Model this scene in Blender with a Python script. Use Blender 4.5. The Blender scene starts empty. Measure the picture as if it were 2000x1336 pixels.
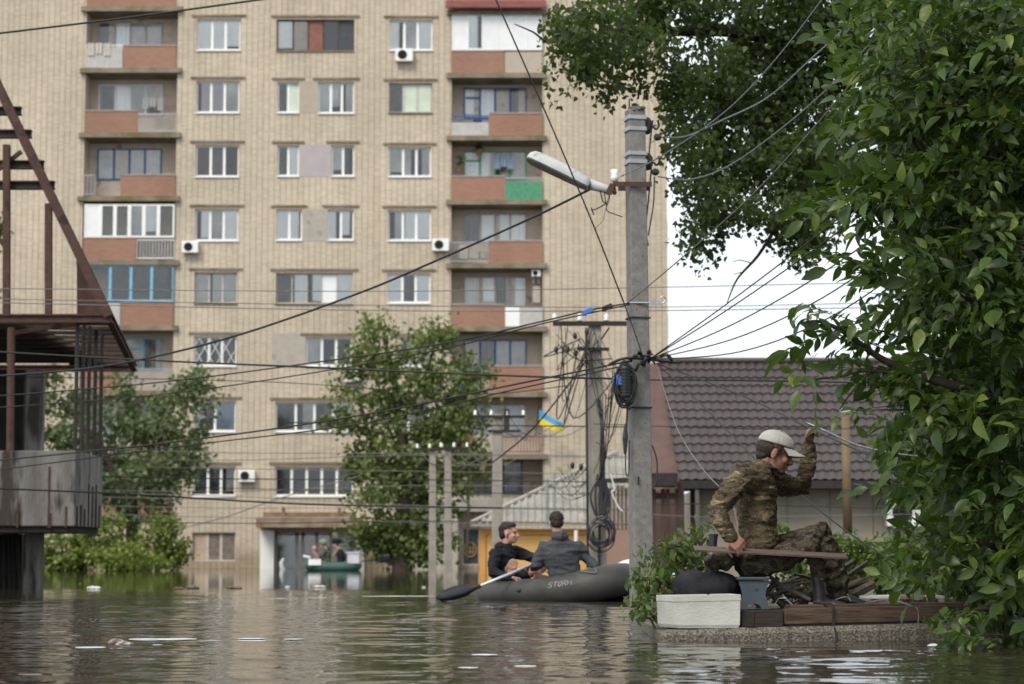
import bpy, math, random
import numpy as np
from mathutils import Vector, Matrix, noise
random.seed(11); rng = np.random.default_rng(5)
sc = bpy.context.scene
V = Vector
# ------------------------------------------------------------------ camera, sky, sun, exposure
F = 4278.0; TH = math.atan(421 / F); H = 0.475
cam = bpy.data.cameras.new('camera'); camo_ = bpy.data.objects.new('camera', cam)
sc.collection.objects.link(camo_); sc.camera = camo_
camo_.location = (0, 0, H); camo_.rotation_euler = (math.pi / 2 + TH, 0, 0)
cam.sensor_width = 36; cam.lens = F / 2000 * 36; cam.clip_start = 0.1; cam.clip_end = 2000
cam.dof.use_dof = True; cam.dof.focus_distance = 13.2; cam.dof.aperture_fstop = 4.2
SUN_EL, SUN_AZ = math.radians(48), math.radians(212)      # azimuth from +Y, clockwise: behind the camera, to the left
w = bpy.data.worlds.new('World'); sc.world = w; w.use_nodes = True
nt = w.node_tree; nt.nodes.clear()
sky = nt.nodes.new('ShaderNodeTexSky'); sky.sky_type = 'NISHITA'; sky.sun_disc = False
sky.sun_elevation = SUN_EL; sky.sun_rotation = SUN_AZ; sky.air_density = 1.0; sky.dust_density = 3.0; sky.ozone_density = 1.0
hsv = nt.nodes.new('ShaderNodeHueSaturation'); hsv.inputs['Saturation'].default_value = 0.22
mx = nt.nodes.new('ShaderNodeMix'); mx.data_type = 'RGBA'; mx.inputs[0].default_value = 0.72
mx.inputs[7].default_value = (8.75, 9.6, 10.2, 1)               # thin bright overcast veil over the clear sky
bg = nt.nodes.new('ShaderNodeBackground'); bg.inputs['Strength'].default_value = 0.1
wo = nt.nodes.new('ShaderNodeOutputWorld')
nt.links.new(sky.outputs[0], hsv.inputs['Color']); nt.links.new(hsv.outputs[0], mx.inputs[6])
nt.links.new(mx.outputs[2], bg.inputs['Color']); nt.links.new(bg.outputs[0], wo.inputs['Surface'])
sl = bpy.data.lights.new('sun', 'SUN'); sl.energy = 1.75; sl.angle = math.radians(24); sl.color = (1.0, 0.93, 0.82)
so = bpy.data.objects.new('sun', sl); sc.collection.objects.link(so)
sd = V((math.sin(SUN_AZ) * math.cos(SUN_EL), math.cos(SUN_AZ) * math.cos(SUN_EL), math.sin(SUN_EL)))
so.rotation_euler = sd.to_track_quat('Z', 'Y').to_euler(); so.location = sd * 60
sc.view_settings.view_transform = 'Standard'; sc.view_settings.look = 'None'
sc.view_settings.exposure = 0.5; sc.view_settings.gamma = 1.0
sc.cycles.max_bounces = 8; sc.cycles.transparent_max_bounces = 12

def P(px, py, Y):
    "point at depth Y seen at pixel px,py of the 2000 x 1336 photograph"
    a = (px - 1000) / F; b = (668 - py) / F
    c, s = math.cos(TH), math.sin(TH)
    k = Y / (c - b * s)
    return V((a * k, Y, H + (s + b * c) * k))

# ------------------------------------------------------------------ materials
MATS = {}
def _n(t, k): return t.nodes.new(k)
def mat(name, c1, c2=None, scale=4.0, rough=0.8, metal=0.0, bump=0.0, bscale=30.0, spec=0.3, c3=None, s3=1.0, t3=0.58,
        stretch=(1, 1, 1), ramp=(0.35, 0.65), coat=0.0):
    if name in MATS: return MATS[name]
    m = bpy.data.materials.new(name); m.use_nodes = True; t = m.node_tree
    b = t.nodes['Principled BSDF']
    b.inputs['Roughness'].default_value = rough; b.inputs['Metallic'].default_value = metal
    b.inputs['Specular IOR Level'].default_value = spec; b.inputs['Coat Weight'].default_value = coat
    tc = _n(t, 'ShaderNodeTexCoord'); mp = _n(t, 'ShaderNodeMapping'); mp.inputs['Scale'].default_value = stretch
    t.links.new(tc.outputs['Object'], mp.inputs[0])
    col = None
    if c2 is not None:
        nz = _n(t, 'ShaderNodeTexNoise'); nz.inputs['Scale'].default_value = scale; nz.inputs['Detail'].default_value = 7
        nz.inputs['Roughness'].default_value = 0.62
        t.links.new(mp.outputs[0], nz.inputs['Vector'])
        r = _n(t, 'ShaderNodeValToRGB'); r.color_ramp.elements[0].position = ramp[0]; r.color_ramp.elements[1].position = ramp[1]
        r.color_ramp.elements[0].color = (*c1, 1); r.color_ramp.elements[1].color = (*c2, 1)
        t.links.new(nz.outputs[0], r.inputs[0]); col = r.outputs[0]
        if c3 is not None:
            n3 = _n(t, 'ShaderNodeTexNoise'); n3.inputs['Scale'].default_value = s3; n3.inputs['Detail'].default_value = 8
            t.links.new(mp.outputs[0], n3.inputs['Vector'])
            r3 = _n(t, 'ShaderNodeValToRGB'); r3.color_ramp.elements[0].position = t3; r3.color_ramp.elements[1].position = t3 + 0.08
            t.links.new(n3.outputs[0], r3.inputs[0])
            x = _n(t, 'ShaderNodeMix'); x.data_type = 'RGBA'; x.inputs[7].default_value = (*c3, 1)
            t.links.new(r3.outputs[0], x.inputs[0]); t.links.new(col, x.inputs[6]); col = x.outputs[2]
        t.links.new(col, b.inputs['Base Color'])
    else:
        b.inputs['Base Color'].default_value = (*c1, 1)
    if bump:
        nb = _n(t, 'ShaderNodeTexNoise'); nb.inputs['Scale'].default_value = bscale; nb.inputs['Detail'].default_value = 6
        t.links.new(mp.outputs[0], nb.inputs['Vector'])
        bp = _n(t, 'ShaderNodeBump'); bp.inputs['Strength'].default_value = 1.0; bp.inputs['Distance'].default_value = bump
        t.links.new(nb.outputs[0], bp.inputs['Height']); t.links.new(bp.outputs[0], b.inputs['Normal'])
    MATS[name] = m; return m

def nz_o(t, tc):
    n = _n(t, 'ShaderNodeTexNoise'); n.inputs['Scale'].default_value = 1.2; n.inputs['Detail'].default_value = 6; t.links.new(tc.outputs['Object'], n.inputs['Vector']); return n.outputs[0]
def brick_mat(name, c1, c2, mortar, bw, bh, ms, offset=0.5, big=None, stain=None, axes='XZ'):
    m = bpy.data.materials.new(name); m.use_nodes = True; t = m.node_tree; b = t.nodes['Principled BSDF']
    b.inputs['Roughness'].default_value = 0.9; b.inputs['Specular IOR Level'].default_value = 0.15
    tc = _n(t, 'ShaderNodeTexCoord'); sp = _n(t, 'ShaderNodeSeparateXYZ'); cb = _n(t, 'ShaderNodeCombineXYZ')
    t.links.new(tc.outputs['Object'], sp.inputs[0])
    ad = _n(t, 'ShaderNodeMath'); ad.operation = 'ADD'
    t.links.new(sp.outputs[0], ad.inputs[0]); t.links.new(sp.outputs[1], ad.inputs[1])
    t.links.new(ad.outputs[0], cb.inputs[0]); t.links.new(sp.outputs[2], cb.inputs[1])
    br = _n(t, 'ShaderNodeTexBrick'); br.offset = offset
    for k, v in (('Color1', (*c1, 1)), ('Color2', (*c2, 1)), ('Mortar', (*mortar, 1)), ('Scale', 1.0), ('Mortar Size', ms), ('Brick Width', bw),
                 ('Row Height', bh), ('Mortar Smooth', 0.3), ('Bias', 0.0)):
        br.inputs[k].default_value = v
    t.links.new(cb.outputs[0], br.inputs['Vector']); col = br.outputs['Color']
    if big:
        b2 = _n(t, 'ShaderNodeTexBrick'); b2.offset = 0.0; f, w2, h2, s2 = big
        for k, v in (('Color1', (1, 1, 1, 1)), ('Color2', (0.93, 0.93, 0.93, 1)), ('Mortar', (f, f * .97, f * .92, 1)), ('Scale', 1.0), ('Mortar Size', s2),
                     ('Brick Width', w2), ('Row Height', h2), ('Mortar Smooth', 0.2)):
            b2.inputs[k].default_value = v
        t.links.new(cb.outputs[0], b2.inputs['Vector'])
        x = _n(t, 'ShaderNodeMix'); x.data_type = 'RGBA'; x.blend_type = 'MULTIPLY'
        nj = _n(t, 'ShaderNodeTexNoise'); nj.inputs['Scale'].default_value = 1.7; nj.inputs['Detail'].default_value = 5
        rj = _n(t, 'ShaderNodeMapRange'); rj.inputs[1].default_value = .36; rj.inputs[2].default_value = .62; rj.inputs[3].default_value = .4; rj.inputs[4].default_value = 1
        t.links.new(tc.outputs['Object'], nj.inputs['Vector']); t.links.new(nj.outputs[0], rj.inputs[0]); t.links.new(rj.outputs[0], x.inputs[0])
        t.links.new(col, x.inputs[6]); t.links.new(b2.outputs['Color'], x.inputs[7]); col = x.outputs[2]
        # rain streaks and the mud line left by the flood
        ms_ = _n(t, 'ShaderNodeMapping'); ms_.inputs['Scale'].default_value = (1.5, 1, .11); ns = _n(t, 'ShaderNodeTexNoise'); ns.inputs['Scale'].default_value = 1; ns.inputs['Detail'].default_value = 8
        t.links.new(tc.outputs['Object'], ms_.inputs[0]); t.links.new(ms_.outputs[0], ns.inputs['Vector'])
        rs = _n(t, 'ShaderNodeMapRange'); rs.inputs[1].default_value = .54; rs.inputs[2].default_value = .74; rs.inputs[3].default_value = 0; rs.inputs[4].default_value = .32
        t.links.new(ns.outputs[0], rs.inputs[0]); x = _n(t, 'ShaderNodeMix'); x.data_type = 'RGBA'; x.blend_type = 'MULTIPLY'; x.inputs[7].default_value = (.66, .62, .56, 1)
        t.links.new(rs.outputs[0], x.inputs[0]); t.links.new(col, x.inputs[6]); col = x.outputs[2]
        az = _n(t, 'ShaderNodeMath'); az.operation = 'MULTIPLY_ADD'; az.inputs[1].default_value = .8; t.links.new(nz_o(t, tc), az.inputs[0]); t.links.new(sp.outputs[2], az.inputs[2])
        rt = _n(t, 'ShaderNodeMapRange'); rt.inputs[1].default_value = .8; rt.inputs[2].default_value = 1.5; rt.inputs[3].default_value = .75; rt.inputs[4].default_value = 0
        t.links.new(az.outputs[0], rt.inputs[0]); x = _n(t, 'ShaderNodeMix'); x.data_type = 'RGBA'; x.blend_type = 'MULTIPLY'; x.inputs[7].default_value = (.55, .5, .42, 1)
        t.links.new(rt.outputs[0], x.inputs[0]); t.links.new(col, x.inputs[6]); col = x.outputs[2]
    nz = _n(t, 'ShaderNodeTexNoise'); nz.inputs['Scale'].default_value = 0.35; nz.inputs['Detail'].default_value = 9
    mp = _n(t, 'ShaderNodeMapping'); mp.inputs['Scale'].default_value = (1, 1, 0.45)
    t.links.new(tc.outputs['Object'], mp.inputs[0]); t.links.new(mp.outputs[0], nz.inputs['Vector'])
    r = _n(t, 'ShaderNodeValToRGB'); r.color_ramp.elements[0].position = 0.3; r.color_ramp.elements[1].position = 0.7
    r.color_ramp.elements[0].color = (0.84, 0.83, 0.8, 1); r.color_ramp.elements[1].color = (1.08, 1.06, 1.02, 1)
    t.links.new(nz.outputs[0], r.inputs[0])
    x = _n(t, 'ShaderNodeMix'); x.data_type = 'RGBA'; x.blend_type = 'MULTIPLY'; x.inputs[0].default_value = 1
    t.links.new(col, x.inputs[6]); t.links.new(r.outputs[0], x.inputs[7]); t.links.new(x.outputs[2], b.inputs['Base Color'])
    MATS[name] = m; return m

def glass_mat(name, tint=(0.95, 0.965, 0.965), amt=0.07):
    m = bpy.data.materials.new(name); m.use_nodes = True; t = m.node_tree; t.nodes.clear()
    o = _n(t, 'ShaderNodeOutputMaterial'); g = _n(t, 'ShaderNodeBsdfGlossy'); g.inputs['Roughness'].default_value = 0.06
    tr = _n(t, 'ShaderNodeBsdfTransparent'); tr.inputs[0].default_value = (*tint, 1)
    fr = _n(t, 'ShaderNodeFresnel'); fr.inputs[0].default_value = 1.5
    ad = _n(t, 'ShaderNodeMath'); ad.operation = 'ADD'; ad.inputs[1].default_value = amt; ad.use_clamp = True
    mxx = _n(t, 'ShaderNodeMixShader')
    t.links.new(fr.outputs[0], ad.inputs[0]); t.links.new(ad.outputs[0], mxx.inputs[0])
    t.links.new(tr.outputs[0], mxx.inputs[1]); t.links.new(g.outputs[0], mxx.inputs[2]); t.links.new(mxx.outputs[0], o.inputs[0])
    MATS[name] = m; return m

def leaf_mat(name, cols, rough=0.5, trans=0.3, tcol=(0.25, 0.42, 0.05)):
    m = bpy.data.materials.new(name); m.use_nodes = True; t = m.node_tree; b = t.nodes['Principled BSDF']
    b.inputs['Roughness'].default_value = rough; b.inputs['Specular IOR Level'].default_value = 0.28
    ge = _n(t, 'ShaderNodeNewGeometry'); r = _n(t, 'ShaderNodeValToRGB'); cr = r.color_ramp
    while len(cr.elements) < len(cols): cr.elements.new(0.5)
    for i, (p, c) in enumerate(cols): cr.elements[i].position = p; cr.elements[i].color = (*c, 1)
    t.links.new(ge.outputs['Random Per Island'], r.inputs[0])
    tc = _n(t, 'ShaderNodeTexCoord'); nl = _n(t, 'ShaderNodeTexNoise'); nl.inputs['Scale'].default_value = 55; nl.inputs['Detail'].default_value = 4; t.links.new(tc.outputs['Object'], nl.inputs['Vector'])
    rl = _n(t, 'ShaderNodeMapRange'); rl.inputs[1].default_value = .35; rl.inputs[2].default_value = .7; rl.inputs[3].default_value = .7; rl.inputs[4].default_value = 1.25; t.links.new(nl.outputs[0], rl.inputs[0])
    vm = _n(t, 'ShaderNodeVectorMath'); vm.operation = 'SCALE'; t.links.new(r.outputs[0], vm.inputs[0]); t.links.new(rl.outputs[0], vm.inputs['Scale'])
    un = _n(t, 'ShaderNodeMix'); un.data_type = 'RGBA'; un.inputs[7].default_value = (.085, .12, .05, 1); fb_ = _n(t, 'ShaderNodeMath'); fb_.operation = 'MULTIPLY'; fb_.inputs[1].default_value = .3
    t.links.new(ge.outputs['Backfacing'], fb_.inputs[0]); t.links.new(fb_.outputs[0], un.inputs[0]); t.links.new(vm.outputs[0], un.inputs[6]); t.links.new(un.outputs[2], b.inputs['Base Color'])
    tl = _n(t, 'ShaderNodeBsdfTranslucent')
    mc = _n(t, 'ShaderNodeMix'); mc.data_type = 'RGBA'; mc.inputs[0].default_value = 0.5; mc.inputs[7].default_value = (*tcol, 1)
    t.links.new(r.outputs[0], mc.inputs[6]); t.links.new(mc.outputs[2], tl.inputs[0])
    ms = _n(t, 'ShaderNodeMixShader'); ms.inputs[0].default_value = trans
    o = t.nodes['Material Output']
    t.links.new(b.outputs[0], ms.inputs[1]); t.links.new(tl.outputs[0], ms.inputs[2]); t.links.new(ms.outputs[0], o.inputs[0])
    MATS[name] = m; return m

def camo_mat(name, cols, scale, stretch=(1, 1, 1.6)):
    m = bpy.data.materials.new(name); m.use_nodes = True; t = m.node_tree; b = t.nodes['Principled BSDF']
    b.inputs['Roughness'].default_value = 0.92; b.inputs['Specular IOR Level'].default_value = 0.12
    tc = _n(t, 'ShaderNodeTexCoord'); mp = _n(t, 'ShaderNodeMapping'); mp.inputs['Scale'].default_value = stretch
    t.links.new(tc.outputs['Object'], mp.inputs[0])
    nz = _n(t, 'ShaderNodeTexNoise'); nz.inputs['Scale'].default_value = scale; nz.inputs['Detail'].default_value = 4; nz.inputs['Distortion'].default_value = 0.8
    t.links.new(mp.outputs[0], nz.inputs['Vector'])
    r = _n(t, 'ShaderNodeValToRGB'); cr = r.color_ramp
    while len(cr.elements) < len(cols): cr.elements.new(0.5)
    for i, (p, c) in enumerate(cols): cr.elements[i].position = p; cr.elements[i].color = (*c, 1)
    cr.interpolation = 'CONSTANT'; t.links.new(nz.outputs[0], r.inputs[0])
    n2 = _n(t, 'ShaderNodeTexNoise'); n2.inputs['Scale'].default_value = scale * 3.2; n2.inputs['Detail'].default_value = 3
    t.links.new(mp.outputs[0], n2.inputs['Vector'])
    r2 = _n(t, 'ShaderNodeValToRGB'); r2.color_ramp.elements[0].position = 0.66; r2.color_ramp.elements[1].position = 0.7
    t.links.new(n2.outputs[0], r2.inputs[0])
    x = _n(t, 'ShaderNodeMix'); x.data_type = 'RGBA'; x.inputs[7].default_value = (*cols[-1][1], 1)
    t.links.new(r2.outputs[0], x.inputs[0]); t.links.new(r.outputs[0], x.inputs[6]); t.links.new(x.outputs[2], b.inputs['Base Color'])
    nb = _n(t, 'ShaderNodeTexNoise'); nb.inputs['Scale'].default_value = 60
    bp = _n(t, 'ShaderNodeBump'); bp.inputs['Distance'].default_value = 0.004
    t.links.new(nb.outputs[0], bp.inputs['Height']); t.links.new(bp.outputs[0], b.inputs['Normal'])
    MATS[name] = m; return m

# ------------------------------------------------------------------ mesh helpers
WL = {}
def tag(o, label=None, cat=None, group=None, kind=None):
    if label: o['label'] = label
    if cat: o['category'] = cat
    if group: o['group'] = group
    if kind: o['kind'] = kind
    return o
def empty(name, loc, label=None, cat=None, group=None):
    o = bpy.data.objects.new(name, None); sc.collection.objects.link(o); o.location = loc; o.empty_display_size = 0.2
    WL[o] = V(loc); return tag(o, label, cat, group)
def link(name, me, parent=None, origin=None):
    o = bpy.data.objects.new(name, me); sc.collection.objects.link(o)
    if parent is not None: o.parent = parent; WL[o] = WL[parent].copy()
    else: o.location = origin; WL[o] = V(origin)
    return o

class MB:
    def __init__(s): s.v = []; s.f = []; s.m = []; s.i = 0
    def add(s, vs, fs):
        k = len(s.v); s.v += [tuple(p) for p in vs]; s.f += [tuple(k + j for j in f) for f in fs]; s.m += [s.i] * len(fs); return s
    def box(s, a, b):
        x0, x1 = sorted((a[0], b[0])); y0, y1 = sorted((a[1], b[1])); z0, z1 = sorted((a[2], b[2]))
        return s.add([(x0, y0, z0), (x1, y0, z0), (x1, y1, z0), (x0, y1, z0), (x0, y0, z1), (x1, y0, z1), (x1, y1, z1), (x0, y1, z1)],
                     [(0, 3, 2, 1), (4, 5, 6, 7), (0, 1, 5, 4), (1, 2, 6, 5), (2, 3, 7, 6), (3, 0, 4, 7)])
    def obox(s, c, a, b, d):
        c, a, b, d = V(c), V(a), V(b), V(d)
        return s.add([c - a - b - d, c + a - b - d, c + a + b - d, c - a + b - d, c - a - b + d, c + a - b + d, c + a + b + d, c - a + b + d],
                     [(0, 3, 2, 1), (4, 5, 6, 7), (0, 1, 5, 4), (1, 2, 6, 5), (2, 3, 7, 6), (3, 0, 4, 7)])
    def beam(s, p, q, w, h, up=(0, 0, 1)):
        p, q = V(p), V(q); t = (q - p); L = t.length; t.normalize(); u = V(up)
        sd_ = t.cross(u)
        if sd_.length < 1e-4: sd_ = t.cross(V((1, 0, 0)))
        sd_.normalize(); u = sd_.cross(t).normalized()
        return s.obox((p + q) / 2, t * L / 2, sd_ * w / 2, u * h / 2)
    def ibeam(s, p, q, w, h, up=(0, 0, 1), t_=0.012):
        p, q = V(p), V(q); t = (q - p).normalized(); sd_ = t.cross(V(up)).normalized(); u = sd_.cross(t).normalized()
        s.beam(p + u * (h / 2 - t_), q + u * (h / 2 - t_), w, t_ * 2, up); s.beam(p - u * (h / 2 - t_), q - u * (h / 2 - t_), w, t_ * 2, up)
        return s.beam(p, q, t_ * 2, h - t_ * 4, up)
    def tube(s, pts, r, n=8, side=None, rounded=False, caps=True):
        pts = [V(p) for p in pts]; N = len(pts)
        rr = [(x if isinstance(x, (tuple, list)) else (x, x)) for x in (r if isinstance(r, (list,)) else [r] * N)]
        if rounded:
            t0 = (pts[0] - pts[1]).normalized(); t1 = (pts[-1] - pts[-2]).normalized()
            a0, a1 = rr[0], rr[-1]; pre, prr, post, por = [], [], [], []
            for a in (80, 55, 28):
                c_, s_ = math.cos(math.radians(a)), math.sin(math.radians(a))
                pre.append(pts[0] + t0 * min(a0) * s_); prr.append((a0[0] * c_, a0[1] * c_))
                post.insert(0, pts[-1] + t1 * min(a1) * s_); por.insert(0, (a1[0] * c_, a1[1] * c_))
            pts = pre + pts + post; rr = prr + rr + por; N = len(pts)
        k = len(s.v); prev = None
        for i, p in enumerate(pts):
            t = (pts[min(i + 1, N - 1)] - pts[max(i - 1, 0)])
            if t.length < 1e-9: t = V((0, 0, 1))
            t.normalize()
            if side is not None: a = V(side) - t * t.dot(V(side))
            elif prev is None: a = t.cross(V((0, 0, 1))) if abs(t.z) < 0.9 else t.cross(V((1, 0, 0)))
            else: a = prev - t * t.dot(prev)
            if a.length < 1e-6: a = t.orthogonal()
            a.normalize(); prev = a; b = t.cross(a)
            for j in range(n):
                th = 2 * math.pi * j / n; q = p + a * (rr[i][0] * math.cos(th)) + b * (rr[i][1] * math.sin(th)); s.v.append(tuple(q))
        fs = []
        for i in range(N - 1):
            for j in range(n):
                fs.append((k + i * n + j, k + i * n + (j + 1) % n, k + (i + 1) * n + (j + 1) % n, k + (i + 1) * n + j))
        if caps: fs += [tuple(k + j for j in range(n))[::-1], tuple(k + (N - 1) * n + j for j in range(n))]
        s.f += fs; s.m += [s.i] * len(fs); return s
    def chain(s, pts, r, n=12, side=None): return s.tube(pts, r, n, side, rounded=True)
    def ell(s, c, r, R=None, nu=16, nv=10):
        R = R or Matrix.Identity(3); c = V(c); vs = []; fs = []
        for i in range(nv + 1):
            ph = math.pi * i / nv
            for j in range(nu):
                th = 2 * math.pi * j / nu
                vs.append(c + R @ V((r[0] * math.sin(ph) * math.cos(th), r[1] * math.sin(ph) * math.sin(th), r[2] * math.cos(ph))))
        for i in range(nv):
            for j in range(nu): fs.append((i * nu + j, (i + 1) * nu + j, (i + 1) * nu + (j + 1) % nu, i * nu + (j + 1) % nu))
        return s.add(vs, fs)
    def build(s, name, mats, parent=None, smooth=False, bevel=0.0, origin=None):
        vs = np.array(s.v, dtype=float)
        if parent is not None: og = WL[parent]
        elif origin is not None: og = V(origin)
        else: og = V(((vs[:, 0].min() + vs[:, 0].max()) / 2, (vs[:, 1].min() + vs[:, 1].max()) / 2, vs[:, 2].min()))
        me = bpy.data.meshes.new(name); me.from_pydata((vs - np.array(og)).tolist(), [], s.f)
        for m in (mats if isinstance(mats, (list, tuple)) else [mats]): me.materials.append(m)
        me.polygons.foreach_set('material_index', s.m)
        if smooth: me.polygons.foreach_set('use_smooth', [True] * len(s.f))
        me.update(); o = link(name, me, parent, og)
        if bevel:
            b = o.modifiers.new('bevel', 'BEVEL'); b.width = bevel; b.segments = 2; b.limit_method = 'ANGLE'
        return o
def empty_at(name, loc, label, cat, group=None): return empty(name, loc, label, cat, group)

def bez(pts, n=8):
    "Catmull-Rom through the points"
    pts = [V(p) for p in pts]; out = []
    for i in range(len(pts) - 1):
        p0 = pts[max(i - 1, 0)]; p1 = pts[i]; p2 = pts[i + 1]; p3 = pts[min(i + 2, len(pts) - 1)]
        for k in range(n):
            t = k / n; out.append(0.5 * ((2 * p1) + (p2 - p0) * t + (2 * p0 - 5 * p1 + 4 * p2 - p3) * t * t + (3 * p1 - p0 - 3 * p2 + p3) * t ** 3))
    out.append(pts[-1]); return out

def remesh(mb, name, mat_, parent, voxel, smooth=3, fold=None, origin=None):
    "one continuous surface grown round overlapping closed forms"
    o = mb.build('tmp', mat_, origin=(0, 0, 0))
    r = o.modifiers.new('r', 'REMESH'); r.mode = 'VOXEL'; r.voxel_size = voxel
    if smooth: sm = o.modifiers.new('s', 'SMOOTH'); sm.factor = 0.5; sm.iterations = smooth
    dg = bpy.context.evaluated_depsgraph_get(); dg.update()
    me = bpy.data.meshes.new_from_object(o.evaluated_get(dg)); bpy.data.objects.remove(o)
    N = len(me.vertices); co = np.empty(N * 3); me.vertices.foreach_get('co', co); co = co.reshape(-1, 3)
    if fold:
        nr = np.empty(N * 3); me.vertices.foreach_get('normal', nr); nr = nr.reshape(-1, 3)
        d = np.array([fold(V(c)) for c in co]); co = co + nr * d[:, None]
    og = WL[parent] if parent is not None else V(origin)
    co = co - np.array(og); me.vertices.foreach_set('co', co.ravel())
    me.polygons.foreach_set('use_smooth', [True] * len(me.polygons)); me.materials.clear()
    for m in (mat_ if isinstance(mat_, (list, tuple)) else [mat_]): me.materials.append(m)
    me.update(); me.name = name
    return link(name, me, parent, og)

# ------------------------------------------------------------------ foliage
POP = (np.array([(0, 0, 0), (.12, .4, .03), (.45, .36, .02), (1, 0, -.08), (.45, -.36, .02), (.12, -.4, .03), (.4, 0, -.05)], float),
       [(0, 6, 1), (1, 6, 2), (2, 6, 3), (3, 6, 4), (4, 6, 5), (5, 6, 0)])
OVAL = (np.array([(0, 0, 0), (.25, .2, .05), (.6, .22, .04), (1, 0, -.12), (.6, -.22, .04), (.25, -.2, .05), (.3, 0, 0), (.65, 0, -.02)], float),
        [(0, 6, 1), (1, 6, 7, 2), (2, 7, 3), (3, 7, 4), (4, 7, 6, 5), (5, 6, 0)])
def leaves(name, C, S, tmpl, mat_, parent, down=0.4, dirs=None, up=0.6, extra=None):
    N = len(C); tv, tf = tmpl
    d = rng.normal(size=(N, 3)) if dirs is None else dirs + rng.normal(size=(N, 3)) * 0.45
    d[:, 2] -= down * 1.2; d /= np.linalg.norm(d, axis=1)[:, None]
    n = rng.normal(size=(N, 3)); n[:, 2] += up * 2; n -= d * (n * d).sum(1)[:, None]; n /= np.linalg.norm(n, axis=1)[:, None]
    b = np.cross(n, d)
    S = np.asarray(S).reshape(-1, 1, 1)
    vv = C[:, None, :] + S * (tv[None, :, 0:1] * d[:, None, :] + tv[None, :, 1:2] * b[:, None, :] + tv[None, :, 2:3] * n[:, None, :])
    K = len(tv); vs = vv.reshape(-1, 3) - np.array(WL[parent])
    loops = np.concatenate([np.array(f) for f in tf]); tot = np.array([len(f) for f in tf])
    LI = (loops[None, :] + (np.arange(N) * K)[:, None]).ravel()
    LT = np.tile(tot, N); LS = np.concatenate([[0], np.cumsum(LT)[:-1]])
    me = bpy.data.meshes.new(name); me.vertices.add(len(vs)); me.vertices.foreach_set('co', vs.ravel())
    me.loops.add(len(LI)); me.loops.foreach_set('vertex_index', LI.astype(np.int32))
    me.polygons.add(len(LT)); me.polygons.foreach_set('loop_start', LS.astype(np.int32)); me.polygons.foreach_set('loop_total', LT.astype(np.int32))
    me.polygons.foreach_set('use_smooth', np.ones(len(LT), bool))
    me.materials.append(mat_); me.update(calc_edges=True); me.validate()
    return link(name, me, parent)
def in_ell(c, r, n, shell=0.0):
    q = rng.normal(size=(n, 3)); q /= np.linalg.norm(q, axis=1)[:, None]
    rad = rng.random(n) ** (1 / 3.0); rad = shell + (1 - shell) * rad
    return np.array(c) + q * rad[:, None] * np.array(r)
def clumped(blobs, per, spread, flat=0.7):
    out = []
    for c, r, n in blobs:
        cc = in_ell(c, r, n, 0.25)
        for q in cc:
            k = max(3, int(per * rng.uniform(0.5, 1.4))); s = spread * rng.uniform(0.6, 1.4)
            out.append(q + rng.normal(size=(k, 3)) * np.array((s, s, s * flat)))
    return np.concatenate(out)
# ------------------------------------------------------------------ shared materials
FACADE = brick_mat('tan_brick', (0.605, 0.525, 0.424), (0.505, 0.43, 0.342), (0.485, 0.415, 0.332), 0.26, 0.088, 0.010, 0.0, big=(0.40, 0.26, 60.0, 0.015))
REDBR = brick_mat('red_brick', (0.34, 0.175, 0.125), (0.28, 0.14, 0.10), (0.33, 0.23, 0.185), 0.25, 0.078, 0.012)
WHITEBR = brick_mat('pale_brick', (0.55, 0.49, 0.42), (0.62, 0.56, 0.5), (0.34, 0.28, 0.22), 0.2, 0.07, 0.02)
WPVC = mat('white_plastic', (0.84, 0.84, 0.83), (0.78, 0.78, 0.76), 3, rough=0.45)
OLDW = mat('old_painted_wood', (0.42, 0.38, 0.34), (0.55, 0.51, 0.46), 6, rough=0.7)
DARKW = mat('dark_wood', (0.06, 0.035, 0.03), (0.1, 0.06, 0.05), 6, rough=0.7)
BLUEW = mat('blue_paint', (0.02, 0.10, 0.30), (0.03, 0.13, 0.36), 5, rough=0.5)
SKYW = mat('sky_blue_paint', (0.17, 0.42, 0.6), (0.22, 0.48, 0.66), 5, rough=0.5)
GREENW = mat('green_paint', (0.11, 0.40, 0.17), (0.16, 0.47, 0.22), 5, rough=0.5)
PLAST = mat('loggia_plaster', (0.50, 0.42, 0.36), (0.62, 0.52, 0.42), 2, rough=0.95, c3=(0.34, 0.26, 0.2), s3=2.2, t3=0.62)
SLABM = mat('slab_concrete', (0.17, 0.14, 0.09), (0.27, 0.23, 0.17), 1.4, rough=0.95, c3=(0.15, 0.13, 0.065), s3=0.9, t3=0.55)
CONC = mat('grey_concrete', (0.30, 0.28, 0.25), (0.40, 0.37, 0.33), 3, rough=0.95, bump=0.01, bscale=25)
ROOM = mat('dark_room', (0.025, 0.024, 0.024), (0.04, 0.038, 0.035), 2, rough=0.9)  # near-black colour stands in for the shade of unlit interiors
GLASS = glass_mat('window_glass')
STEEL = mat('galvanised_steel', (0.42, 0.43, 0.44), (0.33, 0.34, 0.35), 12, rough=0.45, metal=0.6)
RUST = mat('rusty_steel', (0.060, 0.033, 0.026), (0.095, 0.05, 0.036), 7, rough=0.8, c3=(0.035, 0.022, 0.02), s3=3)
DSTEEL = mat('dark_steel', (0.022, 0.019, 0.018), (0.04, 0.034, 0.031), 7, rough=0.7)
BLACKP = mat('black_plastic', (0.012, 0.012, 0.013), (0.02, 0.02, 0.022), 9, rough=0.4, spec=0.5)
WIREM = mat('cable_black', (0.02, 0.019, 0.018), (0.035, 0.033, 0.03), 20, rough=0.55)
WIREG = mat('cable_grey', (0.14, 0.13, 0.125), (0.2, 0.19, 0.18), 20, rough=0.5)
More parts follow.
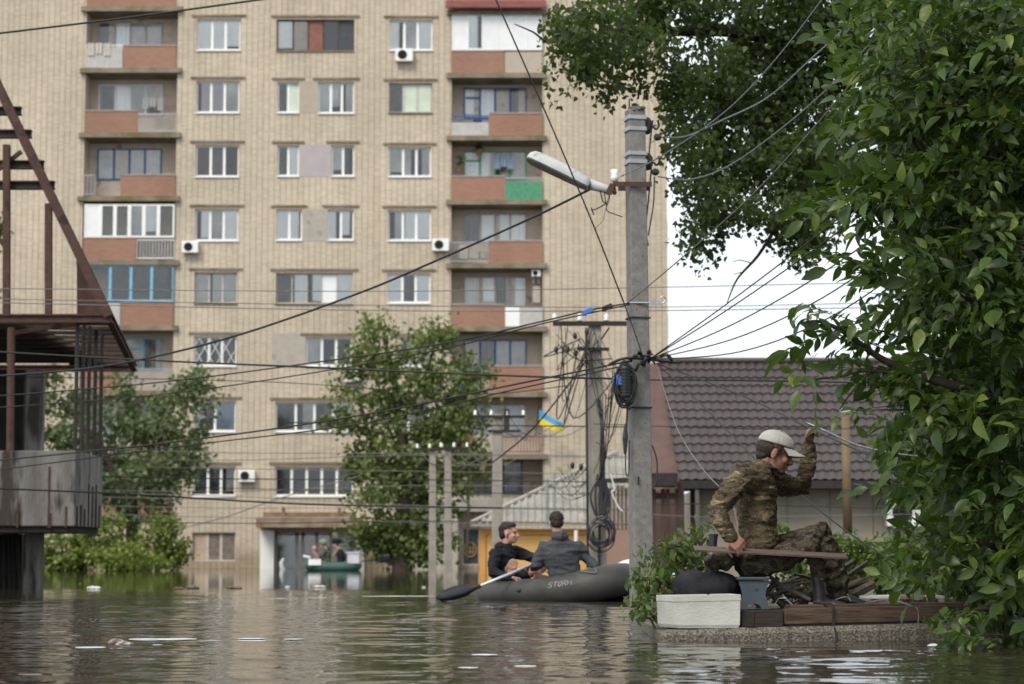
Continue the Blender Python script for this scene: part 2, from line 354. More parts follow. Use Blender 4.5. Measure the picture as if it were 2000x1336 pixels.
WIREL = mat('aluminium_strand', (0.16, 0.165, 0.175), (0.3, 0.31, 0.33), 60, rough=0.35, metal=0.7)
CERAM = mat('white_ceramic', (0.78, 0.77, 0.74), (0.68, 0.67, 0.64), 10, rough=0.25, spec=0.6)
BARK = mat('bark', (0.055, 0.042, 0.032), (0.10, 0.08, 0.06), 14, rough=0.95, bump=0.01, bscale=40)
FARG0 = leaf_mat('house_plant_leaf', [(0, (0.02, 0.04, 0.012)), (1, (0.05, 0.08, 0.025))], .6, .2)
CURT = {'g': mat('sheer_curtain', (0.42, 0.42, 0.41), (0.72, 0.71, 0.69), .6, rough=1), 'w': mat('white_curtain', (0.95, 0.95, 0.94), (0.9, 0.9, 0.9), 2, rough=1),
        'l': mat('lilac_curtain', (0.5, 0.44, 0.5), (0.58, 0.52, 0.56), 2, rough=1), 'r': mat('maroon_curtain', (0.09, 0.05, 0.06), (0.14, 0.09, 0.09), 2, rough=1),
        'b': mat('blue_blind', (0.30, 0.37, 0.47), (0.36, 0.42, 0.52), 2, rough=1), 'e': mat('pale_green_panel', (0.58, 0.66, 0.54), (0.52, 0.58, 0.48), 2, rough=0.8),
        't': mat('tan_board', (0.40, 0.30, 0.22), (0.5, 0.38, 0.28), 4, rough=0.9), 'm': mat('red_brown_board', (0.21, 0.09, 0.07), (0.28, 0.13, 0.1), 4, rough=0.9),
        'B': mat('beige_cloth', (0.5, 0.42, 0.34), (0.6, 0.52, 0.44), 3, rough=0.95), 'h': mat('grey_cloth', (0.075, 0.075, 0.078), (0.16, 0.155, 0.15), 1.5, rough=1),
        'p': mat('white_panel', (0.8, 0.8, 0.8), (0.72, 0.73, 0.74), 2, rough=0.5), 'q': mat('grey_brown_board', (0.13, 0.10, 0.085), (0.24, 0.195, 0.165), 5, rough=.9), 'n': mat('navy_board', (0.05, 0.06, 0.075), (0.07, 0.08, 0.09), 3, rough=0.7)}
BOARDS = 'emtpnq'
ck = list(CURT)

# ------------------------------------------------------------------ water
def water():
    m = bpy.data.materials.new('flood_water'); m.use_nodes = True; t = m.node_tree; b = t.nodes['Principled BSDF']
    b.inputs['Base Color'].default_value = (0.034, 0.029, 0.018, 1); b.inputs['Roughness'].default_value = 0.03
    b.inputs['IOR'].default_value = 1.333; b.inputs['Specular IOR Level'].default_value = 0.5
    # near ripples are real geometry; a little fine bump on top, calmer far away
    tc = _n(t, 'ShaderNodeTexCoord'); 
    n1 = _n(t, 'ShaderNodeTexNoise'); n1.inputs['Scale'].default_value = 6.0; n1.inputs['Detail'].default_value = 4
    mp = _n(t, 'ShaderNodeMapping'); mp.inputs['Scale'].default_value = (0.8, 1, 1)
    t.links.new(tc.outputs['Object'], mp.inputs[0]); t.links.new(mp.outputs[0], n1.inputs['Vector'])
    bp = _n(t, 'ShaderNodeBump'); bp.inputs['Strength'].default_value = 1; bp.inputs['Distance'].default_value = 0.0012
    t.links.new(n1.outputs[0], bp.inputs['Height']); t.links.new(bp.outputs[0], b.inputs['Normal'])
    # graded grid: fine rows near, coarse rows far
    ys = [-40, -10, 0, 4]; y = 6.5
    while y < 700: ys.append(y); y += 0.016 if y < 15 else (0.016 + (y - 15) * 0.003 if y < 32 else 0.07 + (y - 32) * 0.05)
    nx = 230; X = []; Y = []
    ys = np.array(ys)
    u = np.linspace(-1, 1, nx); hw = np.maximum(3.2, np.abs(ys) * 0.27)
    XX = u[None, :] * hw[:, None]; YY = np.repeat(ys[:, None], nx, 1)
    # far-flung outer columns
    XX[:, 0] = -400; XX[:, -1] = 400
    def wav(a, k, th, p): return a * np.sin(k * (XX * math.sin(th) + YY * math.cos(th)) + p)
    Z = np.zeros_like(XX); r2 = np.random.default_rng(3)
    for i in range(46):
        lam = 0.12 * (1.09 ** i) if i < 26 else r2.uniform(0.1, 0.9)
        k = 2 * math.pi / lam; th = r2.normal(0, 0.36)
        a = 0.00078 * (lam / 0.4) ** 0.68
        Z += wav(a, k, th, r2.uniform(0, 6.3)) * (0.6 + 0.4 * np.sin(XX * r2.uniform(.3, 1.6) + r2.uniform(0, 6)) * np.sin(YY * r2.uniform(.2, .9) + r2.uniform(0, 6)))
    amp = np.clip((36 - YY) / 14, 0.0, 1.0) * np.clip((YY - 5) / 1.5, 0, 1) + 0.05
    amp = np.where(YY > 200, 0, amp)
    amp[:, 0] = 0; amp[:, -1] = 0; amp[:4, :] = 0
    Z *= amp
    ny = len(ys); vs = np.stack([XX, YY, Z], -1).reshape(-1, 3)
    i0 = (np.arange(ny - 1)[:, None] * nx + np.arange(nx - 1)[None, :]).ravel()
    fs = np.stack([i0, i0 + 1, i0 + nx + 1, i0 + nx], -1)
    me = bpy.data.meshes.new('water'); me.vertices.add(len(vs)); me.vertices.foreach_set('co', vs.ravel())
    me.loops.add(fs.size); me.loops.foreach_set('vertex_index', fs.ravel().astype(np.int32))
    me.polygons.add(len(fs)); me.polygons.foreach_set('loop_start', (np.arange(len(fs)) * 4).astype(np.int32)); me.polygons.foreach_set('loop_total', np.full(len(fs), 4, np.int32))
    me.polygons.foreach_set('use_smooth', np.ones(len(fs), bool)); me.materials.append(m); me.update(calc_edges=True)
    o = link('water', me, None, (0, 0, 0)); tag(o, 'brown green flood water covering the whole street', kind='structure')
water()

# ------------------------------------------------------------------ apartment block
FY = 96.0
def X_(px, py=600): return P(px, py, FY).x
def Z_(py): return P(1000, py, FY).z
bx0, bx1 = X_(-330), X_(1304); bz1 = Z_(-330)
BLD = empty('apartment_building', ((bx0 + bx1) / 2, FY, 0), 'nine storey tan brick apartment block standing in flood water', 'apartment building')
holes = []     # (x0, z0, x1, z1, depth)
windows = []   # spec
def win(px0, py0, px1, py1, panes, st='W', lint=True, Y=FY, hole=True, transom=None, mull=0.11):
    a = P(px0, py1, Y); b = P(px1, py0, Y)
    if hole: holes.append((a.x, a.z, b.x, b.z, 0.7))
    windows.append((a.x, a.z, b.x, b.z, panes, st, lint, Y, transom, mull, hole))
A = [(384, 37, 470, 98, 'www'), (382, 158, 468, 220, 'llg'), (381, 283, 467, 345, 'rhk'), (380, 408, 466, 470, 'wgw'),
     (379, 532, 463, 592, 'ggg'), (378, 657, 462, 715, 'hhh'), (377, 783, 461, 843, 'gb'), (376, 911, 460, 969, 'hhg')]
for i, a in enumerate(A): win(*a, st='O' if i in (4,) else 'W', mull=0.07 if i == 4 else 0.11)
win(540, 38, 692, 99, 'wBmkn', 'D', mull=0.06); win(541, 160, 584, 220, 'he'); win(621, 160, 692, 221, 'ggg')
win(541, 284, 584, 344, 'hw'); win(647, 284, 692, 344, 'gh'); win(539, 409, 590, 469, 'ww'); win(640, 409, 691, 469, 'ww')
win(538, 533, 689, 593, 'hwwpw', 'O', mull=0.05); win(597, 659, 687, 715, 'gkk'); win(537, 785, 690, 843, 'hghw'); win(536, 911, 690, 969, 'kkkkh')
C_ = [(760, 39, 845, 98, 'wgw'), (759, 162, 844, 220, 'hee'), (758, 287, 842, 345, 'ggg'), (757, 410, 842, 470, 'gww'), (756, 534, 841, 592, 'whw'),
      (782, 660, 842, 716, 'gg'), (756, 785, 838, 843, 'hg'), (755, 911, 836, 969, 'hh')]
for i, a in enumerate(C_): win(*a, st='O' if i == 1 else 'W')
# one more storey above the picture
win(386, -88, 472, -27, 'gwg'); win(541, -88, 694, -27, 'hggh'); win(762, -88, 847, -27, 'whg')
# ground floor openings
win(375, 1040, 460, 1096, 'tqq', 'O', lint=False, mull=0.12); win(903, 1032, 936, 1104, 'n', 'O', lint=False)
dx0, dx1 = X_(537, 1080), X_(692, 1080)
holes.append((dx0, 0.02, dx1, Z_(1036), 2.2))
# loggia recesses
BL = (X_(164, 300), X_(344, 300)); BR = (X_(881, 500), X_(1060, 500))
holes.append((BL[0], Z_(1010), BL[1], Z_(-250), 1.3)); holes.append((BR[0], Z_(968), BR[1], Z_(-250), 1.3))

def wall_mesh():
    mb = MB()
    xs = sorted({round(v, 4) for h in holes for v in (h[0], h[2])} | {bx0, bx1}); zs = sorted({round(v, 4) for h in holes for v in (h[1], h[3])} | {-1.0, bz1})
    for i in range(len(xs) - 1):
        for j in range(len(zs) - 1):
            cx, cz = (xs[i] + xs[i + 1]) / 2, (zs[j] + zs[j + 1]) / 2
            if any(h[0] < cx < h[2] and h[1] < cz < h[3] for h in holes): continue
            mb.add([(xs[i], FY, zs[j]), (xs[i + 1], FY, zs[j]), (xs[i + 1], FY, zs[j + 1]), (xs[i], FY, zs[j + 1])], [(0, 1, 2, 3)])
    for x0, z0, x1, z1, d in holes:
        mb.i = 1 if d == 1.3 else 0
        mb.add([(x0, FY, z0), (x0, FY + d, z0), (x0, FY + d, z1), (x0, FY, z1)], [(0, 1, 2, 3)])
        mb.add([(x1, FY, z0), (x1, FY + d, z0), (x1, FY + d, z1), (x1, FY, z1)], [(3, 2, 1, 0)])
        mb.add([(x0, FY, z0), (x1, FY, z0), (x1, FY + d, z0), (x0, FY + d, z0)], [(0, 1, 2, 3)])
        mb.add([(x0, FY, z1), (x1, FY, z1), (x1, FY + d, z1), (x0, FY + d, z1)], [(3, 2, 1, 0)])
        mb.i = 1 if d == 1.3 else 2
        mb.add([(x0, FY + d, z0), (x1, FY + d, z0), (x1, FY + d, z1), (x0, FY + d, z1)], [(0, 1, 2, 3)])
    mb.i = 0
    for xa in (bx0, bx1): mb.add([(xa, FY, -1), (xa, FY + 13, -1), (xa, FY + 13, bz1), (xa, FY, bz1)], [(0, 1, 2, 3)])
    mb.add([(bx0, FY + 13, -1), (bx1, FY + 13, -1), (bx1, FY + 13, bz1), (bx0, FY + 13, bz1)], [(0, 1, 2, 3)])
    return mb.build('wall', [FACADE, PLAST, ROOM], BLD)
wall_mesh()
mb = MB(); mb.box((bx0 - .3, FY - .3, bz1), (bx1 + .3, FY + 13.3, bz1 + .35)); mb.build('roof', CONC, BLD)

FR = {'W': WPVC, 'O': OLDW, 'D': DARKW, 'U': BLUEW, 'S': SKYW, 'G': GREENW}
def make_window(x0, z0, x1, z1, panes, st, lint, Y, transom, mull, recessed, parent=BLD, name='window'):
    yb = Y + (0.14 if recessed else -0.06); n = len(panes); fm = FR[st]; fw = 0.07 if st == 'W' else 0.05
    f = MB(); d = 0.07
    f.box((x0, yb, z0), (x0 + fw, yb + d, z1)); f.box((x1 - fw, yb, z0), (x1, yb + d, z1))
    f.box((x0 + fw, yb, z0), (x1 - fw, yb + d, z0 + fw * 1.2)); f.box((x0 + fw, yb, z1 - fw), (x1 - fw, yb + d, z1))
    ws = (x1 - x0 - 2 * fw); edges = [x0 + fw + ws * k / n for k in range(n + 1)]
    for e in edges[1:-1]: f.box((e - mull / 2, yb - 0.004, z0 + fw * 1.2), (e + mull / 2, yb + d - 0.004, z1 - fw))
    if transom is not None:
        for k in transom: f.box((edges[k] + mull / 2, yb + 0.004, z1 - (z1 - z0) * 0.33 - .04), (edges[k + 1] - mull / 2, yb + d - 0.01, z1 - (z1 - z0) * 0.33 + .04))
    fo = f.build(name, fm, parent)
    g = MB(); g.add([(x0 + fw * .5, yb + .03, z0 + fw * .5), (x1 - fw * .5, yb + .03, z0 + fw * .5), (x1 - fw * .5, yb + .03, z1 - fw * .5), (x0 + fw * .5, yb + .03, z1 - fw * .5)], [(0, 1, 2, 3)]); g.build('pane', GLASS, fo)
    for k, ch in enumerate(panes):
        if ch == 'k' : continue
        c = MB()
        a, b = edges[k], edges[k + 1]; top = z1 - 0.02; bot = z0 + 0.02
        if ch in BOARDS:
            c.box((a + .01, yb + .012, bot + fw), (b - .01, yb + .026, top - fw)); c.build('panel', CURT[ch], fo); continue
        if ch in 'gw' and random.random() < .35: bot += (z1 - z0) * random.uniform(0.05, 0.22)
        if ch in 'ghlw' and random.random() < .4:
            cut = (b - a) * random.uniform(.15, .5)
            if random.random() < .5: a += cut
            else: b -= cut
        m = 10; ph = random.uniform(0, 6); vs = []
        for q in range(m + 1):
            x = a + (b - a) * q / m; yy = yb + .055 + .006 * math.sin(q * 1.9 + ph)
            vs += [(x, yy, bot), (x, yy, top)]
        c.add(vs, [(2 * q, 2 * q + 2, 2 * q + 3, 2 * q + 1) for q in range(m)])
        c.build('curtain', CURT[ch], fo)
    if lint:
        s = MB(); s.box((x0 - .02, Y - .07, z0 - .05), (x1 + .02, Y + .139, z0 - .001)); s.build('sill', WPVC if st == 'W' else SLABM, fo)
        if name == 'window':
            s = MB(); s.box((x0 - .24, Y - .06, z1 + .10), (x1 + .24, Y + .01, z1 + .19)); s.build('lintel', SLABM, fo)
    return fo
for wd in windows: make_window(*wd)

def patch(px0, py0, px1, py1, m, name='wall_patch'):
    a, b = P(px0, py1, FY), P(px1, py0, FY); q = MB(); q.box((a.x, FY - .012, a.z), (b.x, FY + .004, b.z)); return q.build(name, m, BLD)
patch(585, 160, 620, 220, WHITEBR); patch(585, 283, 646, 345, mat('lilac_plaster', (0.40, 0.35, 0.36), (0.45, 0.39, 0.4), 2, rough=.95))
PG = mat('grey_plaster', (0.36, 0.33, 0.29), (0.44, 0.39, 0.33), 2.4, rough=.95, c3=(0.3, 0.27, 0.24), s3=2)
patch(591, 409, 639, 471, PG); patch(530, 651, 596, 718, PG)

# balconies --------------------------------------------------------
floorsL = [(-100, 'x'), (15, 'a'), (137, 'b'), (263, 'c'), (386, 'd'), (512, 'e'), (638, 'f'), (764, 'g'), (890, 'h'), (1005, 'i')]
MESHG = mat('green_mesh', (0.06, 0.23, 0.13), (0.10, 0.31, 0.18), 8, rough=.8)
GREYP = mat('grey_panel', (0.42, 0.4, 0.38), (0.5, 0.48, 0.46), 4, rough=.9)
REDR = mat('dark_red_paint', (0.16, 0.04, 0.04), (0.22, 0.06, 0.05), 5, rough=.7)
def balcony(bay, ytop_slab, specs, px0, px1):
    "floor slab under one storey; specs: parapet pieces (px0, px1, material code, y0, y1)"
    z = Z_(ytop_slab); s = MB(); s.box((bay[0] - .22, FY - .2, z - .2), (bay[1] + .2, FY + 1.295, z + .02))
    so_ = s.build('balcony', SLABM, BLD)
    for (a, b, code, y0, y1) in specs:
        xa = max(P(a, (y0 + y1) / 2, FY).x, bay[0] + .012); xb = min(P(b, (y0 + y1) / 2, FY).x, bay[1] - .012); za, zb = Z_(y1), Z_(y0)
        q = MB()
        if code in 'RPYMW':
            m = {'R': REDBR, 'P': WHITEBR, 'Y': GREYP, 'M': MESHG, 'W': WPVC}[code]
            q.box((xa, FY - .1, z + .021), (xb, FY + .02, zb)); q.build('parapet', m, so_)
            if code == 'R':
                q = MB(); q.box((xa, FY - .13, zb + .001), (xb, FY + .04, zb + .05)); q.build('coping', PG, so_)
        else:
            m = {'r': STEEL, 'w': WPVC, 'd': REDR, 'u': BLUEW}[code]
            q.box((xa, FY - .07, zb - .04), (xb, FY - .03, zb)); q.box((xa, FY - .07, z + .1), (xb, FY - .03, z + .14))
            k = max(2, int((xb - xa) / .13))
            for i in range(k + 1):
                x = xa + .015 + (xb - xa - .03) * i / k; q.box((x - .012, FY - .06, z + .14), (x + .012, FY - .04, zb - .04))
            q.build('railing', m, so_)
    return so_
balcony(BL, 15, [(164, 344, 'R', -30, 10)], 0, 0)
L1 = balcony(BL, 135, [(167, 240, 'Y', 94, 128), (167, 240, 'w', 88, 128), (241, 344, 'R', 91, 130)], 0, 0)
balcony(BL, 261, [(163, 269, 'R', 218, 258), (270, 344, 'r', 222, 256)], 0, 0)
balcony(BL, 385, [(164, 186, 'r', 342, 380), (236, 344, 'R', 343, 382)], 0, 0)
balcony(BL, 510, [(163, 267, 'R', 466, 508), (268, 342, 'w', 468, 504)], 0, 0)
balcony(BL, 637, [(172, 235, 'Y', 592, 632), (236, 342, 'R', 591, 636)], 0, 0)
balcony(BL, 764, [(164, 240, 'R', 718, 760), (241, 342, 'r', 720, 760)], 0, 0)
balcony(BL, 888, [(164, 260, 'r', 845, 884), (261, 342, 'R', 845, 884)], 0, 0); balcony(BL, 1005, [(164, 342, 'R', 970, 1002)], 0, 0)
balcony(BR, 145, [(882, 985, 'R', 101, 140), (986, 1060, 'P', 102, 140)], 0, 0)
balcony(BR, 267, [(882, 954, 'Y', 240, 262), (882, 954, 'u', 226, 262), (955, 1060, 'R', 223, 264)], 0, 0)
balcony(BR, 392, [(882, 986, 'R', 346, 388), (987, 1060, 'M', 356, 386), (987, 1060, 'r', 347, 386)], 0, 0)
balcony(BR, 516, [(882, 953, 'r', 473, 510), (954, 1060, 'R', 472, 511)], 0, 0)
balcony(BR, 639, [(882, 986, 'R', 596, 634), (987, 1015, 'W', 600, 634), (1016, 1060, 'Y', 600, 634)], 0, 0)
balcony(BR, 767, [(882, 954, 'r', 722, 760), (955, 1060, 'R', 716, 762)], 0, 0)
balcony(BR, 888, [(882, 980, 'P', 850, 880), (981, 1060, 'd', 852, 880)], 0, 0)
balcony(BR, 22, [(882, 1060, 'R', -20, 0)], 0, 0)
# windows on the back walls of the loggias
def lw(a, b, c, d, panes, st, tr=None): 
    make_window(P(a, d, FY + 1.3).x, P(a, d, FY + 1.3).z, P(c, b, FY + 1.3).x, P(c, b, FY + 1.3).z, panes, st, False, FY + 1.3, tr, .08, False)
lw(192, 44, 318, 100, 'hwgg', 'O'); lw(192, 166, 318, 226, 'hwgg', 'W'); lw(190, 291, 316, 352, 'gkgg', 'U'); lw(245, 661, 316, 722, 'gh', 'S', (0,)); lw(192, 786, 318, 850, 'ghg', 'O')
lw(906, 172, 1028, 232, 'wwkh', 'U', (0,)); lw(906, 296, 1028, 352, 'wwhg', 'G', (0,)); lw(906, 418, 1028, 474, 'hwww', 'O'); lw(906, 541, 1028, 600, 'gwhw', 'O'); lw(906, 664, 1028, 722, 'khgg', 'U'); lw(906, 790, 1028, 852, 'wwg', 'O')
# glazed-in balconies, flush with the facade
def glazing(bay, px0, py0, px1, py1, panes, st, mull=.09, tr=None):
    a = P(px0, py1, FY - .12); b = P(px1, py0, FY - .12)
    make_window(max(a.x, bay[0] + .015), a.z, min(b.x, bay[1] - .015), b.z, panes, st, False, FY - .12 + .06, tr, mull, False, BLD, 'balcony_glazing')
glazing(BL, 164, 399, 342, 464, 'pkkgwk', 'W', .16); glazing(BL, 172, 519, 342, 588, 'khhh', 'S', .12)
glazing(BR, 882, 28, 1060, 98, 'pwpppp', 'W', .07)
q = MB(); a, b = P(880, 20, FY), P(1062, 0, FY)
q.add([(a.x - .2, FY - .55, a.z), (b.x + .1, FY - .55, a.z), (b.x + .1, FY + .1, b.z + .1), (a.x - .2, FY + .1, b.z + .1)], [(0, 1, 2, 3)])
q.add([(a.x - .2, FY - .55, a.z - .05), (b.x + .1, FY - .55, a.z - .05), (b.x + .1, FY + .1, b.z + .05), (a.x - .2, FY + .1, b.z + .05)], [(3, 2, 1, 0)])
q.build('canopy', mat('maroon_metal', (0.15, 0.05, 0.045), (0.2, 0.07, 0.06), 3, rough=.6), BLD)
# grille over the dark first-floor bay window (right) and lattice over a window
q = MB(); a, b = P(908, 965, FY - .08), P(1058, 897, FY - .08)
for i in range(34):
    x = a.x + (b.x - a.x) * i / 33; q.box((x - .014, FY - .09, a.z), (x + .014, FY - .065, b.z))
for k in range(3): z = a.z + (b.z - a.z) * k / 2; q.box((a.x, FY - .115, z - .02), (b.x, FY - .091, z + .02))
q.build('window_grille', DSTEEL, BLD)
lw(912, 902, 1020, 962, 'kkh', 'U')
a, b = P(378, 715, FY), P(462, 657, FY)
q = MB()
for k in range(6):
    x0_ = a.x + (b.x - a.x) * (k - 1) / 4
    for s_ in (-1, 1):
        xa, xb = x0_, x0_ + s_ * (b.x - a.x) * .4; za, zb = a.z, b.z
        pts = []
        for t_ in np.linspace(0, 1, 9):
            x = xa + (xb - xa) * t_; z = za + (zb - za) * t_
            if a.x < x < b.x: pts.append((x, FY + .06 + (.012 if s_ > 0 else 0), z))
        if len(pts) > 1: q.tube([pts[0], pts[-1]], .016, 5)
q.build('window_grille', WPVC, BLD)
# entrance: canopy slab, white piers, glazed doors
E0, E1 = P(508, 1030, FY), P(695, 1005, FY)
q = MB(); q.box((E0.x, FY - 1.6, Z_(1031)), (E1.x + .3, FY - .002, Z_(1012))); q.build('entrance_canopy', mat('rust_stained_concrete', (0.2, 0.12, 0.08), (0.33, 0.27, 0.2), 1.6, rough=.95), BLD)
q = MB(); q.box((E0.x + .3, FY - 1.5, Z_(1011)), (E1.x, FY - 1.42, Z_(1002))); 
for x in (E0.x + 1.1, E0.x + 3.5): q.box((x, FY - 1.56, Z_(1011)), (x + .16, FY - 1.505, Z_(992)))
q.build('canopy_rail', mat('rusty_paint', (0.28, 0.2, 0.14), (0.18, 0.1, 0.07), 5, rough=.9), BLD)
for (a_, b_) in ((509, 536), (692, 712)):
    q = MB(); q.box((X_(a_, 1080), FY - .25, -.5), (X_(b_, 1080), FY - .005, Z_(1036))); q.build('entrance_pier', WPVC if a_ < 600 else mat('cream_paint', (0.6, 0.54, 0.44), (0.66, 0.6, 0.5), 2), BLD)
q = MB()
for px in (537, 578, 590, 617, 645, 690): q.box((X_(px, 1080) - .07, FY + .3, -.3), (X_(px, 1080) + .07, FY + .38, Z_(1040)))
q.box((dx0, FY + .3, Z_(1046)), (dx1, FY + .38, Z_(1036))); dr = q.build('entrance_door', OLDW, BLD); q = MB(); q.box((dx0 + .003, FY + .6, -.3), (dx1 - .003, FY + .62, Z_(1037))); q.build('hall_shade_panel', ROOM, BLD)  # near-black panel added behind the door glass, stands for the unlit hall
q = MB(); q.box((dx0, FY + .33, -.3), (dx1, FY + .345, Z_(1040))); q.build('pane', GLASS, dr)
# first-floor concrete band over the right side and shop-door surround
q = MB(); q.box((X_(800), FY - .9, Z_(1000)), (X_(962), FY - .003, Z_(976))); q.build('concrete_band', CONC, BLD)
q = MB(); q.box((X_(812), FY - .8, -.5), (X_(896), FY - .003, Z_(1004))); q.build('porch_wall', mat('shabby_plaster', (0.36, 0.33, 0.28), (0.46, 0.42, 0.36), 1.5, rough=.95), BLD)
# crest on the dark shop door
q = MB(); c = P(918, 1074, FY); R_ = .27
q.tube([(c.x + R_ * math.cos(t_), FY + .1, c.z + R_ * 1.15 * math.sin(t_)) for t_ in np.linspace(0, 2 * math.pi, 25)], .035, 6)
for dx in (-.13, 0, .13): q.box((c.x + dx - .025, FY + .08, c.z - .12), (c.x + dx + .025, FY + .11, c.z + .17))
q.box((c.x - .15, FY + .081, c.z - .14), (c.x + .15, FY + .109, c.z - .09)); q.build('door_emblem', mat('brass_paint', (0.45, 0.31, 0.08), (0.36, 0.24, 0.06), 4, rough=.5), BLD)

# clutter on the balconies
def clutter(name, cat, label, px, py, w_, h_, m, n=3, Y=FY + .35, seed=0):
    r_ = random.Random(seed); c = P(px, py, Y); q = MB()
    if name == 'laundry':
        for k in range(n):
            x0_ = c.x - w_ / 2 + w_ * k / n; hh_ = h_ * r_.uniform(.6, 1); ww_ = w_ / n * .85; vs = []
            for i in range(7):
                x = x0_ + ww_ * i / 6; yy = Y + .03 * math.sin(i * 2.1 + k)
                vs += [(x, yy, c.z), (x + r_.uniform(-.01, .01), yy + .02, c.z - hh_), (x, yy + .012, c.z), (x, yy + .032, c.z - hh_)]
            q.i = 0; q.add(vs, [(4 * i, 4 * i + 4, 4 * i + 5, 4 * i + 1) for i in range(6)] + [(4 * i + 2, 4 * i + 3, 4 * i + 7, 4 * i + 6) for i in range(6)])
    elif name == 'potted_plant':
        pot = tag(MB().tube([c - V((0, 0, .1)), c + V((0, 0, .12))], [.1, .14], 10).build(name, m[0]), label, cat)
        for k in range(60): d = V((r_.gauss(0, 1), r_.gauss(0, 1), r_.gauss(.8, .8))).normalized() * r_.uniform(.15, h_); p = c + V((0, 0, .12)) + d; s_ = d.cross(V((0, 0, 1))).normalized() * .05; q.add([p - s_, p + d.normalized() * .1, p + s_, p - d.normalized() * .05], [(0, 1, 2, 3)])
    else:
        for k in range(n):
            x = c.x - w_ / 2 + w_ * (k + .5) / n; hh_ = h_ * r_.uniform(.5, 1); q.obox((x, Y + r_.uniform(-.1, .1), c.z + hh_ / 2), (w_ / n * .42, .03, 0), (-.03, .16, 0), (0, 0, hh_ / 2))
    if name == 'potted_plant': q.build('foliage', m[1], pot); return pot
    o = q.build(name, m if isinstance(m, list) else [m]); return tag(o, label, cat)
LM = lambda n, c: mat(n, tuple(k * .8 for k in c), c, 6, rough=.95)
clutter('laundry', 'laundry', 'pale washing hanging over the topmost left balcony rail', 195, 84, 1.1, .6, LM('washed_cloth', (.6, .55, .5)), 3, FY - .16)
clutter('laundry', 'laundry', 'blue and white washing hung in the right balcony with green door frame', 985, 300, .9, .7, LM('faded_blue_cloth', (.3, .38, .5)), 3, FY + .5, 2)
clutter('storage_boxes', 'boxes', 'dark boxes piled on the open left part of the second right balcony', 915, 262, 1.2, .75, LM('dark_box', (.05, .05, .07)), 3, FY + .45, 3)
clutter('potted_plant', 'plant', 'dark leafy plant at the left end of the right balcony with green mesh', 897, 332, .3, .55, [LM('clay_pot', (.3, .14, .09)), FARG0], 1, FY + .4, 4)
clutter('potted_plant', 'plant', 'small plant hanging in the right balcony window with green frame', 935, 300, .2, .3, [LM('clay_pot', (.3, .14, .09)), FARG0], 1, FY + .5, 5)
clutter('storage_boxes', 'boxes', 'white and brown boxes on the half open right balcony', 925, 506, 1.4, .7, LM('cream_box', (.5, .45, .38)), 3, FY + .4, 6)
clutter('laundry', 'laundry', 'washing drying behind the grey rail of the second left balcony', 300, 190, 1.0, .7, LM('grey_wash', (.42, .42, .42)), 3, FY + .5, 7)
clutter('storage_boxes', 'boxes', 'dark crates on the leafy right balcony above the flag', 915, 757, 1.2, .6, LM('dark_box', (.05, .05, .07)), 4, FY + .4, 8)
clutter('storage_boxes', 'cabinet', 'pale cabinet with blue top in the corner of a right balcony', 1047, 592, .35, 1.0, LM('cream_box', (.5, .45, .38)), 1, FY + .4, 9)

# side balconies peeping past the right corner
for y0, y1 in ((294, 346), (418, 470), (604, 652)):
    q = MB(); q.box((bx1 + .003, FY + 2, Z_(y1)), (bx1 + .16, FY + 5, Z_(y0))); q.build('side_balcony', CURT['e'] if y0 != 418 else SKYW, BLD)

# air conditioners ---------------------------------------------------
def aircon(px, py, Y, w_, label, ang=0):
    c = P(px, py, Y); t = empty('air_conditioner', (c.x, c.y, c.z - .3), label, 'air conditioner', 'air conditioner units on the walls')
    h = w_ * .72; q = MB(); q.box((c.x - w_ / 2, Y - .34, c.z - h / 2), (c.x + w_ / 2, Y - .06, c.z + h / 2)); q.build('casing', WPVC, t, bevel=.02)
    q = MB(); r = h * .36; cx = c.x - w_ * .1
    for k in range(4):
        rr = r * (k + 1) / 4; q.tube([(cx + rr * math.cos(a), Y - .35, c.z + rr * math.sin(a)) for a in np.linspace(0, 2 * math.pi, 21)], .008, 4)
    for a in np.linspace(0, math.pi, 4, endpoint=False): q.beam((cx - r * math.cos(a), Y - .352, c.z - r * math.sin(a)), (cx + r * math.cos(a), Y - .352, c.z + r * math.sin(a)), .012, .006)
    q.build('grille', DSTEEL, t)
    q = MB(); q.add([(cx + r * math.cos(a), Y - .343, c.z + r * math.sin(a)) for a in np.linspace(0, 2 * math.pi, 24, endpoint=False)], [tuple(range(24))[::-1]]); q.build('fan_opening', ROOM, t)
    q = MB()
    for s_ in (-.32, .32): q.box((c.x + w_ * s_ - .02, Y - .36, c.z - h / 2 - .04), (c.x + w_ * s_ + .02, Y + .0, c.z - h / 2 - .001)); q.box((c.x + w_ * s_ - .02, Y - .04, c.z - h / 2 - .3), (c.x + w_ * s_ + .02, Y - .002, c.z - h / 2 - .041))
    q.build('bracket', STEEL, t)
    return t
aircon(790, 110, FY, .78, 'white air conditioner right below the top floor window with half-drawn blinds')
aircon(373, 484, FY, .72, 'white air conditioner beside the white glazed-in balcony, left of the facade')
aircon(861, 480, FY, .74, 'white air conditioner at the corner between window and right-hand balconies')
aircon(483, 930, FY, .72, 'white air conditioner beside the first floor window near the water')
aircon(688, 735, FY, .72, 'air conditioner half hidden behind the leaves of the tall middle tree')
aircon(1047, 535, FY + .3, .4, 'small white box unit in the corner of a right-hand balcony')

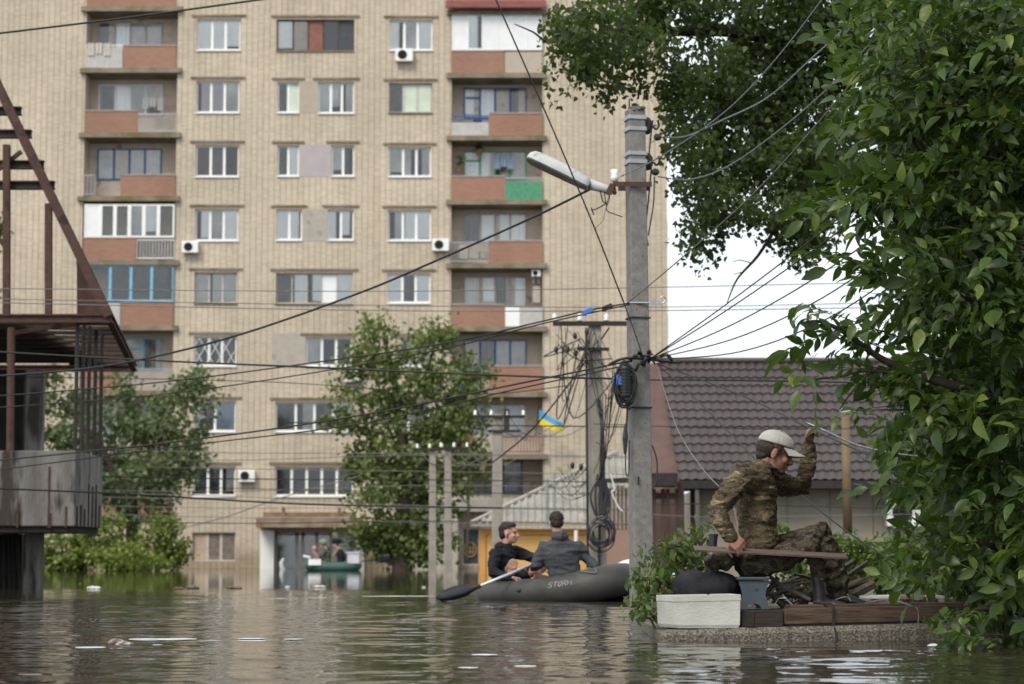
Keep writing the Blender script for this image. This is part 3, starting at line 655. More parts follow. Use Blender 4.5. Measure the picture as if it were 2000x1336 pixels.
# flag -----------------------------------------------------------------
fl = empty('flag', P(1050, 800, FY - .3), 'blue and yellow flag flying from the right-hand balcony column', 'flag')
q = MB(); nu, nv = 16, 8; fa, fb = P(1053, 800, FY - 1.2), P(1103, 826, FY - 1.2)
def fp(u, v):
    top = V((fa.x + (fb.x - fa.x) * u, 0, fa.z + (P(0, 831, FY - 1.2).z - fa.z) * u)); bot = V((top.x + .03, 0, P(0, 832 + 14 * u, FY - 1.2).z))
    p = top.lerp(bot, v); return (p.x, FY - 1.2 + .12 * math.sin(u * 7 + v) * u, p.z + .02 * math.sin(u * 9))
g = [[fp(i / nu, j / nv) for j in range(nv + 1)] for i in range(nu + 1)]
for i in range(nu):
    for j in range(nv): q.i = 0 if j < nv // 2 else 1; q.add([g[i][j], g[i][j + 1], g[i + 1][j + 1], g[i + 1][j]], [(0, 1, 2, 3)])
q.build('cloth', [mat('flag_blue', (0.07, 0.30, 0.62), (0.08, 0.33, 0.66), 2, rough=.8), mat('flag_yellow', (0.80, 0.62, 0.02), (0.75, 0.57, 0.02), 2, rough=.8)], fl, smooth=True)
q = MB(); q.tube([P(1046, 850, FY - .15), P(1053, 792, FY - 1.2)], .02, 6); q.build('staff', DSTEEL, fl)
# ------------------------------------------------------------------ unfinished building, left
US = empty('unfinished_building', P(20, 1148, 34), 'unfinished concrete and rusty steel building with bare roof frame at the left edge', 'building')
WCON = mat('weathered_concrete', (0.085, 0.078, 0.074), (0.21, 0.195, 0.182), 1.3, rough=.95, bump=.02, bscale=20, c3=(0.05, 0.04, 0.034), s3=1.6, t3=.52, stretch=(2.2, 2.2, .4), ramp=(.3, .6))
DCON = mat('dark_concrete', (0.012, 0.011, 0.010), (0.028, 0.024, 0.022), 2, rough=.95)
y0, y1 = 33.0, 35.2
tl = P(148, 880, y0); bl = P(148, 1028, y0); xl = -11.5
q = MB(); q.box((xl, y0, bl.z), (tl.x, y1, tl.z)); q.build('concrete_parapet', WCON, US, bevel=.02)
q = MB()
for k, px in enumerate((36, 96, 100, 130)):
    x = P(px, 950, y0).x; q = MB() ; q.box((x - .012, y0 - .02, bl.z - .02), (x + .012, y0 - .002, bl.z + (.35, .9, .2, .3)[k])); q.build('rebar', RUST, US)
for k in range(7):
    yy = y0 + .12 + k * .3; q = MB() ; q.box((tl.x + .004, yy, bl.z), (tl.x + .022, yy + .03, bl.z + random.uniform(.25, 1.0))); q.build('rebar', RUST, US)
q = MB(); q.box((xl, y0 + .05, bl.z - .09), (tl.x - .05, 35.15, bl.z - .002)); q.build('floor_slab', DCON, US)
q = MB(); c0, c1 = P(46, 1100, 34.2), P(75, 1100, 34.2); q.box((c0.x, 34.2, -1), (c1.x, 34.6, bl.z - .091)); q.build('column', WCON, US)
q = MB(); c0, c1 = P(50, 800, 36), P(78, 800, 36); q.box((c0.x, 36, bl.z), (c1.x, 36.4, P(0, 722, 36).z)); q.build('column', WCON, US)
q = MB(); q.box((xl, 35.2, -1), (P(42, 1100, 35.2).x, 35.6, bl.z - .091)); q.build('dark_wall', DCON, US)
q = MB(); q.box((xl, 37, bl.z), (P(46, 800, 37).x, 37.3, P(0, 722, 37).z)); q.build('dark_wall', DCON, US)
q = MB()
for k, (a, b) in enumerate(((8, 0), (17, 3), (26, 2), (34, 4))): q.tube([P(a, 1042, 34.9), P(a + b, 1160, 34.9)], .03, 5)
q.build('rebar', DSTEEL, US)
# flat canopy of steel joists over the deck
zc = P(0, 622, y0).z
A0, A1 = P(215, 620, y0), P(263, 724, 41.8)
A0.z = A1.z = zc
q = MB()
q.ibeam((xl, y0, zc), A0, .1, .13); q.ibeam(A0, A1, .1, .13); q.ibeam((xl, 41.8, zc), A1, .1, .13)
q.build('roof_beam', RUST, US)
for k in range(1, 12):
    t_ = k / 12; b_ = A0.lerp(A1, t_); q = MB(); q.beam((-8.6 + .3 * t_, b_.y, zc + .02), b_, .16, .05); q.build('joist', DSTEEL if k % 2 else RUST, US)
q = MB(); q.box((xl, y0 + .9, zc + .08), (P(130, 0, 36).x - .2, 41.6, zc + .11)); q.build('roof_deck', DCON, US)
q = MB(); q.beam((xl, y0 + .05, zc - .16), P(130, 633, y0 + 1.5) , .08, .09); q.beam(P(30, 650, y0 + .3), P(215, 621, y0 + .1), .07, .07); q.build('roof_beam', RUST, US)
for px in (143, 157, 170, 184, 198):  # bare posts
    yy = y0 + .1 + (px - 143) / 55 * 2.0; a = P(px, 900, yy); q = MB(); q.tube([(tl.x - .03, yy, tl.z - .04), (tl.x - .03, yy, zc)], .032, 6); q.build('post', DSTEEL, US)
q = MB(); q.tube([P(20, 880, y0 - .1), P(22, 640, y0 - .1)], .06, 8); q.build('post', RUST, US)
# sloping roof truss
D0, D1 = P(-40, 92, y0), P(213, 618, y0)
q = MB(); q.ibeam(D0, D1, .13, .15, up=(0, 1, 0)); q.build('rafter', RUST, US)
for (xe, y) in ((42, 217), (62, 262), (86, 322), (107, 362)):
    e = P(xe, y, y0 + .15); q = MB(); q.ibeam((xl, y0 + .15, e.z), e, .11, .13); q.build('purlin', DSTEEL, US)
for (px, ya, yb) in ((13, 283, 620), (95, 398, 618)):
    q = MB(); q.ibeam(P(px, yb, y0 + .02), P(px, ya, y0 + .02), .1, .1, up=(0, 1, 0)); q.build('strut', RUST, US)
q = MB(); q.beam(P(-5, 332, y0 + .1), P(42, 296, y0 + .1), .06, .06); q.beam(P(0, 468, y0 + .1), P(12, 486, y0 + .1), .06, .06); q.build('brace', RUST, US)
q = MB(); a, b, c = P(150, 492, y0 + .5), P(150, 618, y0 + .5), P(204, 618, y0 + .5)
q.add([a, b, c, a + V((0, .03, 0)), b + V((0, .03, 0)), c + V((0, .03, 0))], [(0, 1, 2), (3, 5, 4), (0, 3, 4, 1), (1, 4, 5, 2), (2, 5, 3, 0)]); q.build('gusset_sheet', RUST, US)

# ------------------------------------------------------------------ house with tiled roof, right
HY = 46.0
HS = empty('tiled_roof_house', P(1560, 1130, HY), 'single storey house with brown tile-pattern metal roof behind the seated man', 'house')
eave = P(1325, 938, HY - .7); zr = P(0, 708, HY + 3.2).z; ez = eave.z
xr = P(2300, 900, HY).x; xe = P(1326, 938, HY - .7).x; xrl = P(1287, 708, HY + 3.2).x
ROOFM = mat('brown_metal_tile', (0.050, 0.038, 0.036), (0.068, 0.052, 0.049), .8, rough=.5, spec=.4)
q = MB(); nx_, rows = 300, 14; S = 5
def rp(u, v, row_h=0.0):
    x = xe + (xr - xe) * u; y = (HY - .7) + 3.9 * v; z = ez + (zr - ez) * v; return x, y, z
vs = []; slope = V((0, 3.9, zr - ez)).normalized(); nrm = V((0, -slope.z, slope.y))
prof = []
for r in range(rows):
    for s_ in range(S + 1): prof.append(((r + s_ / S) / rows, 0.032 * (1 - s_ / S)))
ux = np.linspace(0, 1, nx_ * 6 // 2)
for v, hgt in prof:
    for u in ux:
        x, y, z = rp(u, v); wv = .016 * math.cos(2 * math.pi * x / .19); vs.append((x + (xrl - xe) * v * (1 - u), y + nrm.y * (hgt + wv), z + nrm.z * (hgt + wv)))
n_ = len(ux); q.add(vs, [(i * n_ + j, i * n_ + j + 1, (i + 1) * n_ + j + 1, (i + 1) * n_ + j) for i in range(len(prof) - 1) for j in range(n_ - 1)])
q.build('roof', ROOFM, HS)
q = MB(); q.add([(xrl, HY + 3.2, zr), (xr, HY + 3.2, zr), (xr, HY + 7, ez), (xe, HY + 7, ez)], [(0, 1, 2, 3)]); q.build('rear_roof', ROOFM, HS)
q = MB(); q.tube([(xrl - .02, HY + 3.2, zr + .04), (xr, HY + 3.2, zr + .04)], .07, 8); q.build('ridge_cap', ROOFM, HS)
q = MB(); q.box((xe, HY - .72, ez - .17), (xr, HY - .66, ez - .005)); q.box((xe, HY - .66, ez - .17), (xr, HY + .4, ez - .14)); q.build('fascia', DSTEEL, HS)
HW = mat('rough_plaster', (0.28, 0.245, 0.195), (0.38, 0.335, 0.27), 1.1, rough=.95, c3=(0.2, 0.175, 0.14), s3=.8)
q = MB(); q.box((xe + .5, HY, -1), (xr, HY + 6.3, ez - .141)); q.build('wall', HW, HS)
q = MB()
for k in range(14): q.box((xe + .5 + k * .9, HY - .012, -.5), (xe + .525 + k * .9, HY - .002, ez - .15))
q.build('panel_joint', mat('joint_dark', (0.17, 0.15, 0.125), (0.2, 0.18, 0.15), 3), HS)  # thin strips in a darker grey-brown mark the panel joints
q = MB(); q.box((P(1352, 950, HY).x - .05, HY - .1, .1), (P(1352, 950, HY).x + .05, HY - .013, ez - .17)); q.build('downpipe', DSTEEL, HS)
PINK = mat('brick_red_plaster', (0.095, 0.058, 0.05), (0.13, 0.08, 0.068), 2, rough=.9)
gx = P(1283, 940, HY - .3).x
q = MB(); q.add([(gx - .2, HY - .5, .2), (xe + .02, HY - .5, .2), (xe + .02, HY - .5, ez), (xrl, HY + 3.1, zr - .03), (xrl - .25, HY + 3.1, zr - .03), (gx - .2, HY - .5, ez - .3)], [(0, 1, 2, 5), (5, 2, 3, 4)]); q.build('gable', PINK, HS)
# brown wooden gate with posts beside the pole
FNC = mat('brown_planks', (0.05, 0.031, 0.026), (0.09, 0.056, 0.044), 3, rough=.8, stretch=(6, 1, .6))
fn = empty('plank_gate', P(1300, 1120, 44), 'dark brown plank gate between the concrete pole and the tiled house', 'gate')
q = MB()
a, b = P(1264, 1085, 44), P(1336, 955, 44)
nb = 8
for k in range(nb):
    if k in (2, 5): continue
    x0_ = a.x + (b.x - a.x) * k / nb; q.box((x0_ + .006, 44, -.3), (x0_ + (b.x - a.x) / nb - .006, 44.03, b.z))
q.build('planks', FNC, fn)
q = MB(); q.box((a.x, 44.04, .3), (b.x, 44.1, .42)); q.box((a.x, 44.04, b.z - .2), (b.x, 44.1, b.z - .08)); q.box((b.x - .12, 43.96, -.4), (b.x, 44.12, b.z + .12)); q.build('frame', FNC, fn)
q = MB(); q.box((a.x - .1, 43.7, P(0, 950, 44).z), (b.x - .15, 44.6, P(0, 925, 44).z)); q.build('hood', DSTEEL, fn)
# fence of vertical planks + low pink wall, left of the pole
f2 = empty('plank_fence', P(1190, 1130, 45.5), 'weathered brown board fence on a low pink wall beside the cable coils', 'fence')
q = MB(); a, b = P(1165, 1035, 45.5), P(1265, 948, 45.5)
for k in range(13):
    x0_ = a.x + (b.x - a.x) * k / 13; q.box((x0_ + .008, 45.5, a.z), (x0_ + (b.x - a.x) / 13 - .008, 45.53, b.z - random.uniform(0, .05)))
q.build('boards', mat('weathered_boards', (0.12, 0.085, 0.07), (0.2, 0.15, 0.125), 3, rough=.9, stretch=(5, 1, .5)), f2)
q = MB(); q.box((a.x, 45.42, -.5), (b.x, 45.62, a.z - .003)); q.build('base_wall', mat('pink_plaster', (0.30, 0.19, 0.15), (0.36, 0.24, 0.19), 1.5, rough=.9), f2)
q = MB(); q.beam(P(1160, 940, 45.3), P(1268, 935, 45.3), .05, .09); q.build('rail', DSTEEL, f2)
# corrugated-roof kiosk
KY = 62.0
kx = empty('kiosk', P(1040, 1122, KY), 'small yellow-walled kiosk with grey corrugated hip roof behind the boatmen', 'kiosk')
YEL = mat('ochre_paint', (0.66, 0.38, 0.12), (0.74, 0.45, 0.16), 1.5, rough=.6)
k0, k1 = P(940, 1030, KY).x, P(1260, 1030, KY).x; kz = P(0, 1033, KY).z; ke = P(0, 1021, KY).z
q = MB(); q.box((k0, KY, -.5), (k1, KY + 4, kz)); q.build('wall', YEL, kx)
q = MB(); q.box((k0 - .03, KY - .06, kz - .16), (k1, KY - .004, kz)); q.box((k0 - .05, KY - .07, -.5), (k0 + .12, KY - .004, kz - .161)); q.build('trim', mat('orange_paint', (0.55, 0.25, 0.06), (0.6, 0.3, 0.08), 2, rough=.6), kx)
q = MB(); q.tube([(k0 + .35, KY - .12, kz - .1), (k0 + .35, KY - .12, .3), (k0 + .3, KY - .14, 0)], .045, 8); q.tube([P(1125, 1036, KY - .5), P(1125, 1110, KY - .5)], .05, 8); q.build('drainpipe', WPVC, kx)
ASB = mat('grey_asbestos_sheet', (0.22, 0.205, 0.18), (0.36, 0.335, 0.295), 1.6, rough=.95, c3=(0.22, 0.2, 0.17), s3=1.4)
q = MB(); r0 = P(920, 1022, KY - .4); hip = P(1205, 885, KY + 3.2)
cols = 260; vs = []
for i in range(cols + 1):
    x = r0.x + (k1 + .4 - r0.x) * i / cols; lim = min(1.0, (x - r0.x) / (hip.x - r0.x + .001))
    wv = .045 * math.cos(2 * math.pi * x / .2)
    for j in range(5):
        v = lim * j / 4; vs.append((x, KY - .4 + 3.6 * v, ke + (hip.z - ke) * v + wv))
q.add(vs, [(i * 5 + j, (i + 1) * 5 + j, (i + 1) * 5 + j + 1, i * 5 + j + 1) for i in range(cols) for j in range(4)])
q.build('roof', ASB, kx, smooth=True)
q = MB(); q.beam(r0 + V((0, 0, .03)), hip + V((0, 0, .06)), .16, .05); q.box((r0.x, KY - .43, ke - .1), (k1 + .3, KY - .39, ke - .05)); q.build('roof_edge', mat('pale_flashing', (0.3, 0.275, 0.24), (0.38, 0.35, 0.31), 3), kx)
# striped gas pipe
q = MB(); q.tube([P(1656, 1042, 39.5), P(1651, 806, 39.5)], [.085, .075], 12); 
pp = q.build('standing_pipe', mat('yellow_worn_paint', (0.2, 0.155, 0.08), (0.14, 0.095, 0.055), 1.6, rough=.7, c3=(0.09, 0.055, 0.04), s3=1.2, t3=.5, stretch=(1, 1, .7)), smooth=True)
tag(pp, 'tall worn yellow pipe standing in front of the tiled roof', 'pipe')
q = MB(); q.ell(P(1651, 803, 39.5), (.1, .1, .06)); q.build('cap', CERAM, pp)
aircon(1764, 1002, HY - .02, .78, 'white air conditioner on the plaster wall under the tiled roof')
# low sunken shed roof behind the ledge
q = MB(); a, b, c, d = P(1630, 1100, 33), P(1760, 1078, 33), P(1750, 1052, 36), P(1655, 1078, 36)
q.add([a, b, c, d] + [p - V((0, 0, .08)) for p in (a, b, c, d)], [(0, 1, 2, 3), (7, 6, 5, 4), (0, 4, 5, 1), (1, 5, 6, 2), (2, 6, 7, 3), (3, 7, 4, 0)])
sh = q.build('shed_roof', mat('old_felt_roof', (0.16, 0.125, 0.1), (0.24, 0.19, 0.15), 2.5, rough=.9)); tag(sh, 'low dark sloping shed roof just above the water behind the ledge', 'shed roof')

# ------------------------------------------------------------------ utility poles
POLEC = mat('pole_concrete', (0.165, 0.155, 0.145), (0.235, 0.222, 0.208), 16, rough=.95, bump=.004, bscale=90, c3=(0.10, 0.095, 0.09), s3=34, t3=.62)
POLEP = mat('pale_pole_concrete', (0.27, 0.245, 0.21), (0.36, 0.325, 0.28), 4, rough=.95)
def taper(mb, p0, p1, w0, w1, d0, d1, yaw=0.0, n=10):
    p0, p1 = V(p0), V(p1); a = V((math.cos(yaw), math.sin(yaw), 0)); b = V((-math.sin(yaw), math.cos(yaw), 0)); vs = []; ch = .12
    for i in range(n + 1):
        t = i / n; c = p0.lerp(p1, t); w_ = (w0 + (w1 - w0) * t) / 2; d_ = (d0 + (d1 - d0) * t) / 2
        for sx, sy in ((-1, -1 + ch), (-1 + ch, -1), (1 - ch, -1), (1, -1 + ch), (1, 1 - ch), (1 - ch, 1), (-1 + ch, 1), (-1, 1 - ch)):
            vs.append(c + a * (sx * w_) + b * (sy * d_))
    fs = [(i * 8 + j, i * 8 + (j + 1) % 8, (i + 1) * 8 + (j + 1) % 8, (i + 1) * 8 + j) for i in range(n) for j in range(8)]
    fs += [tuple(range(8))[::-1], tuple(n * 8 + j for j in range(8))]
    return mb.add(vs, fs)
MPY = 20.0
mp0, mp1 = P(1254, 1195, MPY), P(1240, 216, MPY); mp0 = mp0 + (mp0 - mp1) * .25
MP = empty('utility_pole', (mp0.x, MPY, 0), 'grey square concrete pole in the middle distance carrying the street lamp', 'utility pole', 'concrete utility poles')
q = MB(); taper(q, mp0, mp1, .192, .155, .21, .165, .22, 16); shaft = q.build('shaft', POLEC, MP)
q = MB()
for k in range(14):
    a = mp1 + V((random.uniform(-.07, .07), random.uniform(-.08, .02), random.uniform(-.02, .03))); q.ell(a, (random.uniform(.015, .035), .03, random.uniform(.015, .03)), nu=6, nv=4)
q.build('broken_top', mat('dark_rough_concrete', (0.1, 0.09, 0.085), (0.17, 0.16, 0.15), 20, rough=1), MP)
q = MB(); q.tube([mp1 + V((-.055, -.05, -.05)), mp1 + V((-.055, -.05, .1))], .008, 6); q.build('rebar', RUST, MP)
def pole_c(py): return P(1240 + (py - 216) * 14 / 979, py, MPY)
def band(py, hgt=.035, m=STEEL, nm='steel_band', ex=.008):
    c = pole_c(py); q = MB(); k = (py - 216) / 979; w_ = .162 + .038 * k + 2 * ex; taper(q, c - V((0, 0, hgt / 2)), c + V((0, 0, hgt / 2)), w_, w_, .17 + .05 * k + 2 * ex, .17 + .05 * k + 2 * ex, .22, 1); return q.build(nm, m, MP)
for py in (232, 254, 302, 318): band(py)
for py in (538 + 84, 797): band(py, .012, DSTEEL)
for py0, py1 in ((228, 262), (298, 332)):
    c = (pole_c(py0) + pole_c(py1)) / 2; q = MB(); q.ell(c + V((.11, .02, 0)), (.055, .05, .085), nu=6, nv=6); q.build('bracket', DSTEEL, MP)
    h = c + V((.165, .0, 0)); q = MB(); q.tube(bez([h + V((0, 0, -.01)), h + V((.03, 0, -.035)), h + V((.055, 0, 0)), h + V((.045, 0, .05))], 5), .011, 6); q.build('hook', DSTEEL, MP)
# rusty cross bracket that carries the lamp
c = pole_c(364); q = MB(); q.beam(c + V((-.22, -.12, 0)), c + V((.14, -.12, 0)), .012, .045); q.beam(c + V((-.16, .11, 0)), c + V((.14, .11, 0)), .012, .045); q.beam(c + V((-.22, -.13, .0)), c + V((-.27, -.13, -.1)), .02, .05); q.build('cross_bracket', RUST, MP)
ins = c + V((-.2, -.08, .09)); q = MB(); q.tube([ins + V((0, 0, -.06)), ins + V((0, 0, -.01)), ins + V((0, 0, 0)), ins + V((0, 0, .045)), ins + V((0, 0, .055))], [.033, .038, .028, .04, .025], 12); q.build('insulator', CERAM, MP, smooth=True)
# hook band at 595
c = pole_c(594); q = MB(); q.tube([c + V((-.13, -.1, 0)), c + V((.14, -.1, 0))], .009, 6); q.beam(c + V((.1, -.11, .0)), c + V((.2, -.11, 0)), .01, .04)
q.tube(bez([c + V((.17, -.1, 0)), c + V((.22, -.1, -.005)), c + V((.255, -.1, .03)), c + V((.23, -.1, .06)), c + V((.205, -.1, .045))], 6), .008, 6); q.build('hook', STEEL, MP)
# small stencil mark (dark dash) on the lower shaft
c = pole_c(938); q = MB(); q.box((c.x - .03, MPY - .135, c.z - .04), (c.x - .017, MPY - .1, c.z + .03)); q.build('slot', DSTEEL, MP)

# street lamp
L0, L1, L2 = P(1034, 303, MPY - .05), P(1152, 358, MPY - .08), P(1197, 374, MPY - .1)
LMP = empty('street_lamp', L2, 'old grey cobra-head street lamp tilted upwards on the concrete pole', 'street lamp')
LG = mat('lamp_grey_paint', (0.40, 0.41, 0.41), (0.50, 0.51, 0.51), 8, rough=.55, c3=(0.3, 0.29, 0.27), s3=6)
ax = (L1 - L0).normalized(); upv = V((0, -1, 0)).cross(ax); upv = upv if upv.z > 0 else -upv; upv.normalize()
def lamp_sec(t, w_, h_, drop): 
    c = L0.lerp(L1, t); out = []
    for k in range(13):
        a = math.pi * k / 12; out.append(c + V((0, 1, 0)) * (w_ * math.cos(a)) + upv * (h_ * math.sin(a) - drop))
    return out
secs = [lamp_sec(t, w_, h_, d) for t, w_, h_, d in ((t_, a_ * 1.15, b_ * 1.25, c_) for t_, a_, b_, c_ in ((-.02, .04, .02, .035), (.0, .08, .055, .04), (.06, .115, .08, .043), (.2, .13, .092, .045), (.6, .12, .09, .048), (.9, .1, .078, .05), (1.0, .085, .062, .05), (1.0, .05, .04, .035)))]
q = MB(); vs = [p for s_ in secs for p in s_]; n_ = 13
q.add(vs, [(i * n_ + j, i * n_ + j + 1, (i + 1) * n_ + j + 1, (i + 1) * n_ + j) for i in range(len(secs) - 1) for j in range(n_ - 1)]); q.build('housing', LG, LMP, smooth=True)
q = MB(); vs = []
for s_ in secs: vs += [s_[0] - upv * .012, s_[-1] - upv * .012, s_[-1] + upv * .004, s_[0] + upv * .004]
q.add(vs, [(i * 4, i * 4 + 1, i * 4 + 5, i * 4 + 4) for i in range(len(secs) - 1)] + [(i * 4 + 1, i * 4 + 2, i * 4 + 6, i * 4 + 5) for i in range(len(secs) - 1)] + [(i * 4 + 3, i * 4, i * 4 + 4, i * 4 + 7) for i in range(len(secs) - 1)]); q.build('lens_cover', mat('dirty_lens', (0.05, 0.048, 0.045), (0.1, 0.09, 0.08), 10, rough=.3), LMP)
q = MB(); q.tube([L1 - upv * .01, L1.lerp(L2, .7) + upv * .0, L2], [.052, .04, .035], 12); q.build('arm', LG, LMP, smooth=True)
q = MB(); q.tube([L2, L2 + V((.03, 0, .0))], .03, 8); q.beam(L2 + V((.02, 0, -.02)), pole_c(364) + V((-.22, -.12, 0)), .03, .02); q.build('clamp', RUST, LMP)
for j, pts in enumerate((((1172, 372), (1177, 392), (1182, 398), (1160, 410), (1155, 406), (1160, 420)), ((1180, 375), (1184, 400), (1186, 412), (1200, 418), (1216, 424)), ((1191, 378), (1190, 392), (1183, 408), (1178, 430), (1162, 446)), ((1192, 378), (1186, 396), (1184, 408)))):
    q = MB(); q.tube(bez([P(x, y, MPY - .12) for x, y in pts], 6), (.006, .005, .0025, .005)[j], 5); q.build('loose_wire', WIREM, LMP)

# second pole with cross-arm, cable bundles and coil
Y2 = 34.0
q0, q1 = P(1170, 1160, Y2), P(1161, 632, Y2)
PB = empty('utility_pole', (q0.x, Y2, 0), 'cable-laden concrete pole with long dark cross-arm, just left of the lamp pole', 'utility pole', 'concrete utility poles')
q = MB(); taper(q, V((q0.x, Y2, -1)), q1, .27, .19, .27, .19, .1, 8); q.build('shaft', POLEP, PB)
q = MB(); q.beam(P(1080, 632, Y2 - .12), P(1224, 632, Y2 - .12), .07, .07); q.beam(P(1130, 682, Y2 - .12), P(1190, 682, Y2 - .12), .05, .05); q.build('cross_arm', DSTEEL, PB)
def insul(mb, c, s=1.0): mb.tube([c, c + V((0, 0, .03 * s)), c + V((0, 0, .04 * s)), c + V((0, 0, .09 * s)), c + V((0, 0, .1 * s)), c + V((0, 0, .13 * s))], [.045 * s, .05 * s, .03 * s, .045 * s, .032 * s, .02 * s], 10)
for px in (1083, 1132, 1184): q = MB(); insul(q, P(px, 627, Y2 - .12), .9); q.build('insulator', CERAM, PB, smooth=True)
q = MB(); q.tube([P(1148, 1110, Y2 - .16), P(1145, 640, Y2 - .16)], .02, 8); q.tube([P(1170, 1105, Y2 - .17), P(1172, 980, Y2 - .2), P(1176, 800, Y2 - .17)], .022, 8); q.tube([P(1180, 1010, Y2 - .17), P(1178, 850, Y2 - .2), P(1170, 780, Y2 - .17)], .025, 8); q.build('riser_cable', BLACKP, PB)
q = MB(); R0 = random.Random(77)
for k in range(9):
    cx, cy, r = 1172 + random.uniform(-3, 5), 1044 + random.uniform(-6, 4), 25 + random.uniform(-7, 7); c = P(cx, cy, Y2 - .25 - .02 * k); rr = r / 126 * R0.uniform(.8, 1.05)
    q.tube([c + V((rr * math.cos(a), .02 * math.sin(a * 3 + k), rr * 1.1 * math.sin(a))) for a in np.linspace(0, 2 * math.pi, 33)], .011, 6)
for k in range(10):
    a = P(1168 + random.uniform(-6, 16), 935 + random.uniform(-10, 10), Y2 - .24); b = P(1176 + random.uniform(-14, 14), 1005 + random.uniform(-20, 20), Y2 - .26)
    q.tube(bez([a, a.lerp(b, .5) + V((random.uniform(-.15, .15), 0, 0)), b], 6), .018, 6)
q.build('cable_coil', BLACKP, PB)
q = MB(); R = random.Random(4)
for k in range(19):
    a = P(R.uniform(1083, 1170), R.uniform(632, 700), Y2 - .15); b = P(R.uniform(1120, 1232), R.uniform(640, 760), Y2 - .15 - R.uniform(0, .3)); m_ = P(R.uniform(1055, 1215), R.uniform(690, 830), Y2 - .3)
    q.tube(bez([a, m_, b], 8), R.choice((.005, .007, .01)), 5)
for k in range(14):
    a = P(R.uniform(1158, 1180), R.uniform(700, 950), Y2 - .16); b = P(R.uniform(1180, 1226), R.uniform(700, 800), Y2 - 2 - R.uniform(0, 4)); m_ = a.lerp(b, .5) - V((0, 0, R.uniform(.15, .5)))
    q.tube(bez([a, m_, b], 8), R.choice((.005, .008)), 5)
for k in range(8):
    a = P(R.uniform(1062, 1110), R.uniform(880, 960), Y2 + 4); b = P(R.uniform(1140, 1160), R.uniform(900, 970), Y2 - .16); q.tube(bez([a, a.lerp(b, .5) - V((0, 0, .2)), b], 6), .006, 5)
q.build('wire_tangle', WIREM, PB)
for (px, py) in ((1086, 683), (1109, 682), (1124, 690), (1146, 648), (1123, 656), (1118, 909), (1135, 912)):
    q = MB(); q.ell(P(px, py, Y2 - .35), (.035, .03, .055), nu=8, nv=6); q.build('junction_clamp', BLACKP, PB)
q = MB(); q.tube(bez([P(1192, 925, Y2 - .3), P(1200, 955, Y2 - .3), P(1195, 962, Y2 - .3), P(1208, 990, Y2 - .3), P(1216, 998, Y2 - .3)], 6), .012, 6); q.build('pale_tape', WPVC, PB)

# three paler poles further off
def far_pole(px, ptop, pbot_w, Y, arm, label, n_ins, dy=0, stub=0):
    b = P(px, 1100, Y); t = P(px + (2 if px > 900 else 0), ptop, Y)
    e = empty('utility_pole', (b.x, Y, 0), label, 'utility pole', 'concrete utility poles')
    q = MB(); taper(q, V((b.x, Y, -1)), t, pbot_w, pbot_w * .8, pbot_w, pbot_w * .8, .1, 4); q.build('shaft', POLEP, e)
    q = MB(); y = ptop + dy; q.beam(P(arm[0], y, Y - .12), P(arm[1], y, Y - .12), .06, .06)
    if stub: q.beam(P(arm[0] + 28, y + stub, Y - .12), P(arm[1] - 8, y + stub, Y - .12), .05, .05); q.box((t.x + .14, Y - .15, P(0, y + stub, Y).z), (t.x + .26, Y - .05, P(0, y - 14, Y).z))
    q.build('cross_arm', DSTEEL, e)
    for k in range(n_ins):
        c = P(arm[0] + 3 + (arm[1] - arm[0] - 6) * k / (n_ins - 1), y - 3, Y - .12); q = MB(); insul(q, c, .85); q.build('insulator', CERAM, e, smooth=True)
    q = MB()
    for k in range(n_ins):
        c = P(arm[0] + 3 + (arm[1] - arm[0] - 6) * k / (n_ins - 1), y - 8, Y - .12); q.tube(bez([c, c + V((.35, 0, -.45)), c + V((.9, .2, -.5)), c + V((1.4, .3, -.25))], 6), .011, 5)
    q.build('jumper_wire', WIREG, e)
    return e
far_pole(970, 808, .24, 48, (925, 1025), 'pale pole with four white insulators, right of the tall tree', 4, 6, 28)
far_pole(875, 876, .20, 55, (858, 915), 'pale slim pole in front of the tree, right one of the close pair', 3, 0)
far_pole(845, 878, .20, 56.5, (812, 866), 'pale slim pole in front of the tree, left one of the close pair', 3, 0)
# rusty poles by kiosk
q = MB(); q.tube([P(1068, 935, 58), P(1068, 1030, 58)], .05, 8); q.tube([P(1082, 925, 58), P(1082, 1000, 58)], .04, 8); o_ = q.build('roof_mast', STEEL); tag(o_, 'pair of thin grey steel masts rising through the kiosk roof', 'mast')

# splice closure and coils on the main pole
SC = empty('cable_splice_box', P(1222, 790, MPY - .2), 'black ribbed cable splice box with coiled cable strapped to the lamp pole', 'cable box')
q = MB(); c = P(1221, 748, MPY - .22); q.chain([c + V((0, 0, -.11)), c + V((0, 0, .11))], .075, 14)
for k in range(9): z = -.12 + .03 * k; q.tube([c + V((0, 0, z)), c + V((0, 0, z + .012))], .083, 14)
q.build('box_body', BLACKP, SC, smooth=False)
q = MB(); q.box((c.x - .082, MPY - .285, c.z - .02), (c.x - .03, MPY - .255, c.z + .07)); q.build('blue_label', mat('blue_sticker', (0.05, 0.16, 0.6), (0.06, 0.18, 0.55), 4, rough=.4), SC)
q = MB(); R = random.Random(9)
for k in range(16):
    cc = c + V((R.uniform(-.02, .03), -.02 - .01 * (k % 4), R.uniform(-.04, .02))); rx, rz = R.uniform(.06, .1), R.uniform(.13, .2)
    q.tube([cc + V((rx * math.cos(a), .02 * math.sin(2 * a + k), rz * math.sin(a))) for a in np.linspace(0, 2 * math.pi, 25)], .006, 5)
q.build('cable_coil', BLACKP, SC)
q = MB(); cl = P(1268, 702, MPY - .16)
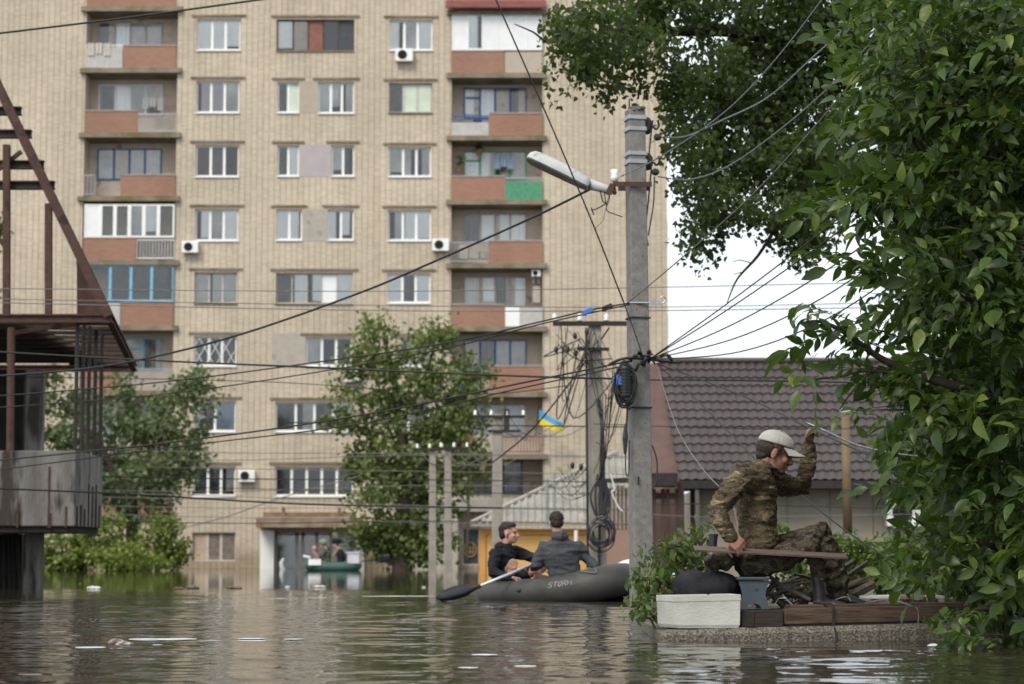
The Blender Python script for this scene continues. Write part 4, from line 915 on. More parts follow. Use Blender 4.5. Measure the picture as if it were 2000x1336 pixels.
for k in range(12):
    a = cl + V((R.uniform(-.12, .1), R.uniform(-.04, .02), R.uniform(-.06, .06))); b = a + V((R.uniform(-.1, .12), 0, R.uniform(-.07, .07))); q.tube(bez([a, (a + b) / 2 + V((0, -.03, .03)), b], 4), R.choice((.01, .014, .018)), 6)
q.tube(bez([P(1190, 712, MPY - .15), P(1220, 700, MPY - .2), cl, P(1322, 708, MPY - .1)], 6), .014, 6)
q.build('clamp_cluster', BLACKP, SC)
q = MB(); q.tube(bez([P(1226, 790, MPY - .2), P(1224, 825, MPY - .18), P(1222, 860, MPY - .16)], 4), .01, 6); q.chain([P(1222, 830, MPY - .16), P(1221, 855, MPY - .16), P(1221, 885, MPY - .16)], [.014, .026, .014], 8); q.tube(bez([P(1222, 885, MPY - .16), P(1222, 922, MPY - .16), P(1228, 925, MPY - .16), P(1229, 860, MPY - .16)], 5), .007, 6); q.build('hanging_loop', BLACKP, SC)
# cables down the right side of the pole
q = MB(); q.tube(bez([P(1275, 235, MPY), P(1268, 300, MPY), P(1272, 330, MPY), P(1262, 440, MPY), P(1266, 480, MPY)], 8), .008, 6); q.tube(bez([P(1278, 345, MPY), P(1276, 400, MPY), P(1266, 460, MPY)], 8), .007, 6)
for (px, py) in ((1284, 268), (1280, 336)): 
    q.ell(P(px, py, MPY - .02), (.04, .03, .035), nu=7, nv=5)
o_ = q.build('drop_cable', BLACKP); tag(o_, 'black cables and clamps dangling down the right side of the lamp pole top', 'cable')
q = MB(); q.tube(bez([P(1274, 870, MPY - .05), P(1283, 900, MPY - .05), P(1282, 940, MPY - .05), P(1272, 958, MPY - .05)], 6), .008, 6); o_ = q.build('drop_cable', BLACKP); tag(o_, 'short black cable loop low on the right of the lamp pole', 'cable')

# ------------------------------------------------------------------ overhead wires
def wire(pts, r, label, m=WIREM, group=None, twist=0, cat='overhead wire'):
    p = bez([P(*a) for a in pts], 10); q = MB()
    if twist:
        for s_ in (0, math.pi):
            out = []; L = 0
            pp_ = []
            for i in range(len(p) - 1):
                k = max(1, int((p[i + 1] - p[i]).length / .02)); pp_ += [p[i].lerp(p[i + 1], j / k) for j in range(k)]
            for i, c in enumerate(pp_):
                a = i * .02 / .12 * 2 * math.pi + s_; out.append(c + V((0, math.cos(a), math.sin(a))) * r * .9)
            q.tube(out, r * .8, 5)
    else: q.tube(p, r, 6)
    o = q.build('overhead_wire', m, smooth=True); tag(o, label, cat, group)
g_ = 'overhead wires across the street'
wire([(-60, 72, 22), (165, 45, 22), (350, 21, 22), (560, -8, 22)], .011, 'thick black wire crossing the top left corner', group=g_)
wire([(1152, 370, 19.9), (1040, 425, 20.5), (850, 510, 21), (700, 573, 21.5), (480, 650, 22), (300, 697, 22.5), (150, 722, 23), (-60, 738, 23.5)], .011, 'black cable sagging from the street lamp down to the left edge', group=g_)
wire([(960, -20, 19), (1070, 230, 19.3), (1155, 430, 19.5), (1218, 590, 19.8)], .007, 'thin straight wire slanting from the top edge down past the lamp', group=g_)
wire([(1218, 590, 19.8), (1240, 650, 19.8), (1255, 695, 19.8)], .006, 'short wire slanting across the face of the lamp pole', group=g_)
wire([(1230, 592, 19.8), (1150, 606, 20), (1040, 632, 21), (860, 672, 22), (600, 710, 23), (300, 748, 24), (-60, 778, 25)], .008, 'upper wire leaving the pole hook to the left, with blue clamp', group=g_)
wire([(1230, 595, 19.8), (1150, 612, 20), (1040, 637, 21), (860, 683, 22), (600, 730, 23), (300, 772, 24), (-60, 800, 25)], .007, 'lower wire leaving the pole hook to the left, below its twin', group=g_)
wire([(1215, 740, 20), (1000, 734, 21), (600, 717, 22), (300, 704, 23), (-60, 684, 24)], .011, 'thick nearly level cable from the splice box to the left edge', group=g_)
wire([(1230, 705, 19.8), (1000, 752, 21), (700, 812, 22), (350, 862, 23), (-60, 905, 24)], .009, 'upper of two cables drooping left from the pole clamp', group=g_)
wire([(1230, 712, 19.8), (1000, 762, 21), (700, 828, 22), (350, 872, 23), (-60, 925, 24)], .007, 'lower of two cables drooping left from the pole clamp', group=g_)
wire([(-60, 563, 28), (700, 569, 28), (1240, 562, 28), (1700, 552, 28)], .006, 'topmost of the level grey wires crossing the whole facade', WIREG, g_)
wire([(-60, 583, 29), (700, 596, 29), (1240, 600, 29), (1700, 592, 29)], .006, 'middle level grey wire crossing facade and sky', WIREG, g_)
wire([(-60, 590, 29.4), (700, 606, 29.4), (1240, 607, 29.4), (1700, 601, 29.4)], .007, 'lower level grey wire crossing facade and sky', WIREG, g_)
wire([(1290, 268, 20), (1340, 266, 19), (1410, 235, 18), (1500, 190, 17), (1590, 110, 16), (1690, 20, 15)], .0052, 'twisted silver cable rising from the upper clamp into the leaves', WIREL, g_, 1)
wire([(1284, 345, 20), (1350, 350, 19), (1430, 320, 18), (1540, 240, 17), (1640, 150, 16), (1720, 60, 15)], .0048, 'twisted silver cable rising from the lower clamp into the leaves', WIREL, g_, 1)
wire([(1212, 345, 19.9), (1300, 300, 19), (1420, 215, 18), (1520, 110, 17), (1620, -20, 16)], .0048, 'twisted cable from the white insulator up through the poplar leaves', WIREL, g_, 1)
wire([(1225, 592, 19.8), (1330, 505, 18.5), (1480, 370, 17), (1640, 190, 15.5), (1800, -10, 14)], .0055, 'thin wire climbing from the pole hook to the upper right', WIREG, g_)
for i, (e, lab) in enumerate((((1640, 425), 'steepest thin wire of the fan rising right from the pole clamp'), ((1655, 440), 'second steepest thin wire of the fan right of the clamp'), ((1700, 470), 'middle wire of the fan right of the clamp'), ((1760, 480), 'second lowest wire of the fan right of the clamp'), ((1800, 500), 'lowest and most sagging wire of the fan right of the clamp'))):
    sag = (4, 6, 18, 34, 52)[i]
    wire([(1268, 702, 19.8), (1268 + (e[0] - 1268) * .33, 702 + (e[1] - 702) * .33 + sag, 18.5), (1268 + (e[0] - 1268) * .66, 702 + (e[1] - 702) * .66 + sag, 17), (e[0], e[1], 15.5)], .0055, lab, WIREM, g_)
for i, (pts, r, lab) in enumerate((([(1283, 710, 19.8), (1450, 773, 17.5), (1600, 845, 15), (1760, 915, 13.5), (1900, 960, 12.5)], .0055, 'wire running down right from the pole, passing over the raised hand'),
    ([(1285, 712, 19.8), (1380, 800, 18), (1475, 897, 16)], .005, 'wire running down from the pole to behind the cap'),
    ([(1283, 714, 19.8), (1322, 835, 18), (1372, 915, 16.5), (1420, 965, 15)], .004, 'thin wire running down from the pole to the camouflaged back'),
    ([(1550, 955, 15), (1650, 1035, 14.5), (1760, 1105, 14), (1900, 1170, 13.6)], .005, 'thin wire slanting down behind the man towards the leaves'))):
    wire(pts, r, lab, WIREG if i == 2 else WIREM, g_)
wire([(1270, 742, 24), (1500, 744, 24), (1800, 750, 24)], .009, 'dark level cable in front of the upper tiled roof', group=g_)
wire([(1160, 828, 30), (1500, 838, 30), (1850, 834, 30)], .006, 'thin level wire in front of the lower tiled roof', group=g_)
wire([(560, 825, 36), (900, 830, 36), (1245, 834, 36)], .011, 'dark level wire passing behind the white insulators', group=g_)
wire([(1120, 752, 30), (900, 770, 32), (500, 745, 34), (-60, 735, 36)], .007, 'thin faint wire level with the sixth floor windows', group=g_)
wire([(960, 905, 40), (1040, 838, 37), (1130, 725, 34.5), (1190, 640, 34)], .014, 'cable climbing steeply from the low poles to the cross-arm pole', group=g_)
R = random.Random(21)
low = [(905, 12), (925, 8), (943, 14), (958, 26), (966, 20), (982, 6), (1000, 16), (874, 8), (889, -4), (950, -6), (1012, 2)]
low.sort(key=lambda k_: k_[0])
for i, (y, dy) in enumerate(low):
    Yw = 40 + i * .9
    wire([(-60, y + R.uniform(-4, 4), Yw), (420, y + 10, Yw), (830, y + dy + 4, Yw), (1250, y + dy + 10, Yw)], .012 if i in (3, 10) else .0075, ('topmost', 'second', 'third', 'fourth', 'fifth', 'sixth', 'seventh', 'eighth', 'ninth', 'tenth', 'lowest')[i] + ' thin low wire from the top, strung over the water towards the kiosk', WIREM if i in (3, 4, 10) else WIREG, 'low wires over the water')
wire([(-60, 952, 28), (250, 965, 30), (600, 985, 32), (980, 992, 34)], .013, 'thick dark cable sagging across the concrete parapet on the left', group=g_)
wire([(340, 1035, 60), (440, 1010, 58), (540, 975, 56), (700, 930, 54)], .014, 'wire climbing in front of the entrance canopy', WIREG, g_)
wire([(1270, 985, 41), (1420, 985, 41), (1800, 995, 41)], .01, 'dark level wire along the plaster wall of the tiled house', group=g_)
wire([(1270, 1005, 42), (1420, 1010, 42), (1800, 1004, 42)], .008, 'lower level wire along the plaster wall of the tiled house', WIREG, g_)
for (px, py, m, lab) in ((1148, 608, MATS['blue_sticker'], 'small blue clamp on the wires left of the pole'), (1186, 600, BLACKP, 'small black clamp with yellow wire left of the pole')):
    q = MB(); c = P(px, py, 19.9); q.obox(c, (.045, 0, .018), (0, .02, 0), (-.008, 0, .02)); q.obox(c + V((-.03, 0, -.02)), (.02, 0, .0), (0, .015, 0), (0, 0, .02)); o_ = q.build('wire_clamp', m, bevel=.004); tag(o_, lab, 'wire clamp')
# ------------------------------------------------------------------ people
def skin_mat(name, c):
    m = mat(name, tuple(x * .85 for x in c), c, 18, rough=.55, spec=.35); m.node_tree.nodes['Principled BSDF'].inputs['Subsurface Weight'].default_value = 0.08
    m.node_tree.nodes['Principled BSDF'].inputs['Subsurface Radius'].default_value = (.01, .004, .002); return m
SKIN = skin_mat('weathered_skin', (0.30, 0.155, 0.105)); SKINP = skin_mat('pale_skin', (0.50, 0.28, 0.21))
HAIRM = mat('dark_hair', (0.018, 0.013, 0.01), (0.045, 0.032, 0.024), 70, rough=.7, stretch=(1, 1, .4))
JCAMO = camo_mat('tan_camouflage', [(0.34, (0.05, 0.036, 0.024)), (0.43, (0.105, 0.078, 0.05)), (0.5, (0.075, 0.062, 0.036)), (0.58, (0.165, 0.125, 0.08)), (0.66, (0.29, 0.24, 0.175))], 10, (1, 1, 2.2))
TCAMO = camo_mat('dark_camouflage', [(0.38, (0.035, 0.028, 0.022)), (0.46, (0.085, 0.07, 0.05)), (0.54, (0.055, 0.055, 0.035)), (0.62, (0.12, 0.1, 0.075)), (0.72, (0.2, 0.17, 0.13))], 12)
def frame(fwd, up):
    f = V(fwd).normalized(); l = V(up).cross(f).normalized(); u = f.cross(l).normalized()
    return Matrix((f, l, u)).transposed()
def head_parts(mb, c, R, s):
    T = lambda x, y, z: V(c) + R @ (V((x, y, z)) * s)
    E = lambda p, r, RR=None: mb.ell(T(*p), tuple(k * s for k in r), R @ RR if RR else R, 20, 12)
    E((-.012, 0, .035), (.096, .074, .088)); E((.03, 0, -.035), (.062, .056, .08)); E((.058, 0, -.092), (.026, .03, .02)); E((.01, 0, -.075), (.055, .05, .035))
    mb.chain([T(.082, 0, .012), T(.104, 0, -.022), T(.108, 0, -.034)], [.009 * s, .013 * s, .016 * s]); 
    for y in (-.012, .012): E((.098, y, -.037), (.011, .009, .008))
    E((.083, 0, .022), (.014, .045, .010)); 
    for y in (-.036, .036): E((.066, y, -.03), (.022, .02, .022))
    E((.088, 0, -.060), (.011, .022, .007)); E((.087, 0, -.072), (.011, .02, .007)); 
    ey = Matrix.Rotation(.25, 3, 'Y')
    for y in (-.076, .076): E((-.004, y, -.012), (.018, .007, .031), ey); E((-.004, y * 1.04, -.032), (.009, .006, .011))
def eyes(c, R, s, parent):
    q = MB()
    for y in (-.031, .031): q.ell(V(c) + R @ (V((.079, y, .004)) * s), (.011 * s,) * 3, nu=10, nv=8)
    q.build('eyes', mat('eye_dark', (0.03, 0.02, 0.015), (0.05, 0.035, 0.03), 50, rough=.2), parent, smooth=True)
def hand_parts(mb, wrist, d, n, curl=(40, 45, 30), s=1.0, thumb=1, spread=.1):
    d = V(d).normalized(); n = V(n); n = (n - d * n.dot(d)).normalized(); b = d.cross(n) * thumb      # b points to the thumb side
    w0 = V(wrist)
    L = (.074, .082, .076, .060); out = []
    for k in range(4):
        o_ = (.034 - .0225 * k) * s; base = w0 + d * (.088 - .004 * abs(k - 1)) * s + b * o_
        mb.chain([w0 + b * o_ * .6 + d * .01 * s, w0 + d * .05 * s + b * o_ * .9, base], [.016 * s, .0155 * s, .0125 * s], 8)
        dd = (d + b * spread * (1.2 - k * .8)).normalized(); p = base; pts = [p]; a = 0
        for j, f_ in enumerate((.45, .31, .24)):
            a += math.radians(curl[j] * (1 + .12 * k)); v = dd * math.cos(a) + n * math.sin(a); p = p + v * L[k] * f_ * s; pts.append(p)
        mb.chain(pts, [.0102 * s, .0095 * s, .0088 * s, .0072 * s], 8)
    tb = w0 + d * .022 * s + b * .028 * s; t1 = tb + (d * .55 + b * .75 + n * .25).normalized() * .042 * s; t2 = t1 + (d * .85 + b * .3 + n * .45).normalized() * .034 * s; t3 = t2 + (d * .9 + b * .0 + n * .5).normalized() * .024 * s
    mb.chain([w0 + d * .01 * s + b * .015 * s, tb, t1, t2, t3], [.015 * s, .015 * s, .0125 * s, .0105 * s, .008 * s], 8)
def cloth_fold(f1=14, a1=.007, f2=34, a2=.0035, st=(1, 1, 2.2), seed=0):
    def f(p):
        q = V((p.x * st[0], p.y * st[1], p.z * st[2])); a = noise.noise(q * f1 + V((seed, 0, 0))); b = noise.noise(q * f2 + V((0, seed, 3)))
        return (0.5 - abs(a)) * a1 * 2 - a1 * .6 + b * a2
    return f

# --- the seated man -----------------------------------------------------
MY = 13.2
def M(px, py, dy=0.0): return P(px, py, MY + dy)
man = empty('person', M(1475, 1124), 'person in camouflage clothes and pale cap seated on the slab, one hand raised', 'person')
Rh = frame((.965, -.03, -.26), (.26, 0, .965)); hc = M(1512, 884, .0); hs = 1.04
q = MB(); head_parts(q, hc, Rh, hs)
q.chain([hc + Rh @ V((-.035, 0, -.05)), M(1492, 918), M(1478, 940)], [.054, .055, .07])
q.chain([M(1478, 945), M(1480, 1000), M(1480, 1075)], [.09, .08, .09])
shN, shF = M(1447, 932, -.19), M(1497, 934, .17); elN, wrN = M(1401, 996, -.25), M(1424, 1046, -.27); elF, wrF = M(1567, 950, .2), M(1580, 868, .16)
q.chain([shN, elN, wrN], [.05, .04, .028]); q.chain([shF, elF, wrF], [.05, .04, .027])
hip = M(1480, 1090)
knN, anN = M(1588, 1060, -.13), M(1602, 1150, -.12); knF, anF = M(1606, 1042, .1), M(1637, 1150, .12)
q.chain([hip + V((0, -.09, -.03)), knN, anN], [.045, .03, .02]); q.chain([hip + V((0, .09, 0)), knF, anF], [.045, .03, .02])
dN = (M(1436, 1070, -.29) - wrN); hand_parts(q, wrN, dN + V((.02, 0, .02)), (.15, .95, -.5), (28, 50, 35), 1.0, -1)
hand_parts(q, wrF, M(1583, 838, .15) - wrF, (.75, -.6, .2), (55, 60, 35), .95, -1, .02)
remesh(q, 'body', SKIN, man, .005, 2)
eyes(hc, Rh, hs, man)
def HT(x, y, z): return hc + Rh @ (V((x, y, z)) * hs)
# hair, beard shadow
q = MB(); q.ell(HT(-.028, 0, .018), (.086 * hs, .079 * hs, .072 * hs), Rh); q.ell(HT(-.058, 0, -.03), (.045, .062, .045), Rh); 
for y in (-.074, .074): q.chain([HT(.02, y, .03), HT(.022, y, -.005)], [.012, .008], 8)
remesh(q, 'hair', HAIRM, man, .006, 1, lambda p: noise.noise(p * 90) * .004)
q = MB(); q.ell(HT(.094, 0, -.049), (.012, .026, .007), Rh, 12, 8); q.ell(HT(.062, 0, -.098), (.03, .034, .018), Rh, 12, 8)
q.build('beard', mat('stubble', (0.05, 0.032, 0.024), (0.09, 0.055, 0.04), 60, rough=.9), man, smooth=True)
# cap
CAPM = mat('pale_grey_cotton', (0.36, 0.35, 0.32), (0.43, 0.42, 0.39), 20, rough=.9, bump=.003, bscale=70, c3=(0.28, 0.27, 0.24), s3=9)
q = MB(); cc = HT(.0, 0, .047); vs = []; nu_, nv_ = 36, 12
for i in range(nv_ + 1):
    ph = math.pi / 2 * i / nv_
    for j in range(nu_):
        th = 2 * math.pi * j / nu_; seam = 1 + .012 * abs(math.cos(3 * th)); 
        vs.append(cc + Rh @ V((.112 * math.cos(th) * math.cos(ph) ** .85 * seam, .091 * math.sin(th) * math.cos(ph) ** .85 * seam, .084 * math.sin(ph) - .004 * math.cos(th))))
q.add(vs, [(i * nu_ + j, i * nu_ + (j + 1) % nu_, (i + 1) * nu_ + (j + 1) % nu_, (i + 1) * nu_ + j) for i in range(nv_) for j in range(nu_)])
for k in range(6):
    a = k * math.pi / 3 + .52; q.tube([cc + Rh @ V((.114 * math.cos(a) * math.cos(ph), .093 * math.sin(a) * math.cos(ph), .086 * math.sin(ph))) for ph in np.linspace(0, 1.5, 9)], .0016, 5)
q.ell(cc + Rh @ V((0, 0, .086)), (.008, .008, .005), Rh, 8, 6)
cp = q.build('cap', CAPM, man, smooth=True); so2 = cp.modifiers.new('t', 'SOLIDIFY'); so2.thickness = .003
q = MB(); vs = []; n1, n2 = 15, 7
for lay in (0, -.004):
    for i in range(n1):
        a = -1.15 + 2.3 * i / (n1 - 1)
        for j in range(n2):
            t_ = j / (n2 - 1); r0_ = V((.108 * math.cos(a), .088 * math.sin(a), 0)); ext = .085 * math.cos(a) ** .8
            vs.append(cc + Rh @ (r0_ + V((ext * t_, .01 * math.sin(a) * t_, -.002 - .022 * t_ - .030 * abs(math.sin(a)) ** 2 * (.3 + .7 * t_) + lay))))
N_ = n1 * n2; fs = []
for i in range(n1 - 1):
    for j in range(n2 - 1): a_ = i * n2 + j; fs += [(a_, a_ + n2, a_ + n2 + 1, a_ + 1), (N_ + a_, N_ + a_ + 1, N_ + a_ + n2 + 1, N_ + a_ + n2)]
for i in range(n1 - 1): a_ = i * n2 + n2 - 1; fs.append((a_, a_ + n2, N_ + a_ + n2, N_ + a_))
q.add(vs, fs); q.build('brim', CAPM, cp, smooth=True)
# jacket
q = MB()
q.chain([M(1484, 1068), M(1480, 1030), M(1479, 990), M(1478, 955), M(1480, 932), M(1487, 918)], [(.118, .165), (.112, .155), (.118, .165), (.122, .18), (.105, .165), (.075, .1)], 24, side=(1, 0, 0))
q.chain([M(1477, 938, -.1), shN, M(1424, 962, -.23), elN, M(1410, 1022, -.27), M(1423, 1042, -.27)], [.1, .083, .07, .062, .053, .046], 16)
q.chain([M(1482, 938, .08), shF, M(1535, 948, .19), elF, M(1577, 912, .18), M(1580, 880, .165)], [.1, .085, .07, .062, .05, .045], 16)
q.chain([M(1490, 920, -.05), M(1494, 912, .0), M(1490, 920, .05)], [.05, .055, .05], 12)
jk = remesh(q, 'jacket', JCAMO, man, .007, 3, cloth_fold(8, .011, 30, .007, (1, 1, 2.8)))
q = MB(); ncx = M(1489, 914); RN = frame((.35, 0, -.1), (0, .0, 1))
q.chain([M(1476, 922, -.05), M(1470, 926, 0), M(1476, 922, .06)], [.04, .05, .04], 10); q.tube([ncx + V((.082 * math.cos(a), .078 * math.sin(a), -.018 * math.cos(a) + .006)) for a in np.linspace(0, 2 * math.pi, 25)], [(.009, .022)] * 25, 8, side=(0, 0, 1)); q.build('collar', JCAMO, jk, smooth=True)
for a_, b_, r_ in ((M(1421, 1040, -.27), M(1427, 1049, -.275), .044), (M(1580, 882, .165), M(1580, 872, .162), .042)):
    q = MB(); q.chain([a_, b_], r_, 14); q.build('cuff', JCAMO, jk, smooth=True)
q = MB(); q.tube(bez([M(1510, 925, -.02), M(1514, 970, -.0), M(1516, 1020, -.0), M(1513, 1062, -.0)], 6), .005, 5); q.build('zip', DSTEEL, jk)
# trousers
q = MB()
q.chain([M(1486, 1072), M(1478, 1088), M(1470, 1100)], [(.105, .16), (.125, .175), (.11, .165)], 20, side=(1, 0, 0))
q.chain([hip + V((.0, -.085, -.03)), M(1538, 1086, -.11), knN, M(1594, 1096, -.125), M(1600, 1122, -.12)], [.09, .078, .078, .06, .046], 16)
q.chain([hip + V((.0, .085, -.01)), M(1545, 1066, .1), knF, M(1620, 1092, .11), M(1636, 1140, .12), M(1637, 1152, .12)], [.095, .082, .084, .086, .078, .064], 16)
remesh(q, 'trousers', TCAMO, man, .008, 3, cloth_fold(9, .016, 24, .006, (1.6, 1, 1.6), 5))
# rubber boot (near) and slip-on shoe (far)
BOOT = mat('black_rubber', (0.012, 0.011, 0.011), (0.025, 0.023, 0.022), 20, rough=.45, spec=.5)
q = MB(); q.chain([M(1592, 1104, -.12), M(1599, 1145, -.12), M(1603, 1176, -.12)], [.036, .038, .042], 14); q.chain([M(1600, 1179, -.12), M(1622, 1181, -.13), M(1648, 1184, -.15)], [(.045, .036), (.042, .034), (.036, .024)], 12, side=(0, 1, 0)); remesh(q, 'boot', BOOT, man, .007, 2, lambda p: noise.noise(p * 18) * .004)
q = MB(); q.chain([M(1634, 1166, .12), M(1650, 1171, .115), M(1690, 1181, .09)], [(.048, .045), (.048, .042), (.042, .022)], 14, side=(0, 1, 0)); q.chain([M(1637, 1150, .12), M(1636, 1168, .12)], [.045, .05], 12); sh_ = remesh(q, 'shoe', BOOT, man, .006, 2)
q = MB(); q.tube(bez([M(1630, 1172, .06), M(1652, 1166, .06), M(1662, 1175, .05), M(1655, 1160, .07)], 6), .003, 5); q.build('shoe_piping', STEEL, sh_)

# held wire and board
q = MB(); q.tube(bez([M(1573, 826, .14), M(1583, 829, .13), M(1620, 845, .05), M(1665, 866, -.1), M(1708, 878, -.3), M(1765, 888, -.5), M(1860, 893, -.6), M(1930, 860, -.6)], 8), .0062, 7); o_ = q.build('held_wire', WIREL, smooth=True); tag(o_, 'silver wire held in the raised hand and running right into the leaves', 'wire')
BOARD = mat('worn_red_brown_board', (0.085, 0.058, 0.047), (0.165, 0.125, 0.105), 7, rough=.85, stretch=(1, 9, 9), bump=.004, bscale=20)
b0, b1 = M(1357, 1071, -.30), M(1656, 1087, -.30); q = MB(); ax = (b1 - b0); upb = V((0, .8, .62)); q.obox((b0 + b1) / 2 + V((0, .06, .0)), ax / 2, V((0, .055, .012)), V((0, -.0015, .006)))
o_ = q.build('loose_board', BOARD, bevel=.002); tag(o_, 'long thin reddish board gripped across the lap of the seated man', 'board')

# ------------------------------------------------------------------ ledge and what lies on it
LEDM = mat('pebbled_concrete', (0.06, 0.053, 0.043), (0.23, 0.205, 0.17), 75, rough=.95, bump=.012, bscale=90, c3=(0.16, 0.14, 0.11), s3=3, t3=.55, ramp=(.38, .62))
lx0, lx1 = P(1290, 1240, 12.6).x, 4.3
q = MB(); n_ = 220; vs = []
R = random.Random(3)
def ztop(x): return .06 + .052 * min(1, max(0, (x - lx0) / 2.0)) 
for i in range(n_ + 1):
    x = lx0 + (lx1 - lx0) * i / n_; j = .012 * noise.noise(V((x * 9, 0, 0))) + .008 * noise.noise(V((x * 31, 2, 0))); z = ztop(x) + .006 * noise.noise(V((x * 14, 5, 0)))
    edge = min(1, i / 4)
    vs += [(x, 12.6 + j + .02, -.3), (x, 12.6 + j, z - .03), (x, 12.62 + j, z * (.7 + .3 * edge)), (x, 13.3, z), (x, 14.4, z), (x, 14.45, -.3)]
q.add(vs, [(i * 6 + k, (i + 1) * 6 + k, (i + 1) * 6 + k + 1, i * 6 + k + 1) for i in range(n_) for k in range(5)] + [(0, 1, 2, 3, 4, 5)[::-1]])
o_ = q.build('concrete_ledge', LEDM, smooth=False); tag(o_, 'low pebbled concrete slab just above the water carrying the man and debris', 'concrete slab')
FOAM = mat('dirty_white_foam', (0.42, 0.41, 0.37), (0.55, 0.54, 0.50), 2.5, rough=.9, bump=.003, bscale=60, c3=(0.36, 0.32, 0.26), s3=4, t3=.66, stretch=(1, 1, 1.5))
f0, f1 = P(1322, 1228, 12.66), P(1446, 1226, 12.66); zt = P(0, 1164, 12.66).z; zb = ztop(f0.x) + .008
fx0 = P(1288, 1200, 12.95).x; 
fb = empty('foam_box', ((f0.x + f1.x) / 2, 12.85, zb), 'dirty white foam box standing on the corner of the concrete slab', 'foam box')
ca, cb_, cd, ce = V((f0.x, 12.66, 0)), V((f1.x, 12.68, 0)), V((f1.x - .03, 13.02, 0)), V((fx0 - .01, 12.98, 0))
def ring(ins): 
    c = (ca + cb_ + cd + ce) / 4; out = []
    for p in (ca, cb_, cd, ce): dv = c - p; out.append(p + dv.normalized() * ins)
    return out
q = MB(); vs = []; z3 = zt
for z, ins in ((zb, .012), (zb + .02, 0), (z3 - .035, -.004), (z3 - .034, -.008), (z3, -.008), (z3, .035), (zb + .03, .045)):
    for k, p in enumerate(ring(ins)): vs.append((p.x, p.y, z + (.008 if k in (1, 2) and z > z3 - .04 else 0)))
q.add(vs, [(i * 4 + k, i * 4 + (k + 1) % 4, (i + 1) * 4 + (k + 1) % 4, (i + 1) * 4 + k) for i in range(6) for k in range(4)] + [(3, 2, 1, 0), (24, 25, 26, 27)]); q.build('box_shell', FOAM, fb, bevel=.006)
# black sack with camouflage cloth
q = MB(); sc_ = P(1378, 1146, 13.15)
q.ell(sc_ + V((0, 0, -.02)), (.205, .17, .098)); q.ell(sc_ + V((-.07, 0, .01)), (.13, .15, .085)); q.ell(sc_ + V((.07, -.02, .0)), (.13, .15, .09)); q.box((sc_.x - .15, 13.03, ztop(1.) ), (sc_.x + .15, 13.25, sc_.z))
o_ = remesh(q, 'black_sack', mat('black_cloth', (0.010, 0.010, 0.013), (0.02, 0.02, 0.025), 6, rough=.85), None, .009, 4, lambda p: .012 * (.4 - abs(noise.noise(V((p.x * 9, p.y * 5, p.z * 3))))) + .004 * noise.noise(p * 30), origin=(sc_.x, 13.15, ztop(1.)))
tag(o_, 'bulging black sack lying behind the white foam box', 'sack')
q = MB(); c = P(1408, 1096, 13.12); q.ell(c, (.10, .1, .055)); q.ell(c + V((.03, -.02, .02)), (.08, .08, .05)); q.ell(c + V((-.05, .0, -.035)), (.035, .06, .05)); 
o_ = remesh(q, 'camouflage_bag', TCAMO, None, .008, 2, cloth_fold(14, .02, 34, .01, (1, 1, .7), 8), origin=(c.x, 13.12, c.z - .06)); tag(o_, 'crumpled dark camouflage bag on top of the black sack', 'bag')
q = MB(); q.tube([P(1392, 1066, 13.3), P(1394, 1046, 13.3)], .026, 12); q.tube([P(1394, 1047, 13.3), P(1394, 1043, 13.3)], .03, 12); o_ = q.build('flask', BLACKP, smooth=False); tag(o_, 'black cylinder flask rising behind the left end of the board', 'flask')
q = MB(); q.beam(P(1436, 992, 13.45), P(1452, 1068, 13.4), .022, .014); o_ = q.build('wooden_stake', mat('pale_wood', (0.2, 0.15, 0.1), (0.3, 0.23, 0.16), 8, rough=.9)); tag(o_, 'short pale stake upright between the bent arm and the back', 'stake')
